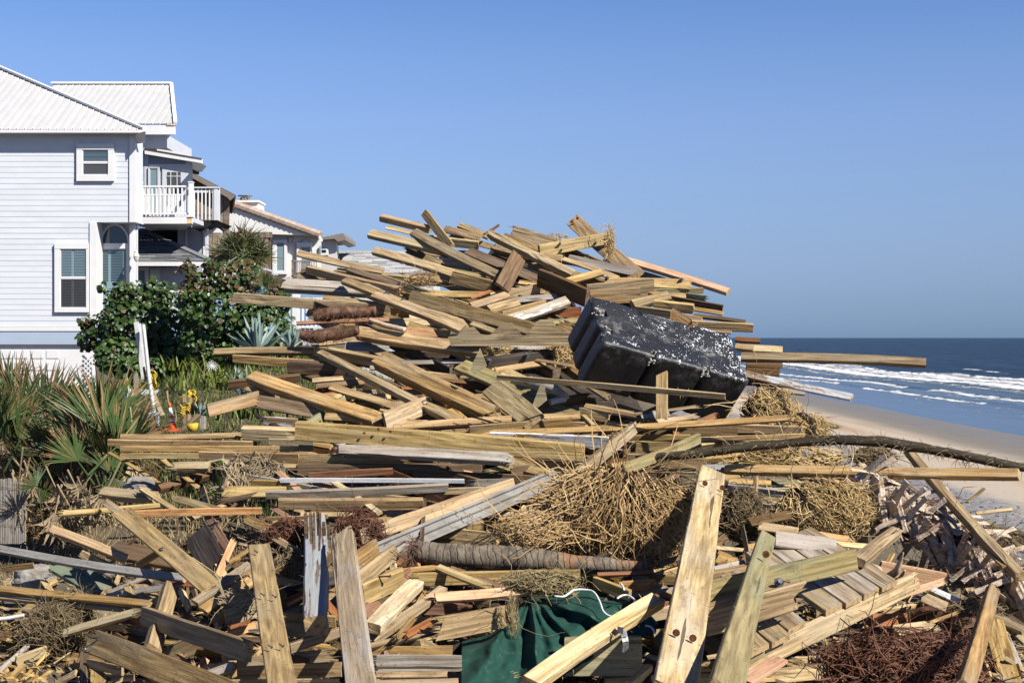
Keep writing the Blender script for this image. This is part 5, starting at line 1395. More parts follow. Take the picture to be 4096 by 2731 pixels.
root, Q, r_ = rough_tube('palm_log', '3', [(1050, 1300), (1200, 1285), (1400, 1265), (1620, 1262)], (15.1, 15.1), [52, 60, 55, 45], M['bark'], 'upper shaggy brown palm log at the left of the pile', 'palm log', 14, .35)
shag(root, Q, r_, 160, .10, M['redroot']); 
root, Q, r_ = rough_tube('palm_log', '3', [(925, 1465), (1050, 1490), (1250, 1470), (1460, 1425)], (14.6, 14.6), [40, 62, 58, 45], M['bark'], 'lower shaggy brown palm log over the left grass', 'palm log', 14, .35)
shag(root, Q, r_, 160, .10, M['redroot'])
root, Q, r_ = rough_tube('palm_log', '15', [(760, 1100), (900, 1085), (1080, 1075), (1180, 1110), (1245, 1170)], (10.0, 9.7), [40, 60, 66, 55, 30], M['bark'], 'red brown curved palm log right of the red roots', 'palm log', 14, .3)
shag(root, Q, r_, 200, .10, M['redroot'])
root, Q, r_ = rough_tube('bent_log', '6', [(-900, 1440), (-400, 1400), (0, 1345), (400, 1310), (700, 1290), (1050, 1305), (1400, 1365), (1750, 1430), (2200, 1520)], (11.5, 11.2), [24, 32, 36, 38, 40, 42, 40, 36, 30], M['v'], 'long dark mossy bent branch reaching to the right edge', 'branch', 12, .28)
shag(root, Q, r_, 420, .06, M['browngrass'], 'moss_fringe', .0025)
rough_tube('driftwood_log', '9', [(1030, 465), (1200, 478), (1400, 535), (1545, 610)], (13.2, 12.9), [28, 55, 52, 20], M['g'], 'smooth grey brown driftwood branch in the centre', 'driftwood', 14, .1)
rough_tube('pinkish_pole', '3', [(1565, 1335), (1700, 1385), (1890, 1430)], (14.9, 14.7), [18, 24, 26], M['l'], 'smooth pinkish round pole under the honey beams at left', 'pole', 12, .05)
rough_tube('white_pipe', '11', [(-60, 1025), (80, 1010), (205, 985)], (9.4, 9.4), [17, 17, 15], M['pvc'], 'short white plastic pipe at the left edge', 'pipe', 12, .03)
for pts_, rd in (([(600, 835), (690, 770), (735, 640)], [30, 24, 5]), ([(670, 860), (720, 820), (748, 765)], [26, 18, 6]), ([(500, 720), (560, 760), (580, 800)], [8, 26, 20])):
    rough_tube('palm_spike', '15', pts_, (9.6, 9.4), rd, M['boot'], ['tall grey curved palm stalk spike by the fresh plank', 'small grey spike beside the tall curved one', 'dark short stalk left of the grey spikes'][[30, 26, 8].index(rd[0])], 'palm stalk', 8, .2, 0, 14)
# grey curved sticks and black weed
rough_tube('black_weed', '3', [(1290, 785), (1305, 775), (1315, 745), (1312, 725)], (16, 16), [4, 9, 7, 2], M['bird'], 'small black weed sprig on the left shoulder stud', 'weed', 6, .2, 0, 10)

# metal channel
P1, P2 = at('12', 1300, 455, 9.9), at('12', 2860, -205, 11.2)
u = (P2 - P1).normalized(); vw = (Vector((0, 0, CAM_Z)) - (P1 + P2) / 2).normalized(); n_ = (vw - u * vw.dot(u)).normalized(); n_ = (n_ + Vector((.1, 0, .5))).normalized(); n_ = (n_ - u * n_.dot(u)).normalized(); s_ = n_.cross(u)
W_ = px('12', 168, 10.5)
prof = [(-.5, -.10), (-.5, .0), (-.34, .0), (-.28, -.14), (-.08, -.14), (-.02, .0), (.06, .0), (.10, -.14), (.32, -.14), (.36, .0), (.5, 0), (.5, -.16)]
root = thing('metal_channel', 'long grey galvanised metal channel slanting up right above the palm trunk', 'metal channel', P1)
mb = MB(); V = []; k = len(prof)
for t in range(13):
    c = P1.lerp(P2, t / 12)
    V += [c + s_ * a_ * W_ + n_ * h_ * W_ for a_, h_ in prof]
mb.add(V, [(i * k + j, i * k + j + 1, (i + 1) * k + j + 1, (i + 1) * k + j) for i in range(12) for j in range(k - 1)])
mb.add([v_ - n_ * .004 for v_ in V], [(i * k + j, (i + 1) * k + j, (i + 1) * k + j + 1, i * k + j + 1) for i in range(12) for j in range(k - 1)])
mb.obj('channel', M['metal'], root)

# rocks
def rock(f, x, y, rx, ry, D, label, seed):
    c = at(f, x, y, D); a_ = px(f, rx, D); b_ = px(f, ry, D); mb = MB(); V = []; F = []; nu, nv = 26, 14
    for i in range(nv + 1):
        for j in range(nu):
            th = math.pi * i / nv; ph_ = 2 * math.pi * j / nu
            d_ = Vector((math.sin(th) * math.cos(ph_), math.sin(th) * math.sin(ph_), math.cos(th)))
            q = 1 + .30 * mn.noise(d_ * 1.5 + Vector((seed, 0, 0))) + .13 * mn.noise(d_ * 4 + Vector((seed, 2, 0))) + .05 * mn.noise(d_ * 11 + Vector((seed, 2, 0)))
            V.append(Vector((d_.x * a_, d_.y * a_ * .8, d_.z * b_)) * q)
    for i in range(nv):
        for j in range(nu): F.append((i * nu + j, (i + 1) * nu + j, (i + 1) * nu + (j + 1) % nu, i * nu + (j + 1) % nu))
    o = mesh_obj('boulder', V, F, M['rock']); o.location = c; tag(o, label, 'rock')
rock('11', 295, 665, 205, 105, 11.3, 'pale grey boulder on the ground near the left edge', 3)
rock('7', 1300, 1370, 165, 85, 12.2, 'smooth grey boulder below the left stack of boards', 8)
rock('4', 1920, 372, 125, 62, 18.8, 'pale speckled concrete lump on the skyline of the summit', 12)
rock('15', 40, -60, 60, 40, 12.0, 'pinkish rock lump behind the long honey beam', 15)
rock('11', 900, 620, 90, 50, 12.0, 'dark rock in the shade of the grey topped beam', 21)

# ---------------------------------------------------------------- black dock float
def fl3(x, y, z, C=(270, 110)):     # small-angle local units of view 10 -> metres at the float
    k = 12.85 / 2.306 / FPX
    return Vector((x * k, z * k, -y * k))
FC = at('10', 270, 110, 12.5)
e1, e2, e3 = fl3(1400, 372, 518), fl3(-101, -439, 580), fl3(-210, 410, 274)
l1, l2, l3 = e1.length, e2.length, e3.length
a1_, a2_, a3_ = e1.normalized(), e2.normalized(), e3.normalized()
fr = thing('dock_float', 'black plastic dock float covered in white barnacle scars, tilted on the pile', 'dock float', FC)
def gauss(d, w): return math.exp(-(d / w) ** 2)
V = []; F = []; rd = .035; NU, NV, NW = 120, 56, 44
idx = {}
def fpt(u, v_, w_):
    p = [u * l1, v_ * l2, w_ * l3]; L_ = (l1, l2, l3)
    q = [min(max(p[i], rd), L_[i] - rd) for i in range(3)]
    d_ = Vector([p[i] - q[i] for i in range(3)])
    if d_.length > 1e-6: d_ = d_.normalized() * rd
    P = Vector(q) + d_
    dp = 0
    # grooves running down the long sides, cutting the top edges
    for g in (.345, .70):
        gg = gauss(u - g, .013)
        if v_ < .10: dp = gg * .06; P.y += dp * (1 if v_ < .02 else .6)
        if w_ < .12 and v_ < .10: P.z += gg * .045
        if v_ > .90: P.y -= gg * .05
        if w_ < .12 and v_ > .86: P.z += gg * .05
    for g in (.31, .67):
        gg = gauss(v_ - g, .042)
        if u < .08: P.x += gg * .075
        if u < .08 and w_ < .12: P.z += gg * .05
        if u > .94: P.x -= gg * .05
    if w_ < .01: P.z += .010 * math.sin(u * 9) * math.sin(v_ * 5) + .018 * gauss(v_ - .5, .3) * gauss(u - .5, .4)
    P.z += .004 * mn.noise(P * 7); P.y += .005 * mn.noise(P * 6 + Vector((4, 0, 0)))
    return a1_ * P.x + a2_ * P.y + a3_ * P.z
def face(nu, nv, fn, flip):
    b0 = len(V)
    for i in range(nu + 1):
        for j in range(nv + 1): V.append(fpt(*fn(i / nu, j / nv)))
    for i in range(nu):
        for j in range(nv):
            q = (b0 + i * (nv + 1) + j, b0 + (i + 1) * (nv + 1) + j, b0 + (i + 1) * (nv + 1) + j + 1, b0 + i * (nv + 1) + j + 1)
            F.append(q[::-1] if flip else q)
face(NU, NV, lambda s, t: (s, t, 0), False); face(NU, NV, lambda s, t: (s, t, 1), True)
face(NU, NW, lambda s, t: (s, 0, t), True); face(NU, NW, lambda s, t: (s, 1, t), False)
face(NV, NW, lambda s, t: (0, s, t), False); face(NV, NW, lambda s, t: (1, s, t), True)
m, nt, b = newmat('black float plastic')
tc = N(nt, 'ShaderNodeTexCoord'); v = tc.outputs['Object']; at2 = N(nt, 'ShaderNodeAttribute', attribute_name='fuvw'); sp = N(nt, 'ShaderNodeSeparateXYZ'); nt.links.new(at2.outputs['Vector'], sp.inputs[0])
U_, V_, W2 = sp.outputs
vo = N(nt, 'ShaderNodeTexVoronoi'); vo.inputs['Scale'].default_value = 42; nt.links.new(v, vo.inputs['Vector'])
vo2 = N(nt, 'ShaderNodeTexVoronoi'); vo2.inputs['Scale'].default_value = 34; nt.links.new(v, vo2.inputs['Vector'])
big = noise(nt, v, 3.2, 4, .65); med = noise(nt, v, 11, 3, .5)
dens = math_(nt, 'ADD', math_(nt, 'MULTIPLY', big, .55), math_(nt, 'MULTIPLY', med, .65))
dens = math_(nt, 'ADD', dens, math_(nt, 'MULTIPLY', U_, .13))
top = smooth_(nt, W2, .10, .01)
thr = math_(nt, 'MULTIPLY', smooth_(nt, dens, .55, .90), .43)
s1 = math_(nt, 'LESS_THAN', vo.outputs['Distance'], thr); s2 = math_(nt, 'LESS_THAN', vo2.outputs['Distance'], math_(nt, 'MULTIPLY', thr, .8))
spot = math_(nt, 'MULTIPLY', math_(nt, 'MAXIMUM', s1, s2), top)
side = math_(nt, 'MULTIPLY', math_(nt, 'LESS_THAN', vo.outputs['Distance'], math_(nt, 'MULTIPLY', smooth_(nt, big, .55, .8), .32)), math_(nt, 'SUBTRACT', 1.0, top))
sc = noise(nt, mapping(nt, v, (30, 30, 6)), 1, 6, .75)
base = mixc(nt, smooth_(nt, sc, .3, .7), (.005, .006, .008), (.016, .018, .022))
sm = noise(nt, v, 8, 7, .75)
edge = math_(nt, 'MULTIPLY', smooth_(nt, W2, .55, .03), smooth_(nt, W2, .0, .03))
base = mixc(nt, math_(nt, 'MULTIPLY', math_(nt, 'MULTIPLY', smooth_(nt, sm, .48, .72), edge), .62), base, (.27, .265, .25))
base = mixc(nt, smooth_(nt, sm, .66, .84, 0, .25), base, (.2, .2, .2))
base = mixc(nt, math_(nt, 'MULTIPLY', side, .5), base, (.4, .4, .36))
col = mixc(nt, spot, base, mixc(nt, med, (.80, .82, .86), (.52, .54, .58)))
nt.links.new(col, b.inputs['Base Color']); nt.links.new(math_(nt, 'ADD', math_(nt, 'MULTIPLY', spot, .3), .46), b.inputs['Roughness'])
bump(nt, b, math_(nt, 'ADD', math_(nt, 'MULTIPLY', spot, .6), math_(nt, 'ADD', sc, math_(nt, 'MULTIPLY', sm, .8))), .5, .01)
fo = mesh_obj('shell', [FC + p for p in V], F, m, fr, smooth=True)
at3 = fo.data.attributes.new('fuvw', 'FLOAT_VECTOR', 'POINT')
for i, p in enumerate(V): at3.data[i].vector = (p.dot(a1_) / l1, p.dot(a2_) / l2, p.dot(a3_) / l3)
M['barn2'] = plain('barnacle', (.62, .60, .54), .8, .2, 0, .3, 60)
mb = MB()
for _ in range(150):
    u_, v2, w2 = R.choice(((.05, .31, .04), (.02, .67, .04), (.345, .03, .08), (.70, .03, .08)))
    P = FC + fpt(min(1, max(0, u_ + R.gauss(0, .012))), max(0, v2 + R.gauss(0, .03)), max(0, w2 + R.gauss(0, .06)))
    nn_ = (Vector((0, -1, .4)) + Vector((R.gauss(0, .3), 0, R.gauss(0, .3)))).normalized(); q = R.uniform(.006, .014)
    mb.tube([P, P + nn_ * q * 1.3], [q, q * .5], 6)
mb.obj('barnacle_cluster', M['barn2'], fr)['kind'] = 'stuff'

# ---------------------------------------------------------------- green cloth
topc = [(312, 1210), (480, 1172), (600, 1105), (700, 985), (800, 895), (905, 812), (1000, 842), (1110, 822), (1270, 772), (1420, 768), (1500, 830), (1640, 850), (1760, 808), (1860, 900), (1990, 1040)]
botc = [(300, 1700), (470, 1700), (600, 1700), (720, 1700), (820, 1690), (920, 1660), (1020, 1610), (1120, 1550), (1240, 1470), (1370, 1390), (1500, 1300), (1620, 1240), (1750, 1200), (1880, 1170), (1985, 1130)]
NX, NY = 150, 90; V = []; F = []
def cpt(s, t):
    q = s * (len(topc) - 1); k = min(int(q), len(topc) - 2); w_ = q - k
    a_ = Vector(topc[k]).lerp(Vector(topc[k + 1]), w_); b2 = Vector(botc[k]).lerp(Vector(botc[k + 1]), w_)
    p = a_.lerp(b2, t); x, y = p
    dx_, dy2 = x - 905, y - 790; an = math.atan2(dy2, dx_); ds = math.hypot(dx_, dy2)
    wob = .10 * mn.noise(Vector((x * .004, y * .004, 0)))
    f1 = sum(h_ * math.exp(-((an - a0 + wob) / w_f) ** 2) for a0, h_, w_f in ((2.15, 1.0, .10), (1.70, -.6, .07), (1.46, .9, .07), (1.22, .5, .12), (.82, .8, .10), (.42, 1.0, .09), (2.55, -.5, .15))) * min(1, ds / 200)
    f2 = 1 - abs(math.sin((x * .6 + y) * .0085 + 1.6 * mn.noise(Vector((x * .003, y * .003, 5)))))
    f3 = mn.noise(Vector((x * .012, y * .012, 2)))
    dep = .11 * f1 * 1.5 + .10 * f2 * sst(x, 900, 1300) + .04 * f3
    dep += .38 * sst(1 - t, .78, 1.0) ** 2 * -1
    d_ = depth(*dxy('13', x, y))
    return at('13', x, y, d_ - .10 - dep)
for j in range(NY + 1):
    for i in range(NX + 1): V.append(cpt(i / NX, j / NY))
F = [(j * (NX + 1) + i, (j + 1) * (NX + 1) + i, (j + 1) * (NX + 1) + i + 1, j * (NX + 1) + i + 1) for j in range(NY) for i in range(NX)]
m, nt, b = newmat('dark green cloth'); v, _ = objvec(nt, False)
n1 = noise(nt, v, 13, 8, .78); n2 = noise(nt, v, 90, 3, .6)
col = mixc(nt, n2, (.008, .040, .030), (.013, .060, .045)); col = mixc(nt, smooth_(nt, n1, .50, .78, 0, .5), col, (.16, .165, .135))
nt.links.new(col, b.inputs['Base Color']); b.inputs['Roughness'].default_value = .85; b.inputs['Specular IOR Level'].default_value = .2; bump(nt, b, math_(nt, 'ADD', n1, math_(nt, 'MULTIPLY', n2, .3)), .4, .01)
M['cloth'] = m
cl = thing('green_cloth', 'crumpled dark green cloth with white piping draped over the boards', 'cloth', V[0])
clo = mesh_obj('fabric', V, F, m, cl, smooth=True)
so = clo.modifiers.new('thickness', 'SOLIDIFY'); so.thickness = .004
def pip(pts):
    Q = []
    for (x, y) in pts:
        Q.append(at('13', x, y, depth(*dxy('13', x, y)) - .40))
    # smooth path
    P = []
    for i in range(len(Q) - 1):
        for k in range(5): P.append(Q[i].lerp(Q[i + 1], k / 5))
    P.append(Q[-1]); 
    for _ in range(3): P = [P[0]] + [(P[i - 1] + P[i] * 2 + P[i + 1]) / 4 for i in range(1, len(P) - 1)] + [P[-1]]
    mb = MB(); mb.tube(P, .0065, 6); mb.obj('piping', M['white'], cl, True)
pip([(1110, 822), (1190, 830), (1235, 800), (1275, 768), (1340, 764), (1430, 772), (1470, 810), (1505, 880), (1525, 950), (1560, 985), (1610, 1000)])
pip([(1650, 842), (1690, 815), (1745, 812), (1808, 860)]); pip([(1890, 1075), (1935, 1080), (1960, 1110), (1975, 1142)]); pip([(1680, 715), (1700, 740), (1708, 770)])

# ---------------------------------------------------------------- broken deck section
DS = thing('deck_section', 'broken piece of wooden decking with sandy planks on a joist, lower right', 'deck section', at('15', 700, 890, 9.7))
O_ = at('15', 690, 880, 9.15); Ue = at('15', -376, 1395, 8.05); Ve = at('15', 60, 480, 10.3)
uu = Ue - O_; vv = Ve - O_; nrm = uu.cross(vv).normalized()
if nrm.z < 0: nrm = -nrm
M['deck'] = wood('sandy deck plank', (.43, .32, .19), (.19, .13, .07), (.46, .42, .36), .85, .8)
for i in range(8):
    if i == 4: continue
    a_ = (i + .03) / 8; b_ = (i + .97) / 8; v0 = R.uniform(-.03, .03); v1 = R.uniform(.75, 1.0) if i < 6 else .5
    pa = O_ + uu * ((a_ + b_) / 2) + vv * v0 + nrm * .03; pb = O_ + uu * ((a_ + b_) / 2) + vv * v1 + nrm * .03
    L = (pb - pa).length; xd = (pb - pa).normalized(); sl = uu.dot(xd) / (uu - xd * uu.dot(xd)).length; me = board_mesh(L, (uu - xd * uu.dot(xd)).length * (b_ - a_) * .985, .036, 'a%f' % -sl, 'a%f' % sl, 900 + i, .0, (M['deck'], END)); me.name = 'plank'
    o = bpy.data.objects.new('plank', me); COL.objects.link(o); xd = (pb - pa).normalized(); yd = (uu - xd * uu.dot(xd)).normalized(); zd = xd.cross(yd)
    o.matrix_basis = Matrix.Translation((pa + pb) / 2) @ Matrix((xd, yd, zd)).transposed().to_4x4(); par(o, DS)
for (vf, ext) in ((.03, .16), (.62, .02)):
    pa = O_ - uu * ext + vv * vf - nrm * .055; pb = O_ + uu * 1.05 + vv * vf - nrm * .055; L = (pb - pa).length
    me = board_mesh(L, .13, .045, 's', 'c', 950, 0, (M['h'], END)); o = bpy.data.objects.new('joist', me); COL.objects.link(o)
    xd = (pb - pa).normalized(); zd = (vv - xd * vv.dot(xd)).normalized(); yd = zd.cross(xd)
    o.matrix_basis = Matrix.Translation((pa + pb) / 2) @ Matrix((xd, yd, zd)).transposed().to_4x4(); par(o, DS)

# ---------------------------------------------------------------- palm trunk with crossed boots
PA, PB = at('15', 430, 170, 11.2), at('15', 1680, 960, 9.9)
BT = thing('booted_palm_trunk', 'fallen palm trunk covered in crossed grey leaf boots, right side', 'palm trunk', PA)
ax = (PB - PA).normalized(); LT = (PB - PA).length; vw = (Vector((0, 0, CAM_Z)) - (PA + PB) / 2).normalized()
fn_ = (vw - ax * vw.dot(ax)).normalized(); sd = ax.cross(fn_)
if sd.z < 0: sd = -sd
rt = .15
mb = MB(); mb.tube([PA.lerp(PB, i / 24) + fn_ * -.02 for i in range(25)], [rt * (.9 + .12 * R.random()) for _ in range(25)], 14); mb.obj('trunk', M['bark'], BT, True)
def boot_mesh(L, w, t, seed):
    rr_ = random.Random(seed); k = 6; V = []; F = []
    for i in range(k + 1):
        s = i / k; x = L * s; ww = w * (1 - .45 * s + .25 * (s > .85)) / 2; z = -.10 * s * s * L; tt = t * (1 - .4 * s)
        for (y, h) in ((-ww, 0), (-ww * .6, tt * .7), (0, tt * .45), (ww * .6, tt * .7), (ww, 0), (0, -tt * .5)): V.append((x + rr_.uniform(-.004, .004), y + rr_.uniform(-.002, .002), z + h))
    for i in range(k):
        for j in range(6): q = (j + 1) % 6; F.append((i * 6 + j, (i + 1) * 6 + j, (i + 1) * 6 + q, i * 6 + q))
    F.append(tuple(range(6))); F.append(tuple(range(k * 6 + 5, k * 6 - 1, -1)))
    me = bpy.data.meshes.new('leaf_boot'); me.from_pydata(V, [], F); me.materials.append(M['boot']); me.update(); return me
BM = [boot_mesh(R.uniform(.28, .44), R.uniform(.055, .08), .014, i) for i in range(6)]
for i in range(140):
    s = (i + R.random()) / 140 * LT; th = R.uniform(-1.35, 1.35); ty = i % 2
    rad = fn_ * math.cos(th) + sd * math.sin(th); tang = -fn_ * math.sin(th) + sd * math.cos(th)
    dirv = (ax * .9 - tang * .55) if ty else (ax * .35 + tang * .95) * R.choice((1, 1, -1))
    dirv = (dirv.normalized() + rad * R.uniform(.0, .22) + Vector((R.gauss(0, .16), R.gauss(0, .05), R.gauss(0, .16)))).normalized()
    zd = (rad - dirv * rad.dot(dirv)).normalized(); yd = zd.cross(dirv)
    p = PA + ax * s + rad * (rt - .01 + R.uniform(0, .045)) - dirv * .1
    o = bpy.data.objects.new('leaf_boot', R.choice(BM)); COL.objects.link(o)
    o.matrix_basis = Matrix.Translation(p) @ Matrix((dirv, yd, zd)).transposed().to_4x4(); par(o, BT)
mb = MB()
for _ in range(500):
    s = R.random() * LT; th = R.uniform(-1.5, 1.5); rad = fn_ * math.cos(th) + sd * math.sin(th); p = PA + ax * s + rad * (rt + R.uniform(.0, .06))
    q = [p]; dv = Vector((R.gauss(0, 1), R.gauss(0, .6), R.gauss(0, 1))).normalized()
    for _k in range(3): dv = (dv + Vector((R.gauss(0, .5), R.gauss(0, .3), R.gauss(-.15, .5)))).normalized(); q.append(q[-1] + dv * .06)
    mb.tube(q, .0018, 3, False)
mb.obj('root_fibre', M['redroot'], BT)['kind'] = 'stuff'

# ---------------------------------------------------------------- root balls, straw, twigs
def clump(name, label, f, cx, cy, rx, ry, n, mat, off=0.0, flow=(-.4, -1), l=.22, rad=.0035, spread=.5, core=True, kind=None, wild=.06, cat='root clump', D=None, curl=.35, corem='coredark', apex=None):
    d_ = D or depth(*dxy(f, cx, cy)) + off
    c = at(f, cx, cy, d_); a_ = px(f, rx, d_); b_ = px(f, ry, d_); dz = min(a_, b_) * .9
    root = thing(name, label, cat, c, kind=kind)
    if core:  # dark core added so gaps between strands look shaded
        V = []; F = []; nu, nv = 18, 10
        for i in range(nv + 1):
            for j in range(nu):
                th = math.pi * i / nv; ph_ = 2 * math.pi * j / nu; q = Vector((math.sin(th) * math.cos(ph_), math.sin(th) * math.sin(ph_), math.cos(th)))
                q *= .78 * (1 + .25 * mn.noise(q * 3 + c)); V.append(c + Vector((q.x * a_, q.y * dz, q.z * b_)))
        for i in range(nv):
            for j in range(nu): F.append((i * nu + j, (i + 1) * nu + j, (i + 1) * nu + (j + 1) % nu, i * nu + (j + 1) % nu))
        mesh_obj('gap_shade_core', V, F, M[corem], root, smooth=True)
    mb = MB(); fl = Vector((flow[0], -.1, flow[1])).normalized()
    for k in range(n):
        while True:
            q = Vector((R.gauss(0, 1), -abs(R.gauss(0, 1)), R.gauss(0, 1)))
            if q.length > .1: break
        q.normalize(); sh = R.uniform(.72, 1.0) + .22 * mn.noise(q * 2.2 + c)
        w_ = R.random() < wild; lim = R.choice((1.0, 1.05, 1.15, 1.3))
        if apex is not None:
            fl = Vector((q.x * a_ - px(f, apex[0] - cx, d_), -.15, q.z * b_ + px(f, apex[1] - cy, d_))); fl = (fl.normalized() + Vector((0, 0, -.35))).normalized()
        dv = (fl + Vector((R.gauss(0, spread), R.gauss(0, spread), R.gauss(0, spread)))).normalized()
        if w_: dv = (Vector((q.x, q.y, q.z)) + Vector((R.gauss(0, .4), R.gauss(0, .4), R.gauss(0, .5)))).normalized()
        P = c + Vector((q.x * a_ * sh, q.y * dz * sh, q.z * b_ * sh)); pts = [P]; ll = l * R.uniform(.5, 1.3); st = ll / 5
        for _ in range(5):
            dv = (dv + Vector((R.gauss(0, curl), R.gauss(0, curl * .7), R.gauss(0, curl)))).normalized()
            Pn = pts[-1] + dv * st
            if not w_:
                rel = Pn - c; e_ = math.sqrt((rel.x / a_) ** 2 + (rel.y / dz) ** 2 + (rel.z / b_) ** 2)
                if e_ > lim: Pn = c + rel * (lim / e_)
            pts.append(Pn)
        r_ = rad * R.uniform(.5, 1.5)
        mb.tube(pts, [r_, r_ * .95, r_ * .9, r_ * .8, r_ * .65, r_ * .3], 3, False)
    mb.obj('strands', M[mat], root)['kind'] = 'stuff'
    return root
clump('root_ball', 'large tangled ball of tan straw like roots in front of the pile, centre right', 'd', 1405, 1172, 168, 108, 1500, 'straw', -.55, (-.55, -.75), .52, .0044, .28, wild=.10, curl=.20, apex=(1440, 1050))
clump('root_fringe', 'loose roots trailing left from the big straw root ball over the metal channel', 'd', 1235, 1215, 90, 48, 240, 'straw', -.55, (-1, -.35), .40, .004, .35, False, wild=.1, curl=.25)
clump('root_ball', 'darker brown matted roots between the straw root ball and tall plank', 'd', 1545, 1185, 60, 105, 520, 'browngrass', -.2, (-.1, -1), .25, .003, .4)
clump('root_ball', 'fine brown roots right of the tall broad plank', 'd', 1700, 1175, 52, 62, 900, 'browngrass', -.1, (.4, -.7), .2, .0026, .6)
clump('straw_bundle', 'golden straw bundle spilling from under the right end of the float', 'd', 1755, 945, 62, 58, 800, 'straw2', -.1, (.9, -.35), .34, .0034, .40, wild=.04)
clump('straw_bundle', 'golden straw showing between the level studs right of the float', 'd', 1835, 985, 62, 36, 600, 'straw2', .1, (1, -.25), .22, .004, .35, wild=.08)
clump('straw_bundle', 'straw heap under the bent branch at right', 'd', 1800, 1055, 135, 30, 900, 'straw2', .15, (1, -.3), .24, .004, .5, wild=.05)
clump('straw_bundle', 'large golden straw bundle lying left of the palm boots', 'd', 1880, 1165, 108, 74, 1150, 'straw2', -.1, (.75, -.75), .40, .0040, .28, wild=.05, apex=(1800, 1095), curl=.22)
clump('straw_tuft', 'small tangle of dry roots below the shingle roof, upper left of pile', 'd', 968, 642, 40, 15, 170, 'straw', -.35, (.8, -.2), .22, .003, .9, False, wild=.2, cat='root tuft')
clump('straw_tuft', 'tuft of straw caught on the end of the topmost honey stud', 'd', 1400, 552, 11, 34, 240, 'straw2', -.35, (.1, -1), .14, .003, .5, False, wild=.25, cat='root tuft')
clump('straw_tuft', 'loose straw between charred beam and float', 'd', 1280, 815, 46, 26, 420, 'straw2', .0, (1, -.2), .2, .004, .7, wild=.1, cat='straw')
clump('straw_tuft', 'dry twigs behind the sawtooth board base', 'd', 1120, 800, 70, 12, 160, 'straw2', -.2, (1, -.1), .2, .003, .5, False, cat='straw')
clump('red_roots', 'dense mass of red brown roots at the bottom right', 'd', 2060, 1545, 190, 82, 900, 'redroot', .0, (.15, .5), .42, .0046, .8, wild=.12)
clump('red_roots', 'brown fibrous root stump among the red roots at bottom right', 'd', 2190, 1500, 50, 70, 420, 'redroot', .0, (.6, -.8), .2, .003, .5)
clump('red_roots', 'small red root tangle left of the broken white post', 'd', 655, 1232, 55, 38, 520, 'redroot', -.05, (1, .3), .24, .003, .6)
clump('red_roots', 'small red root tangle right of the broken white post', 'd', 820, 1222, 58, 48, 620, 'redroot', -.05, (1, .2), .24, .003, .6)
clump('dry_grass', 'dry grass and root tangle at the lower left', 'd', 135, 1450, 80, 62, 900, 'browngrass', -.15, (.5, .6), .24, .0026, .8, wild=.15, cat='grass tangle')
clump('dry_grass', 'small grass tuft on the brown rails at lower left', 'd', 195, 1400, 26, 30, 260, 'drygrass', -.35, (.1, 1), .16, .002, .7, wild=.3, cat='grass tangle')
clump('dry_grass', 'brown round dry bush on the sand behind the bent branch', 'd', 2004, 1052, 48, 20, 600, 'browngrass', 0, (.4, .6), .3, .006, .9, wild=.1, cat='dry bush', D=16.5)
clump('dry_grass', 'dry grass draped over the top of the green cloth', 'd', 1250, 1335, 95, 26, 520, 'drygrass', -.35, (-.8, -.3), .26, .0024, .5, wild=.08, cat='grass tangle')
clump('dry_grass', 'long grass wisps hanging down the left of the cloth', 'd', 1178, 1400, 14, 55, 110, 'drygrass', -.5, (-.3, -1), .3, .0016, .2, False, cat='grass tangle')
clump('dry_grass', 'brown fibres in the hollow between tall plank and white post', 'd', 668, 1300, 42, 42, 500, 'browngrass', .0, (.2, -.6), .2, .0028, .8, cat='grass tangle')
clump('dry_grass', 'bundle of bleached dry palm fibre under the left stack', 'd', 590, 1082, 72, 30, 600, 'fandead', .1, (.15, -1), .24, .0045, .25, cat='palm fibre')
clump('dry_grass', 'pale hanging palm fibre beside the short upright post', 'd', 545, 1110, 26, 62, 420, 'fandead', -.05, (-.35, -1), .26, .004, .3, cat='palm fibre')
clump('dry_grass', 'pale splintered straw left of the tall split plank', 'd', 560, 1380, 48, 26, 300, 'p' if False else 'fandead', -.2, (-1, -.5), .22, .0045, .2, False, cat='straw')
clump('dry_grass', 'grey dry twigs and weeds at the right edge', 'd', 2290, 1240, 70, 28, 500, 'browngrass', .5, (.5, .3), .24, .003, .9, wild=.15, cat='grass tangle')
clump('dry_grass', 'dark weeds hanging above the red roots', 'd', 2240, 1400, 60, 22, 360, 'browngrass', .0, (.6, -.3), .22, .0026, .7, cat='grass tangle')
clump('dry_grass', 'brown vine tangle at the upper end of the palm boots', 'd', 2165, 1185, 34, 44, 380, 'redroot', -.1, (.5, -.4), .24, .003, .9, False, cat='vine tangle')

# loose chips and splinters lying everywhere on the lower slope
def chips(n, mat, name, label, box, seed, size=(.02, .10)):
    rr_ = random.Random(seed); mb = MB()
    for _ in range(n):
        x = rr_.uniform(box[0], box[1]); y = rr_.uniform(box[2], box[3]); z = max(mound_z(x, y), ground_z(x, y)) + rr_.uniform(.0, .10)
        l = rr_.uniform(*size) * 1.6; w_ = l * rr_.uniform(.08, .35); dv = Vector((rr_.gauss(0, 1), rr_.gauss(0, 1), rr_.gauss(0, .35))).normalized()
        mb.bar(Vector((x, y, z)), Vector((x, y, z)) + dv * l, w_, w_ * .3, (rr_.gauss(0, .5), rr_.gauss(0, .5), 1))
    o = mb.obj(name, mat); tag(o, label, 'debris', None, 'stuff')
chips(3500, M['h'], 'wood_chips', 'pale broken wood chips strewn over the lower slope', (-4.5, 4.5, 7.0, 11.5), 1)
chips(3500, M['t'], 'bark_chips', 'brown bark chips and splinters strewn over the lower slope', (-5, 5, 7.0, 13), 2)
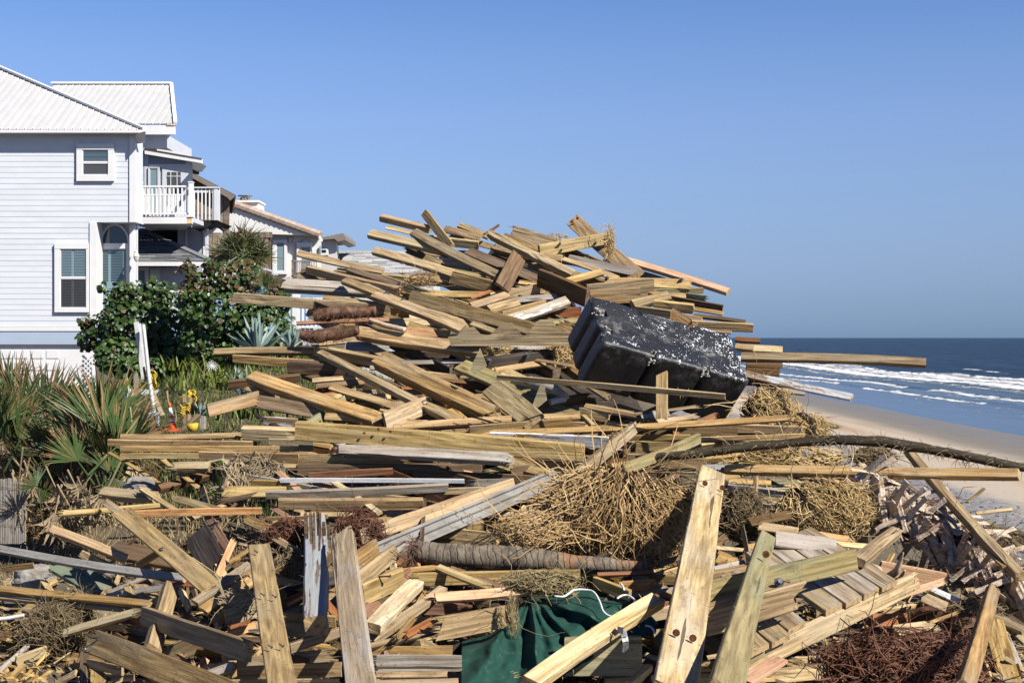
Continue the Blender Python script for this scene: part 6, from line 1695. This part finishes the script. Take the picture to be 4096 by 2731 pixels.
chips(900, M['G'], 'grey_chips', 'small grey flakes scattered in the lower debris', (-4, 4.8, 7.0, 11), 3, (.01, .04))
chips(2500, M['k'], 'wrack_line', 'dark seaweed wrack scattered on the grey sand at right', (5, 11.5, 14, 40), 4, (.015, .06))

wp = find('broken white grey painted post')
for (x, y, x2, y2, w_) in ((790, 30, 805, 300, 22), (760, 110, 765, 420, 16), (815, 110, 808, 430, 14), (690, 115, 700, 330, 26), (730, 110, 742, 370, 22), (845, 190, 850, 300, 26), (885, 215, 888, 330, 18)):
    D = face_d(wp, '12', 790, 600) - .02; mb = MB(); mb.bar(at('12', x2, y2, D + .02), at('12', x, y, D), px('12', w_, D), .03, (0, 1, 0)); attach(mb, 'splinter', M['d'], wp)
# ---------------------------------------------------------------- plants
def fan_mesh(Rr, n, spread, seed, droop=.25, dead=False, m2=None, m1=None, stem=.6, hw=.026):
    rr_ = random.Random(seed); V = []; F = []; mi = []
    for i in range(n):
        a_ = math.radians(-spread + 2 * spread * i / (n - 1) + rr_.gauss(0, 1.5)); L = Rr * rr_.uniform(.78, 1.05) * (1 - .12 * abs(a_) / 1.6)
        dr = Vector((math.sin(a_), 0, math.cos(a_))); sdv = Vector((math.cos(a_), 0, -math.sin(a_)))
        bend = rr_.uniform(.05, droop) * (1 if not dead else 2.0); tw = rr_.gauss(0, .25); brown = rr_.random() < .5
        seg = 6; b0 = len(V); side = rr_.gauss(0, .07) * (2.5 if dead else 1)
        for k in range(seg + 1):
            s = k / seg
            w_ = Rr * hw * (min(1, s / .35) * .9 + .12) * (1 - max(0, s - .4) / .6) ** .8
            p = dr * L * s + sdv * side * L * s * s + Vector((0, -1, 0)) * (bend * L * s * s * .5) + Vector((0, 0, -1)) * (bend * L * s ** 3)
            fo = Vector((0, 1, 0)) * w_ * .55
            q = (sdv + Vector((0, tw * s, 0))).normalized()
            V += [p - q * w_, p + fo, p + q * w_]
        for k in range(seg):
            for j in (0, 1):
                F.append((b0 + k * 3 + j, b0 + k * 3 + j + 1, b0 + (k + 1) * 3 + j + 1, b0 + (k + 1) * 3 + j)); mi.append(1 if (brown and k >= 4) else 0)
    mb = MB(); mb.v = [tuple(v_) for v_ in V]; mb.f = F; mb.m = mi
    mb.tube([(0, 0, .01), (0, .02, -stem * Rr * .5), (0, .05, -stem * Rr)], [.008 * Rr / .6, .010 * Rr / .6, .013 * Rr / .6], 5)
    me = bpy.data.meshes.new('frond'); me.from_pydata(mb.v, [], mb.f); me.materials.append(m1); me.materials.append(m2 or m1)
    me.polygons.foreach_set('material_index', mb.m); me.update(); return me
FG = [fan_mesh(1, n, sp_, s, .12, False, M['fanbrown'], M['fan'], hw=.019) for s, (n, sp_) in enumerate(((34, 48), (30, 64), (34, 56), (26, 38)))]
FD = [fan_mesh(1, n, sp_, s + 20, .5, True, M['fanbrown'], M['fandead'], hw=.017) for s, (n, sp_) in enumerate(((20, 24), (18, 36), (22, 18)))]
FB = [fan_mesh(1, n, sp_, s + 30, .35, True, M['fanbrown'], M['fanbrown'], hw=.022) for s, (n, sp_) in enumerate(((22, 60), (20, 75)))]
def put_fan(root, me, hub, size, deg, tilt=0, turn=0):
    o = bpy.data.objects.new('frond', me); COL.objects.link(o)
    a_ = math.radians(deg)                       # direction in which the fan points, seen from the path: 90 = up
    rot = Matrix.Rotation(math.radians(90 - deg), 4, 'Y') @ Matrix.Rotation(math.radians(tilt), 4, 'X') @ Matrix.Rotation(math.radians(turn), 4, 'Z')
    o.matrix_basis = Matrix.Translation(hub) @ rot @ Matrix.Scale(size, 4); par(o, root); return o
def palmetto(name, label, fans, D, dead, deadbox, seed):
    rr_ = random.Random(seed); root = thing(name, label, 'palmetto', at('7', (deadbox[0] + deadbox[2]) / 2, 1560, D))
    for (x, y, Rr, deg, kind) in fans:
        d_ = D + rr_.uniform(-.5, .5)
        if kind == 'g' and deg > 0: deg = 92 + (deg - 92) * .75; Rr *= 1.25; y -= 60; Rr = min(Rr, max(260, (1480 - x) / max(.25, math.cos(math.radians(max(1, deg - 30))))))
        put_fan(root, rr_.choice({'g': FG, 'd': FD, 'b': FB}[kind]), at('7', x, y, d_), px('7', Rr, d_), deg, rr_.uniform(-30, 18), rr_.uniform(-28, 28))
    for _ in range(40 if fans[0][2] > 400 else 3):
        f0 = rr_.choice([q for q in fans if q[4] == 'g']); d_ = D + rr_.uniform(-.6, .6)
        put_fan(root, rr_.choice(FG), at('7', f0[0] + rr_.uniform(-130, 130), f0[1] + rr_.uniform(-60, 160), d_), px('7', f0[2] * rr_.uniform(.65, 1), d_), f0[3] + rr_.uniform(-25, 25), rr_.uniform(-30, 25), rr_.uniform(-65, 65))
    for _ in range(dead):
        x, y = rr_.uniform(deadbox[0], deadbox[2]), rr_.uniform(deadbox[1], deadbox[3]); d_ = D + rr_.uniform(-.3, .6)
        put_fan(root, rr_.choice(FD + FD + FB), at('7', x, y, d_), px('7', rr_.uniform(360, 560), d_), rr_.uniform(235, 305), rr_.uniform(-25, 25), rr_.uniform(-40, 40))
    return root
palmetto('saw_palmetto', 'large green saw palmetto with brown tipped fans at the left edge',
    [(390, 900, 640, 95, 'g'), (360, 880, 560, 118, 'g'), (440, 940, 520, 75, 'b'), (120, 760, 560, 115, 'g'), (160, 800, 560, 90, 'g'), (-40, 800, 520, 80, 'g'), (60, 980, 420, 150, 'g'), (560, 900, 560, 100, 'b'), (-60, 1100, 420, 60, 'g'), (250, 1150, 420, 120, 'g'), (480, 820, 500, 60, 'g'), (100, 1150, 380, 80, 'd'), (700, 720, 540, 92, 'b'), (40, 560, 380, 110, 'g'), (350, 1240, 330, 45, 'g')], 14.2, 56, (-60, 900, 620, 1500), 3)
palmetto('saw_palmetto', 'saw palmetto with spreading green fans beside the stacked board ends',
    [(900, 1000, 640, 118, 'g'), (960, 960, 620, 96, 'g'), (1080, 900, 560, 68, 'g'), (1120, 930, 600, 45, 'g'), (850, 1080, 520, 140, 'g'), (700, 980, 560, 105, 'g'), (1250, 880, 420, 30, 'b'), (1150, 860, 480, 55, 'd'), (1350, 900, 380, 50, 'b'), (1450, 930, 300, 75, 'b'), (900, 1130, 420, 70, 'g'), (1020, 1150, 300, -70, 'g'), (760, 1200, 400, 120, 'b'), (1300, 1250, 240, 60, 'b'), (1450, 1300, 200, 140, 'b'), (880, 1250, 300, 95, 'b')], 13.8, 62, (560, 900, 1230, 1500), 4)
palmetto('saw_palmetto', 'mostly dead brown palmetto in the shade beside the reed fence',
    [(250, 1500, 330, 100, 'd'), (560, 1500, 330, 80, 'd'), (820, 1520, 300, 100, 'd'), (450, 1400, 300, 120, 'g')], 13.4, 44, (120, 1250, 1000, 1640), 9)
# sabal palm behind the bushes
PT = thing('sabal_palm', 'sabal palm with shaggy green crown in front of the stucco house', 'palm tree', at('3', 400, 1100, 31.5))
mb = MB(); q = [at('3', 408 + 4 * math.sin(i), 1150 - i * 55, 31.5) for i in range(8)]; mb.tube(q, [.17, .18, .2, .2, .21, .23, .2, .12], 12); mb.obj('trunk', M['bark'], PT, True)
rr_ = random.Random(8)
FP = [fan_mesh(1, 20, 55, 50, .9, False, M['fandead'], M['fan'], stem=.9, hw=.017), fan_mesh(1, 22, 48, 51, .8, False, M['fanbrown'], M['fan'], stem=.9, hw=.017)]
for i in range(26):
    deg = -35 + 250 * (i / 25) + rr_.gauss(0, 8); tl = rr_.uniform(-55, 55); ct = at('3', 405, 745, 31.5)
    hub = ct + Vector((math.cos(math.radians(deg)), rr_.uniform(-.7, .7), math.sin(math.radians(deg)) * .8)) * rr_.uniform(.12, .36) + Vector((rr_.uniform(-.12, .12), 0, 0))
    put_fan(PT, rr_.choice(FP), hub, rr_.uniform(.62, .84), deg, tl, rr_.uniform(-60, 60))
for i in range(12):
    deg = rr_.uniform(215, 325); put_fan(PT, rr_.choice(FD), at('3', 405 + rr_.uniform(-60, 60), 800 + rr_.uniform(-30, 40), 31.4), rr_.uniform(.3, .45), deg, rr_.uniform(-30, 30), rr_.uniform(-50, 50))
for (x, y, D, Rr, lab) in ((600, 1010, 27, 230, 'small green fan palm behind the reddish sea grape shoots'), (700, 1090, 26.5, 200, 'young fan palm right of the sea grape bush beside the white fence'), (1090, 1250, 28.5, 160, 'young fan palm seen through the white picket railing')):
    r2 = thing('fan_palm', lab, 'palm', at('3', x, y + 60, D))
    for i in range(9): put_fan(r2, rr_.choice(FG), at('3', x + rr_.uniform(-50, 50), y + rr_.uniform(-30, 40), D + rr_.uniform(-.3, .3)), px('3', Rr * rr_.uniform(.7, 1), D), 20 + i * 17 + rr_.gauss(0, 8), rr_.uniform(-30, 20), rr_.uniform(-40, 40))
# sea grape
def grape_leaf(seed, r=1.0):
    rr_ = random.Random(seed); n = 9; V = [(0, 0, .0)]; cup = rr_.uniform(.05, .3)
    for i in range(n):
        a_ = 2 * math.pi * i / n; q = r * rr_.uniform(.9, 1.05) * (1 - .12 * (i == 0)); V.append((math.cos(a_) * q, math.sin(a_) * q * .95, cup * abs(math.sin(a_)) * q + .08 * rr_.gauss(0, 1)))
    return V, [(0, i + 1, (i + 1) % n + 1) for i in range(n)]
GLm = []
for s in range(4):
    V, F = grape_leaf(s); me = bpy.data.meshes.new('leaf'); me.from_pydata(V, [], F); me.materials.append(M['grape'] if s < 3 else M['graper']); me.update(); GLm.append(me)
def bush(name, label, blobs, D, n, size, redabove, seed, nobj=300, reds=.12):
    rr_ = random.Random(seed); c0 = at('d', blobs[0][0], blobs[0][1] + blobs[0][3], D); root = thing(name, label, 'bush', c0)
    tot = sum(b_[2] * b_[3] for b_ in blobs); L = []
    for b_ in blobs:
        for _ in range(int(n * b_[2] * b_[3] / tot)):
            q = Vector((rr_.gauss(0, 1), rr_.gauss(0, 1), rr_.gauss(0, 1))).normalized(); sh = rr_.uniform(.35, 1.0) ** .5
            if q.y > .35 and rr_.random() < .6: q.y = -q.y
            sh *= 1 + .22 * mn.noise(q * 2.5 + Vector((b_[0] * .1, 0, seed)))
            P = at('d', b_[0], b_[1], D + (b_[4] if len(b_) > 4 else 0)) + Vector((q.x * px('d', b_[2], D), q.y * px('d', min(b_[2], b_[3]), D), q.z * px('d', b_[3], D))) * sh
            nrm_ = (q * .8 + Vector((.25, -.45, .5)) + Vector((rr_.gauss(0, .45), rr_.gauss(0, .45), rr_.gauss(0, .45)))).normalized()
            L.append((P, nrm_, size * rr_.uniform(.6, 1.2)))
    L.sort(key=lambda a_: a_[0].y - a_[0].z * .3)
    mbs = {0: MB(), 1: MB()}
    for i, (P, nv_, s_) in enumerate(L):
        red = (redabove is not None and dxz(P)[1] < redabove and rr_.random() < .6) or rr_.random() < reds
        rot = nv_.to_track_quat('Z', 'Y').to_matrix() @ Matrix.Rotation(rr_.uniform(0, 6.28), 3, 'Z')
        if i < nobj:
            o = bpy.data.objects.new('leaf', GLm[3] if red else GLm[i % 3]); COL.objects.link(o); o.matrix_basis = Matrix.Translation(P) @ rot.to_4x4() @ Matrix.Scale(s_, 4); par(o, root)
        else:
            V, F = grape_leaf(i % 17); mbs[1 if red else 0].add([P + rot @ (Vector(v_) * s_) for v_ in V], F)
    for k, mt in ((0, 'grape'), (1, 'graper')):
        if mbs[k].v: mbs[k].obj('foliage', M[mt], root)['kind'] = 'stuff'
    mb = MB()
    for _ in range(46):
        b_ = rr_.choice(blobs); P = at('d', b_[0], b_[1], D); q = Vector((rr_.gauss(0, .4), rr_.gauss(0, .3), rr_.uniform(.2, .9)))
        A_ = P + Vector((q.x * .3, 0, -px('d', b_[3], D) * 1.1)); E_ = P + Vector((q.x * px('d', b_[2], D), q.y * .5, q.z * px('d', b_[3], D)))
        mb.tube([A_, A_.lerp(E_, .5) + Vector((rr_.gauss(0, .08), 0, 0)), E_], [.022, .014, .006], 5)
    mb.obj('stem', M['bark'], root)
def dxz(P):
    return ((P.x / P.y * FPX + 2048) * 2352 / 4096, (HOR - (P.z - CAM_Z) / P.y * FPX) * 2352 / 4096)
bush('sea_grape', 'dense dark green sea grape bush with round leaves before the blue house',
    [(320, 745, 95, 75), (255, 760, 50, 60), (390, 740, 60, 85), (300, 690, 60, 45), (360, 680, 35, 40), (400, 820, 70, 50, -.4), (270, 820, 60, 45, -.6), (200, 780, 26, 26), (198, 740, 20, 16), (235, 660, 12, 14), (290, 665, 16, 22), (350, 655, 14, 22), (320, 850, 80, 30, -.8)], 24.5, 3600, .048, None, 5, 300, .07)
bush('sea_grape', 'sea grape bush with reddish brown upper leaves right of the dark one',
    [(520, 720, 90, 75), (450, 700, 45, 70), (600, 740, 75, 70), (520, 640, 55, 40), (440, 640, 14, 34), (570, 630, 28, 36), (640, 690, 40, 40), (470, 790, 60, 50), (560, 790, 70, 40), (430, 610, 9, 16), (660, 780, 30, 40), (480, 615, 18, 24)], 23.5, 3600, .046, 668, 6, 300, .12)
# agaves
def agave(label, f, x, y, l, D, n, seed, tlt=.9):
    rr_ = random.Random(seed); c = at(f, x, y, D); Rr = px(f, l, D); root = thing('agave', label, 'agave', c)
    for i in range(n):
        az_ = 2 * math.pi * i / n * 1.618 * 2; el_ = math.radians(rr_.uniform(25, 82)); dv = Vector((math.cos(az_) * math.cos(el_), math.sin(az_) * math.cos(el_) * tlt, math.sin(el_)))
        sdv = dv.cross(Vector((0, 0, 1))).normalized(); up = sdv.cross(dv); L = Rr * rr_.uniform(.75, 1.05); V = []; F = []
        for k in range(8):
            s = k / 7; w_ = L * .085 * (1 - s) ** .55 * (.65 + .6 * math.sin(min(1, s * 2.2) * 1.57)); p = c + dv * L * s - up * (.10 * L * s * s * -1) + Vector((0, 0, -.04 * L * s * s))
            V += [p - sdv * w_ + up * w_ * .45, p - up * w_ * .15, p + sdv * w_ + up * w_ * .45, p - up * w_ * .6]
        for k in range(7):
            for a_, b_ in ((0, 1), (1, 2), (2, 3), (3, 0)): F.append((k * 4 + a_, k * 4 + b_, (k + 1) * 4 + b_, (k + 1) * 4 + a_))
        mesh_obj('leaf', V, F, M['agave'], root)
agave('big blue green agave rising behind the long left pointing beam', '3', 530, 1640, 400, 20.5, 22, 1)
agave('smaller agave between the left beam ends', '8', 400, 640, 330, 19.0, 16, 2)
agave('small agave low at the left of the dark plank end', '8', 10, 790, 150, 18.5, 12, 3)
agave('agave blades at the right end of the sea grape', '3', 840, 1610, 260, 20.8, 12, 5)
# grass
def blades(n, fn, h, w, mat, name, label, seed, lean=.5, kind='stuff', parent=None):
    rr_ = random.Random(seed); V = []; F = []
    for _ in range(n):
        P = fn(rr_); hh = h * rr_.uniform(.5, 1.3); a_ = rr_.uniform(0, 6.28); ln = rr_.gauss(0, lean); a2 = rr_.uniform(0, 6.28)
        sdv = Vector((math.cos(a_), math.sin(a_), 0)) * w * rr_.uniform(.6, 1.3); dv = Vector((math.cos(a2) * ln, math.sin(a2) * ln, 1)) * hh
        b0 = len(V); V += [P - sdv, P + sdv, P + dv * .55 + sdv * .7, P + dv * .55 - sdv * .7, P + dv * .95 + Vector((math.cos(a2), math.sin(a2), -.3)) * hh * .3 * abs(ln)]
        F += [(b0, b0 + 1, b0 + 2, b0 + 3), (b0 + 3, b0 + 2, b0 + 4)]
    o = mesh_obj(name, V, F, M[mat], parent)
    o['kind'] = kind
    if label: o['label'] = label; o['category'] = 'grass'
    return o
def onground(x0, x1, y0, y1):
    def f(rr_):
        x, y = rr_.uniform(x0, x1), rr_.uniform(y0, y1); return Vector((x, y, ground_z(x, y) - .02))
    return f
blades(34000, onground(-8.5, -1.2, 16.5, 29), .20, .008, 'grass', 'grass', 'green grass on the bank between bushes and pile', 1)
blades(9000, onground(-9, -2.5, 13, 19), .16, .006, 'drygrass', 'dry_grass_cover', 'dry grass and litter on the ground at left', 2, .8)
blades(4000, onground(-6.5, -1.5, 8.2, 13.5), .08, .004, 'browngrass', 'dry_grass_litter', 'dry grass litter at the lower left', 3, 1.2)
def lily(label, f, x, y, D, n, h, seed, flower=None, w=.018):
    c = at(f, x, y, D); rr_ = random.Random(seed); root = thing('strap_leaf_plant', label, 'plant', c)
    for _ in range(n):
        a_ = rr_.uniform(0, 6.28); o_ = Vector((rr_.gauss(0, .22), rr_.gauss(0, .22), 0)); L = h * rr_.uniform(.6, 1.1); sp_ = rr_.uniform(.2, .9); V = []; F = []
        sdv = Vector((-math.sin(a_), math.cos(a_), 0)); out = Vector((math.cos(a_), math.sin(a_), 0))
        for k in range(6):
            s = k / 5; ww = w * (.6 + s * 1.2) * (1 - s) ** .6 + .001; p = c + o_ + out * sp_ * L * s ** 1.3 + Vector((0, 0, L * (s - .45 * sp_ * s * s))); V += [p - sdv * ww, p + sdv * ww]
        F = [(k * 2, k * 2 + 1, k * 2 + 3, k * 2 + 2) for k in range(5)]
        mesh_obj('leaf', V, F, M['lily'], root)
    if flower:
        P = at(*flower, D - .3); mb = MB(); mb.tube([c, P], .008, 5); mb.obj('stalk', M['lily'], root); mb = MB()
        for i in range(14):
            a_ = i / 14 * 6.28; dv = Vector((math.cos(a_), -.3, math.sin(a_))).normalized(); mb.tube([P, P + dv * .05, P + dv * .085 + Vector((0, 0, -.02))], [.005, .005, .002], 4)
        mb.obj('flower', M['white'], root)
lily('yellow green strap leaved plants on the bank with a white spider lily', '7', 2000, 480, 19.5, 60, .38, 1, ('8', 115, 320))
lily('yellow green strap leaved clump left of the stakes', '7', 900, 700, 18.5, 30, .36, 2)
lily('strap leaved plants further up the bank under the agave', '7', 1750, 300, 22, 40, .28, 6)
lily('dark green strap leaved plant under the dark beam ends', '8', 380, 820, 17.6, 46, .36, 4)
lily('strap leaved plants at the right of the grassy bank', '8', 250, 480, 19, 40, .30, 7)
lily('green bushy weeds right of the palmetto', '7', 1180, 520, 19.5, 40, .34, 8)

# ---------------------------------------------------------------- small things by the bushes
fl_ = thing('reed_fence', 'low grey reed screen fence at the lower left edge', 'fence', at('7', 40, 1568, 13.2))
for i in range(22):
    x = -160 + i * 18.5 + R.uniform(-1, 1); y0 = 1300 + R.uniform(-6, 6) + (0 if i < 16 else 30)
    mb = MB(); A_, B_ = at('7', x, 1900, 13.2), at('7', x + R.uniform(-2, 2), y0, 13.2); mb.tube([A_, A_.lerp(B_, .5), B_], [.008, .0085, .0075], 6); mb.obj('slat', M['bamboo'], fl_)
for y in (1385, 1540, 1640, 1730):
    mb = MB(); mb.tube([at('7', -160 + i * 37, y + 6 * math.sin(i), 13.18) for i in range(11)], .002, 4); mb.obj('wire', M['bark'], fl_)
AP = thing('aluminium_channel', 'flat white aluminium strip leaning upright before the sea grape', 'metal strip', at('7', 1325, 400, 18))
mb = MB(); mb.bar(at('7', 1330, 405, 18), at('7', 1256, -145, 18), px('7', 40, 18), .03, (0, 1, 0)); mb.bar(at('7', 1338, 300, 18.03), at('7', 1284, -130, 18.03), px('7', 26, 18), .05, (0, 1, 0)); mb.obj('strip', M['pvc'], AP)
rough_tube('aluminium_pole', '7', [(1322, -118), (1370, 330), (1430, 760)], (17.9, 17.7), [17, 18, 18], M['alu'], 'round silver pole leaning beside the white strip', 'pole', 12, .01, 0, 12)
B('7', 1325, 270, 1345, 400, 22, '24', 20, 'h', 0, 'short honey stick taped beside the leaning poles', {'D': (17.85, 17.85)})
B('7', 1390, 470, 1500, 720, 46, '26', 20, 't', 0, 'brown board leaning behind the silver pole foot', {'D': (18.2, 17.9)})
B('7', 1253, 325, 1256, 620, 42, '24', 15, 'g', 0, 'grey pointed picket standing behind the palmetto', {'D': (18.4, 18.4), 'e1': 'r'})
B('7', 1702, 520, 1700, 790, 36, '24', 12, 't', 0, 'brown survey stake with a dark hole by the cone', {'D': (17.6, 17.6)})
B('7', 1758, 540, 1740, 780, 40, '24', 12, 't', 0, 'second brown stake wrapped in yellow tape', {'D': (17.7, 17.7)})
B('7', 1540, 490, 1560, 620, 14, '24', 12, 'h', 0, 'thin pale stick rising above the cone', {'D': (18.0, 18.0)})
B('7', 1875, 722, 1868, 840, 64, '66', 25, 'g', 0, 'short weathered grey fence post stub beside the grass', {'D': (17.2, 17.2)})
B('7', 1655, 880, 1832, 722, 60, '44', 30, 'd', 0, 'dark square timber leaning on the grass near the stakes', {'D': (16.2, 17.0)})
B('7', 1005, 1060, 1480, 1350, 36, '24', 35, 'h', 0, 'thin tan stud sloping down under the left stack', {'D': (12.9, 12.1)})
B('7', 1500, 1130, 1820, 1380, 48, '26', 30, 'h', 0, 'tan split stud under the left stack, right of the thin one', {'D': (12.5, 11.9), 'e1': 's'})
B('7', 1595, 1200, 1930, 1190, 110, '46', 30, 't', 0, 'brown splintered beam chunk under the left stack', {'D': (12.1, 12.1), 'e1': 's'})
B('7', 1460, 1400, 1940, 1260, 96, '66', 30, 'd', 0, 'dark weathered log end in the shade under the left stack', {'D': (12.0, 12.3), 'e1': 'r'})
B('7', 940, 1430, 1440, 1480, 130, '46', 30, 'h', 0, 'tan broken beam below the grey boulder', {'D': (11.6, 11.4), 'e1': 's'})
B('7', 1310, 1400, 1620, 1600, 60, '24', 30, 'h', 0, 'splintered honey stud leaning below the grey boulder', {'D': (11.4, 11.0), 'e1': 's'})
def rope(label, f, cx, cy, rx, ry, D, loops, tail):
    root = thing('yellow_rope', label, 'rope', at(f, cx, cy, D))
    for k in range(loops):
        ox, oy = R.uniform(-8, 8), k * ry * 1.3 / loops - ry * .6
        pts = [at(f, cx + ox + rx * math.cos(t * .52), cy + oy + ry * .35 * math.sin(t * .52), D + .03 * math.sin(t)) for t in range(13)]
        mb = MB(); mb.tube(pts, .009, 6); mb.obj('coil', M['yellow'], root, True)
    mb = MB(); mb.tube([at(f, x, y, D) for x, y in tail], .008, 6); mb.obj('tail', M['yellow'], root, True)
rope('coiled yellow rope hung beside the silver pole', '7', 1412, 390, 28, 90, 17.9, 9, [(1412, 310), (1395, 300), (1330, 340), (1345, 400)])
rope('knotted yellow rope on top of the stakes', '7', 1765, 520, 34, 34, 17.4, 6, [(1790, 520), (1815, 560), (1800, 600), (1822, 620), (1760, 500), (1690, 540), (1640, 570)])
rope('yellow caution tape tied round the stakes', '7', 1710, 660, 42, 60, 17.45, 4, [(1660, 700), (1700, 640), (1790, 610), (1720, 690), (1670, 760)])
cn = thing('traffic_cone', 'slim orange traffic cone with white bands near the stakes', 'traffic cone', at('7', 1590, 850, 17.4))
ax0, ax1 = at('7', 1596, 848, 17.4), at('7', 1562, 600, 17.4)
bands = [(0, .3, 'orange'), (.3, .42, 'trim'), (.42, .52, 'orange'), (.52, .82, 'trim'), (.82, 1, 'orange')]
for a_, b_, mt in bands:
    mb = MB(); mb.tube([ax0.lerp(ax1, a_), ax0.lerp(ax1, b_)], [px('7', 34 - 24 * a_, 17.4), px('7', 34 - 24 * b_, 17.4)], 14); mb.obj('band', M[mt], cn, True)
mb = MB(); mb.bar(ax0 + Vector((-.14, 0, 0)), ax0 + Vector((.14, 0, 0)), .26, .025); mb.obj('base', M['orange'], cn)
bk = thing('yellow_cup', 'small yellow plastic cup in the grass below the dark timber', 'cup', at('7', 1775, 850, 16.0)); mb = MB(); mb.tube([at('7', 1778, 865, 16), at('7', 1775, 790, 16)], [.05, .068], 12); mb.obj('cup', M['yellow'], bk, True)
tp = thing('blue_white_tarp', 'crumpled blue and white plastic sheet behind the palmetto fans', 'plastic sheet', at('7', 1200, 560, 18.3))
for (mt, P_) in (('trim', [(1170, 560), (1185, 470), (1250, 500), (1330, 540), (1300, 560)]), ('blue', [(1090, 560), (1100, 512), (1135, 510), (1150, 560)]), ('pvc', [(1250, 500), (1310, 478), (1400, 490), (1470, 480), (1440, 520), (1330, 520)])):
    mb = MB(); fpoly(mb, '7', P_, 18.3 + R.uniform(-.1, .1), (0, .12, 0)); mb.obj('fold', M[mt], tp)
ck = thing('cooler_box', 'pale blue plastic box half hidden by palmetto stems', 'plastic box', at('7', 1370, 860, 17)); M['pblue'] = plain('pale blue plastic', (.35, .55, .78), .5, .3, 0, .1, 5); fobj('body', '7', 1325, 700, 1412, 870, 17, .3, M['pblue'], ck)
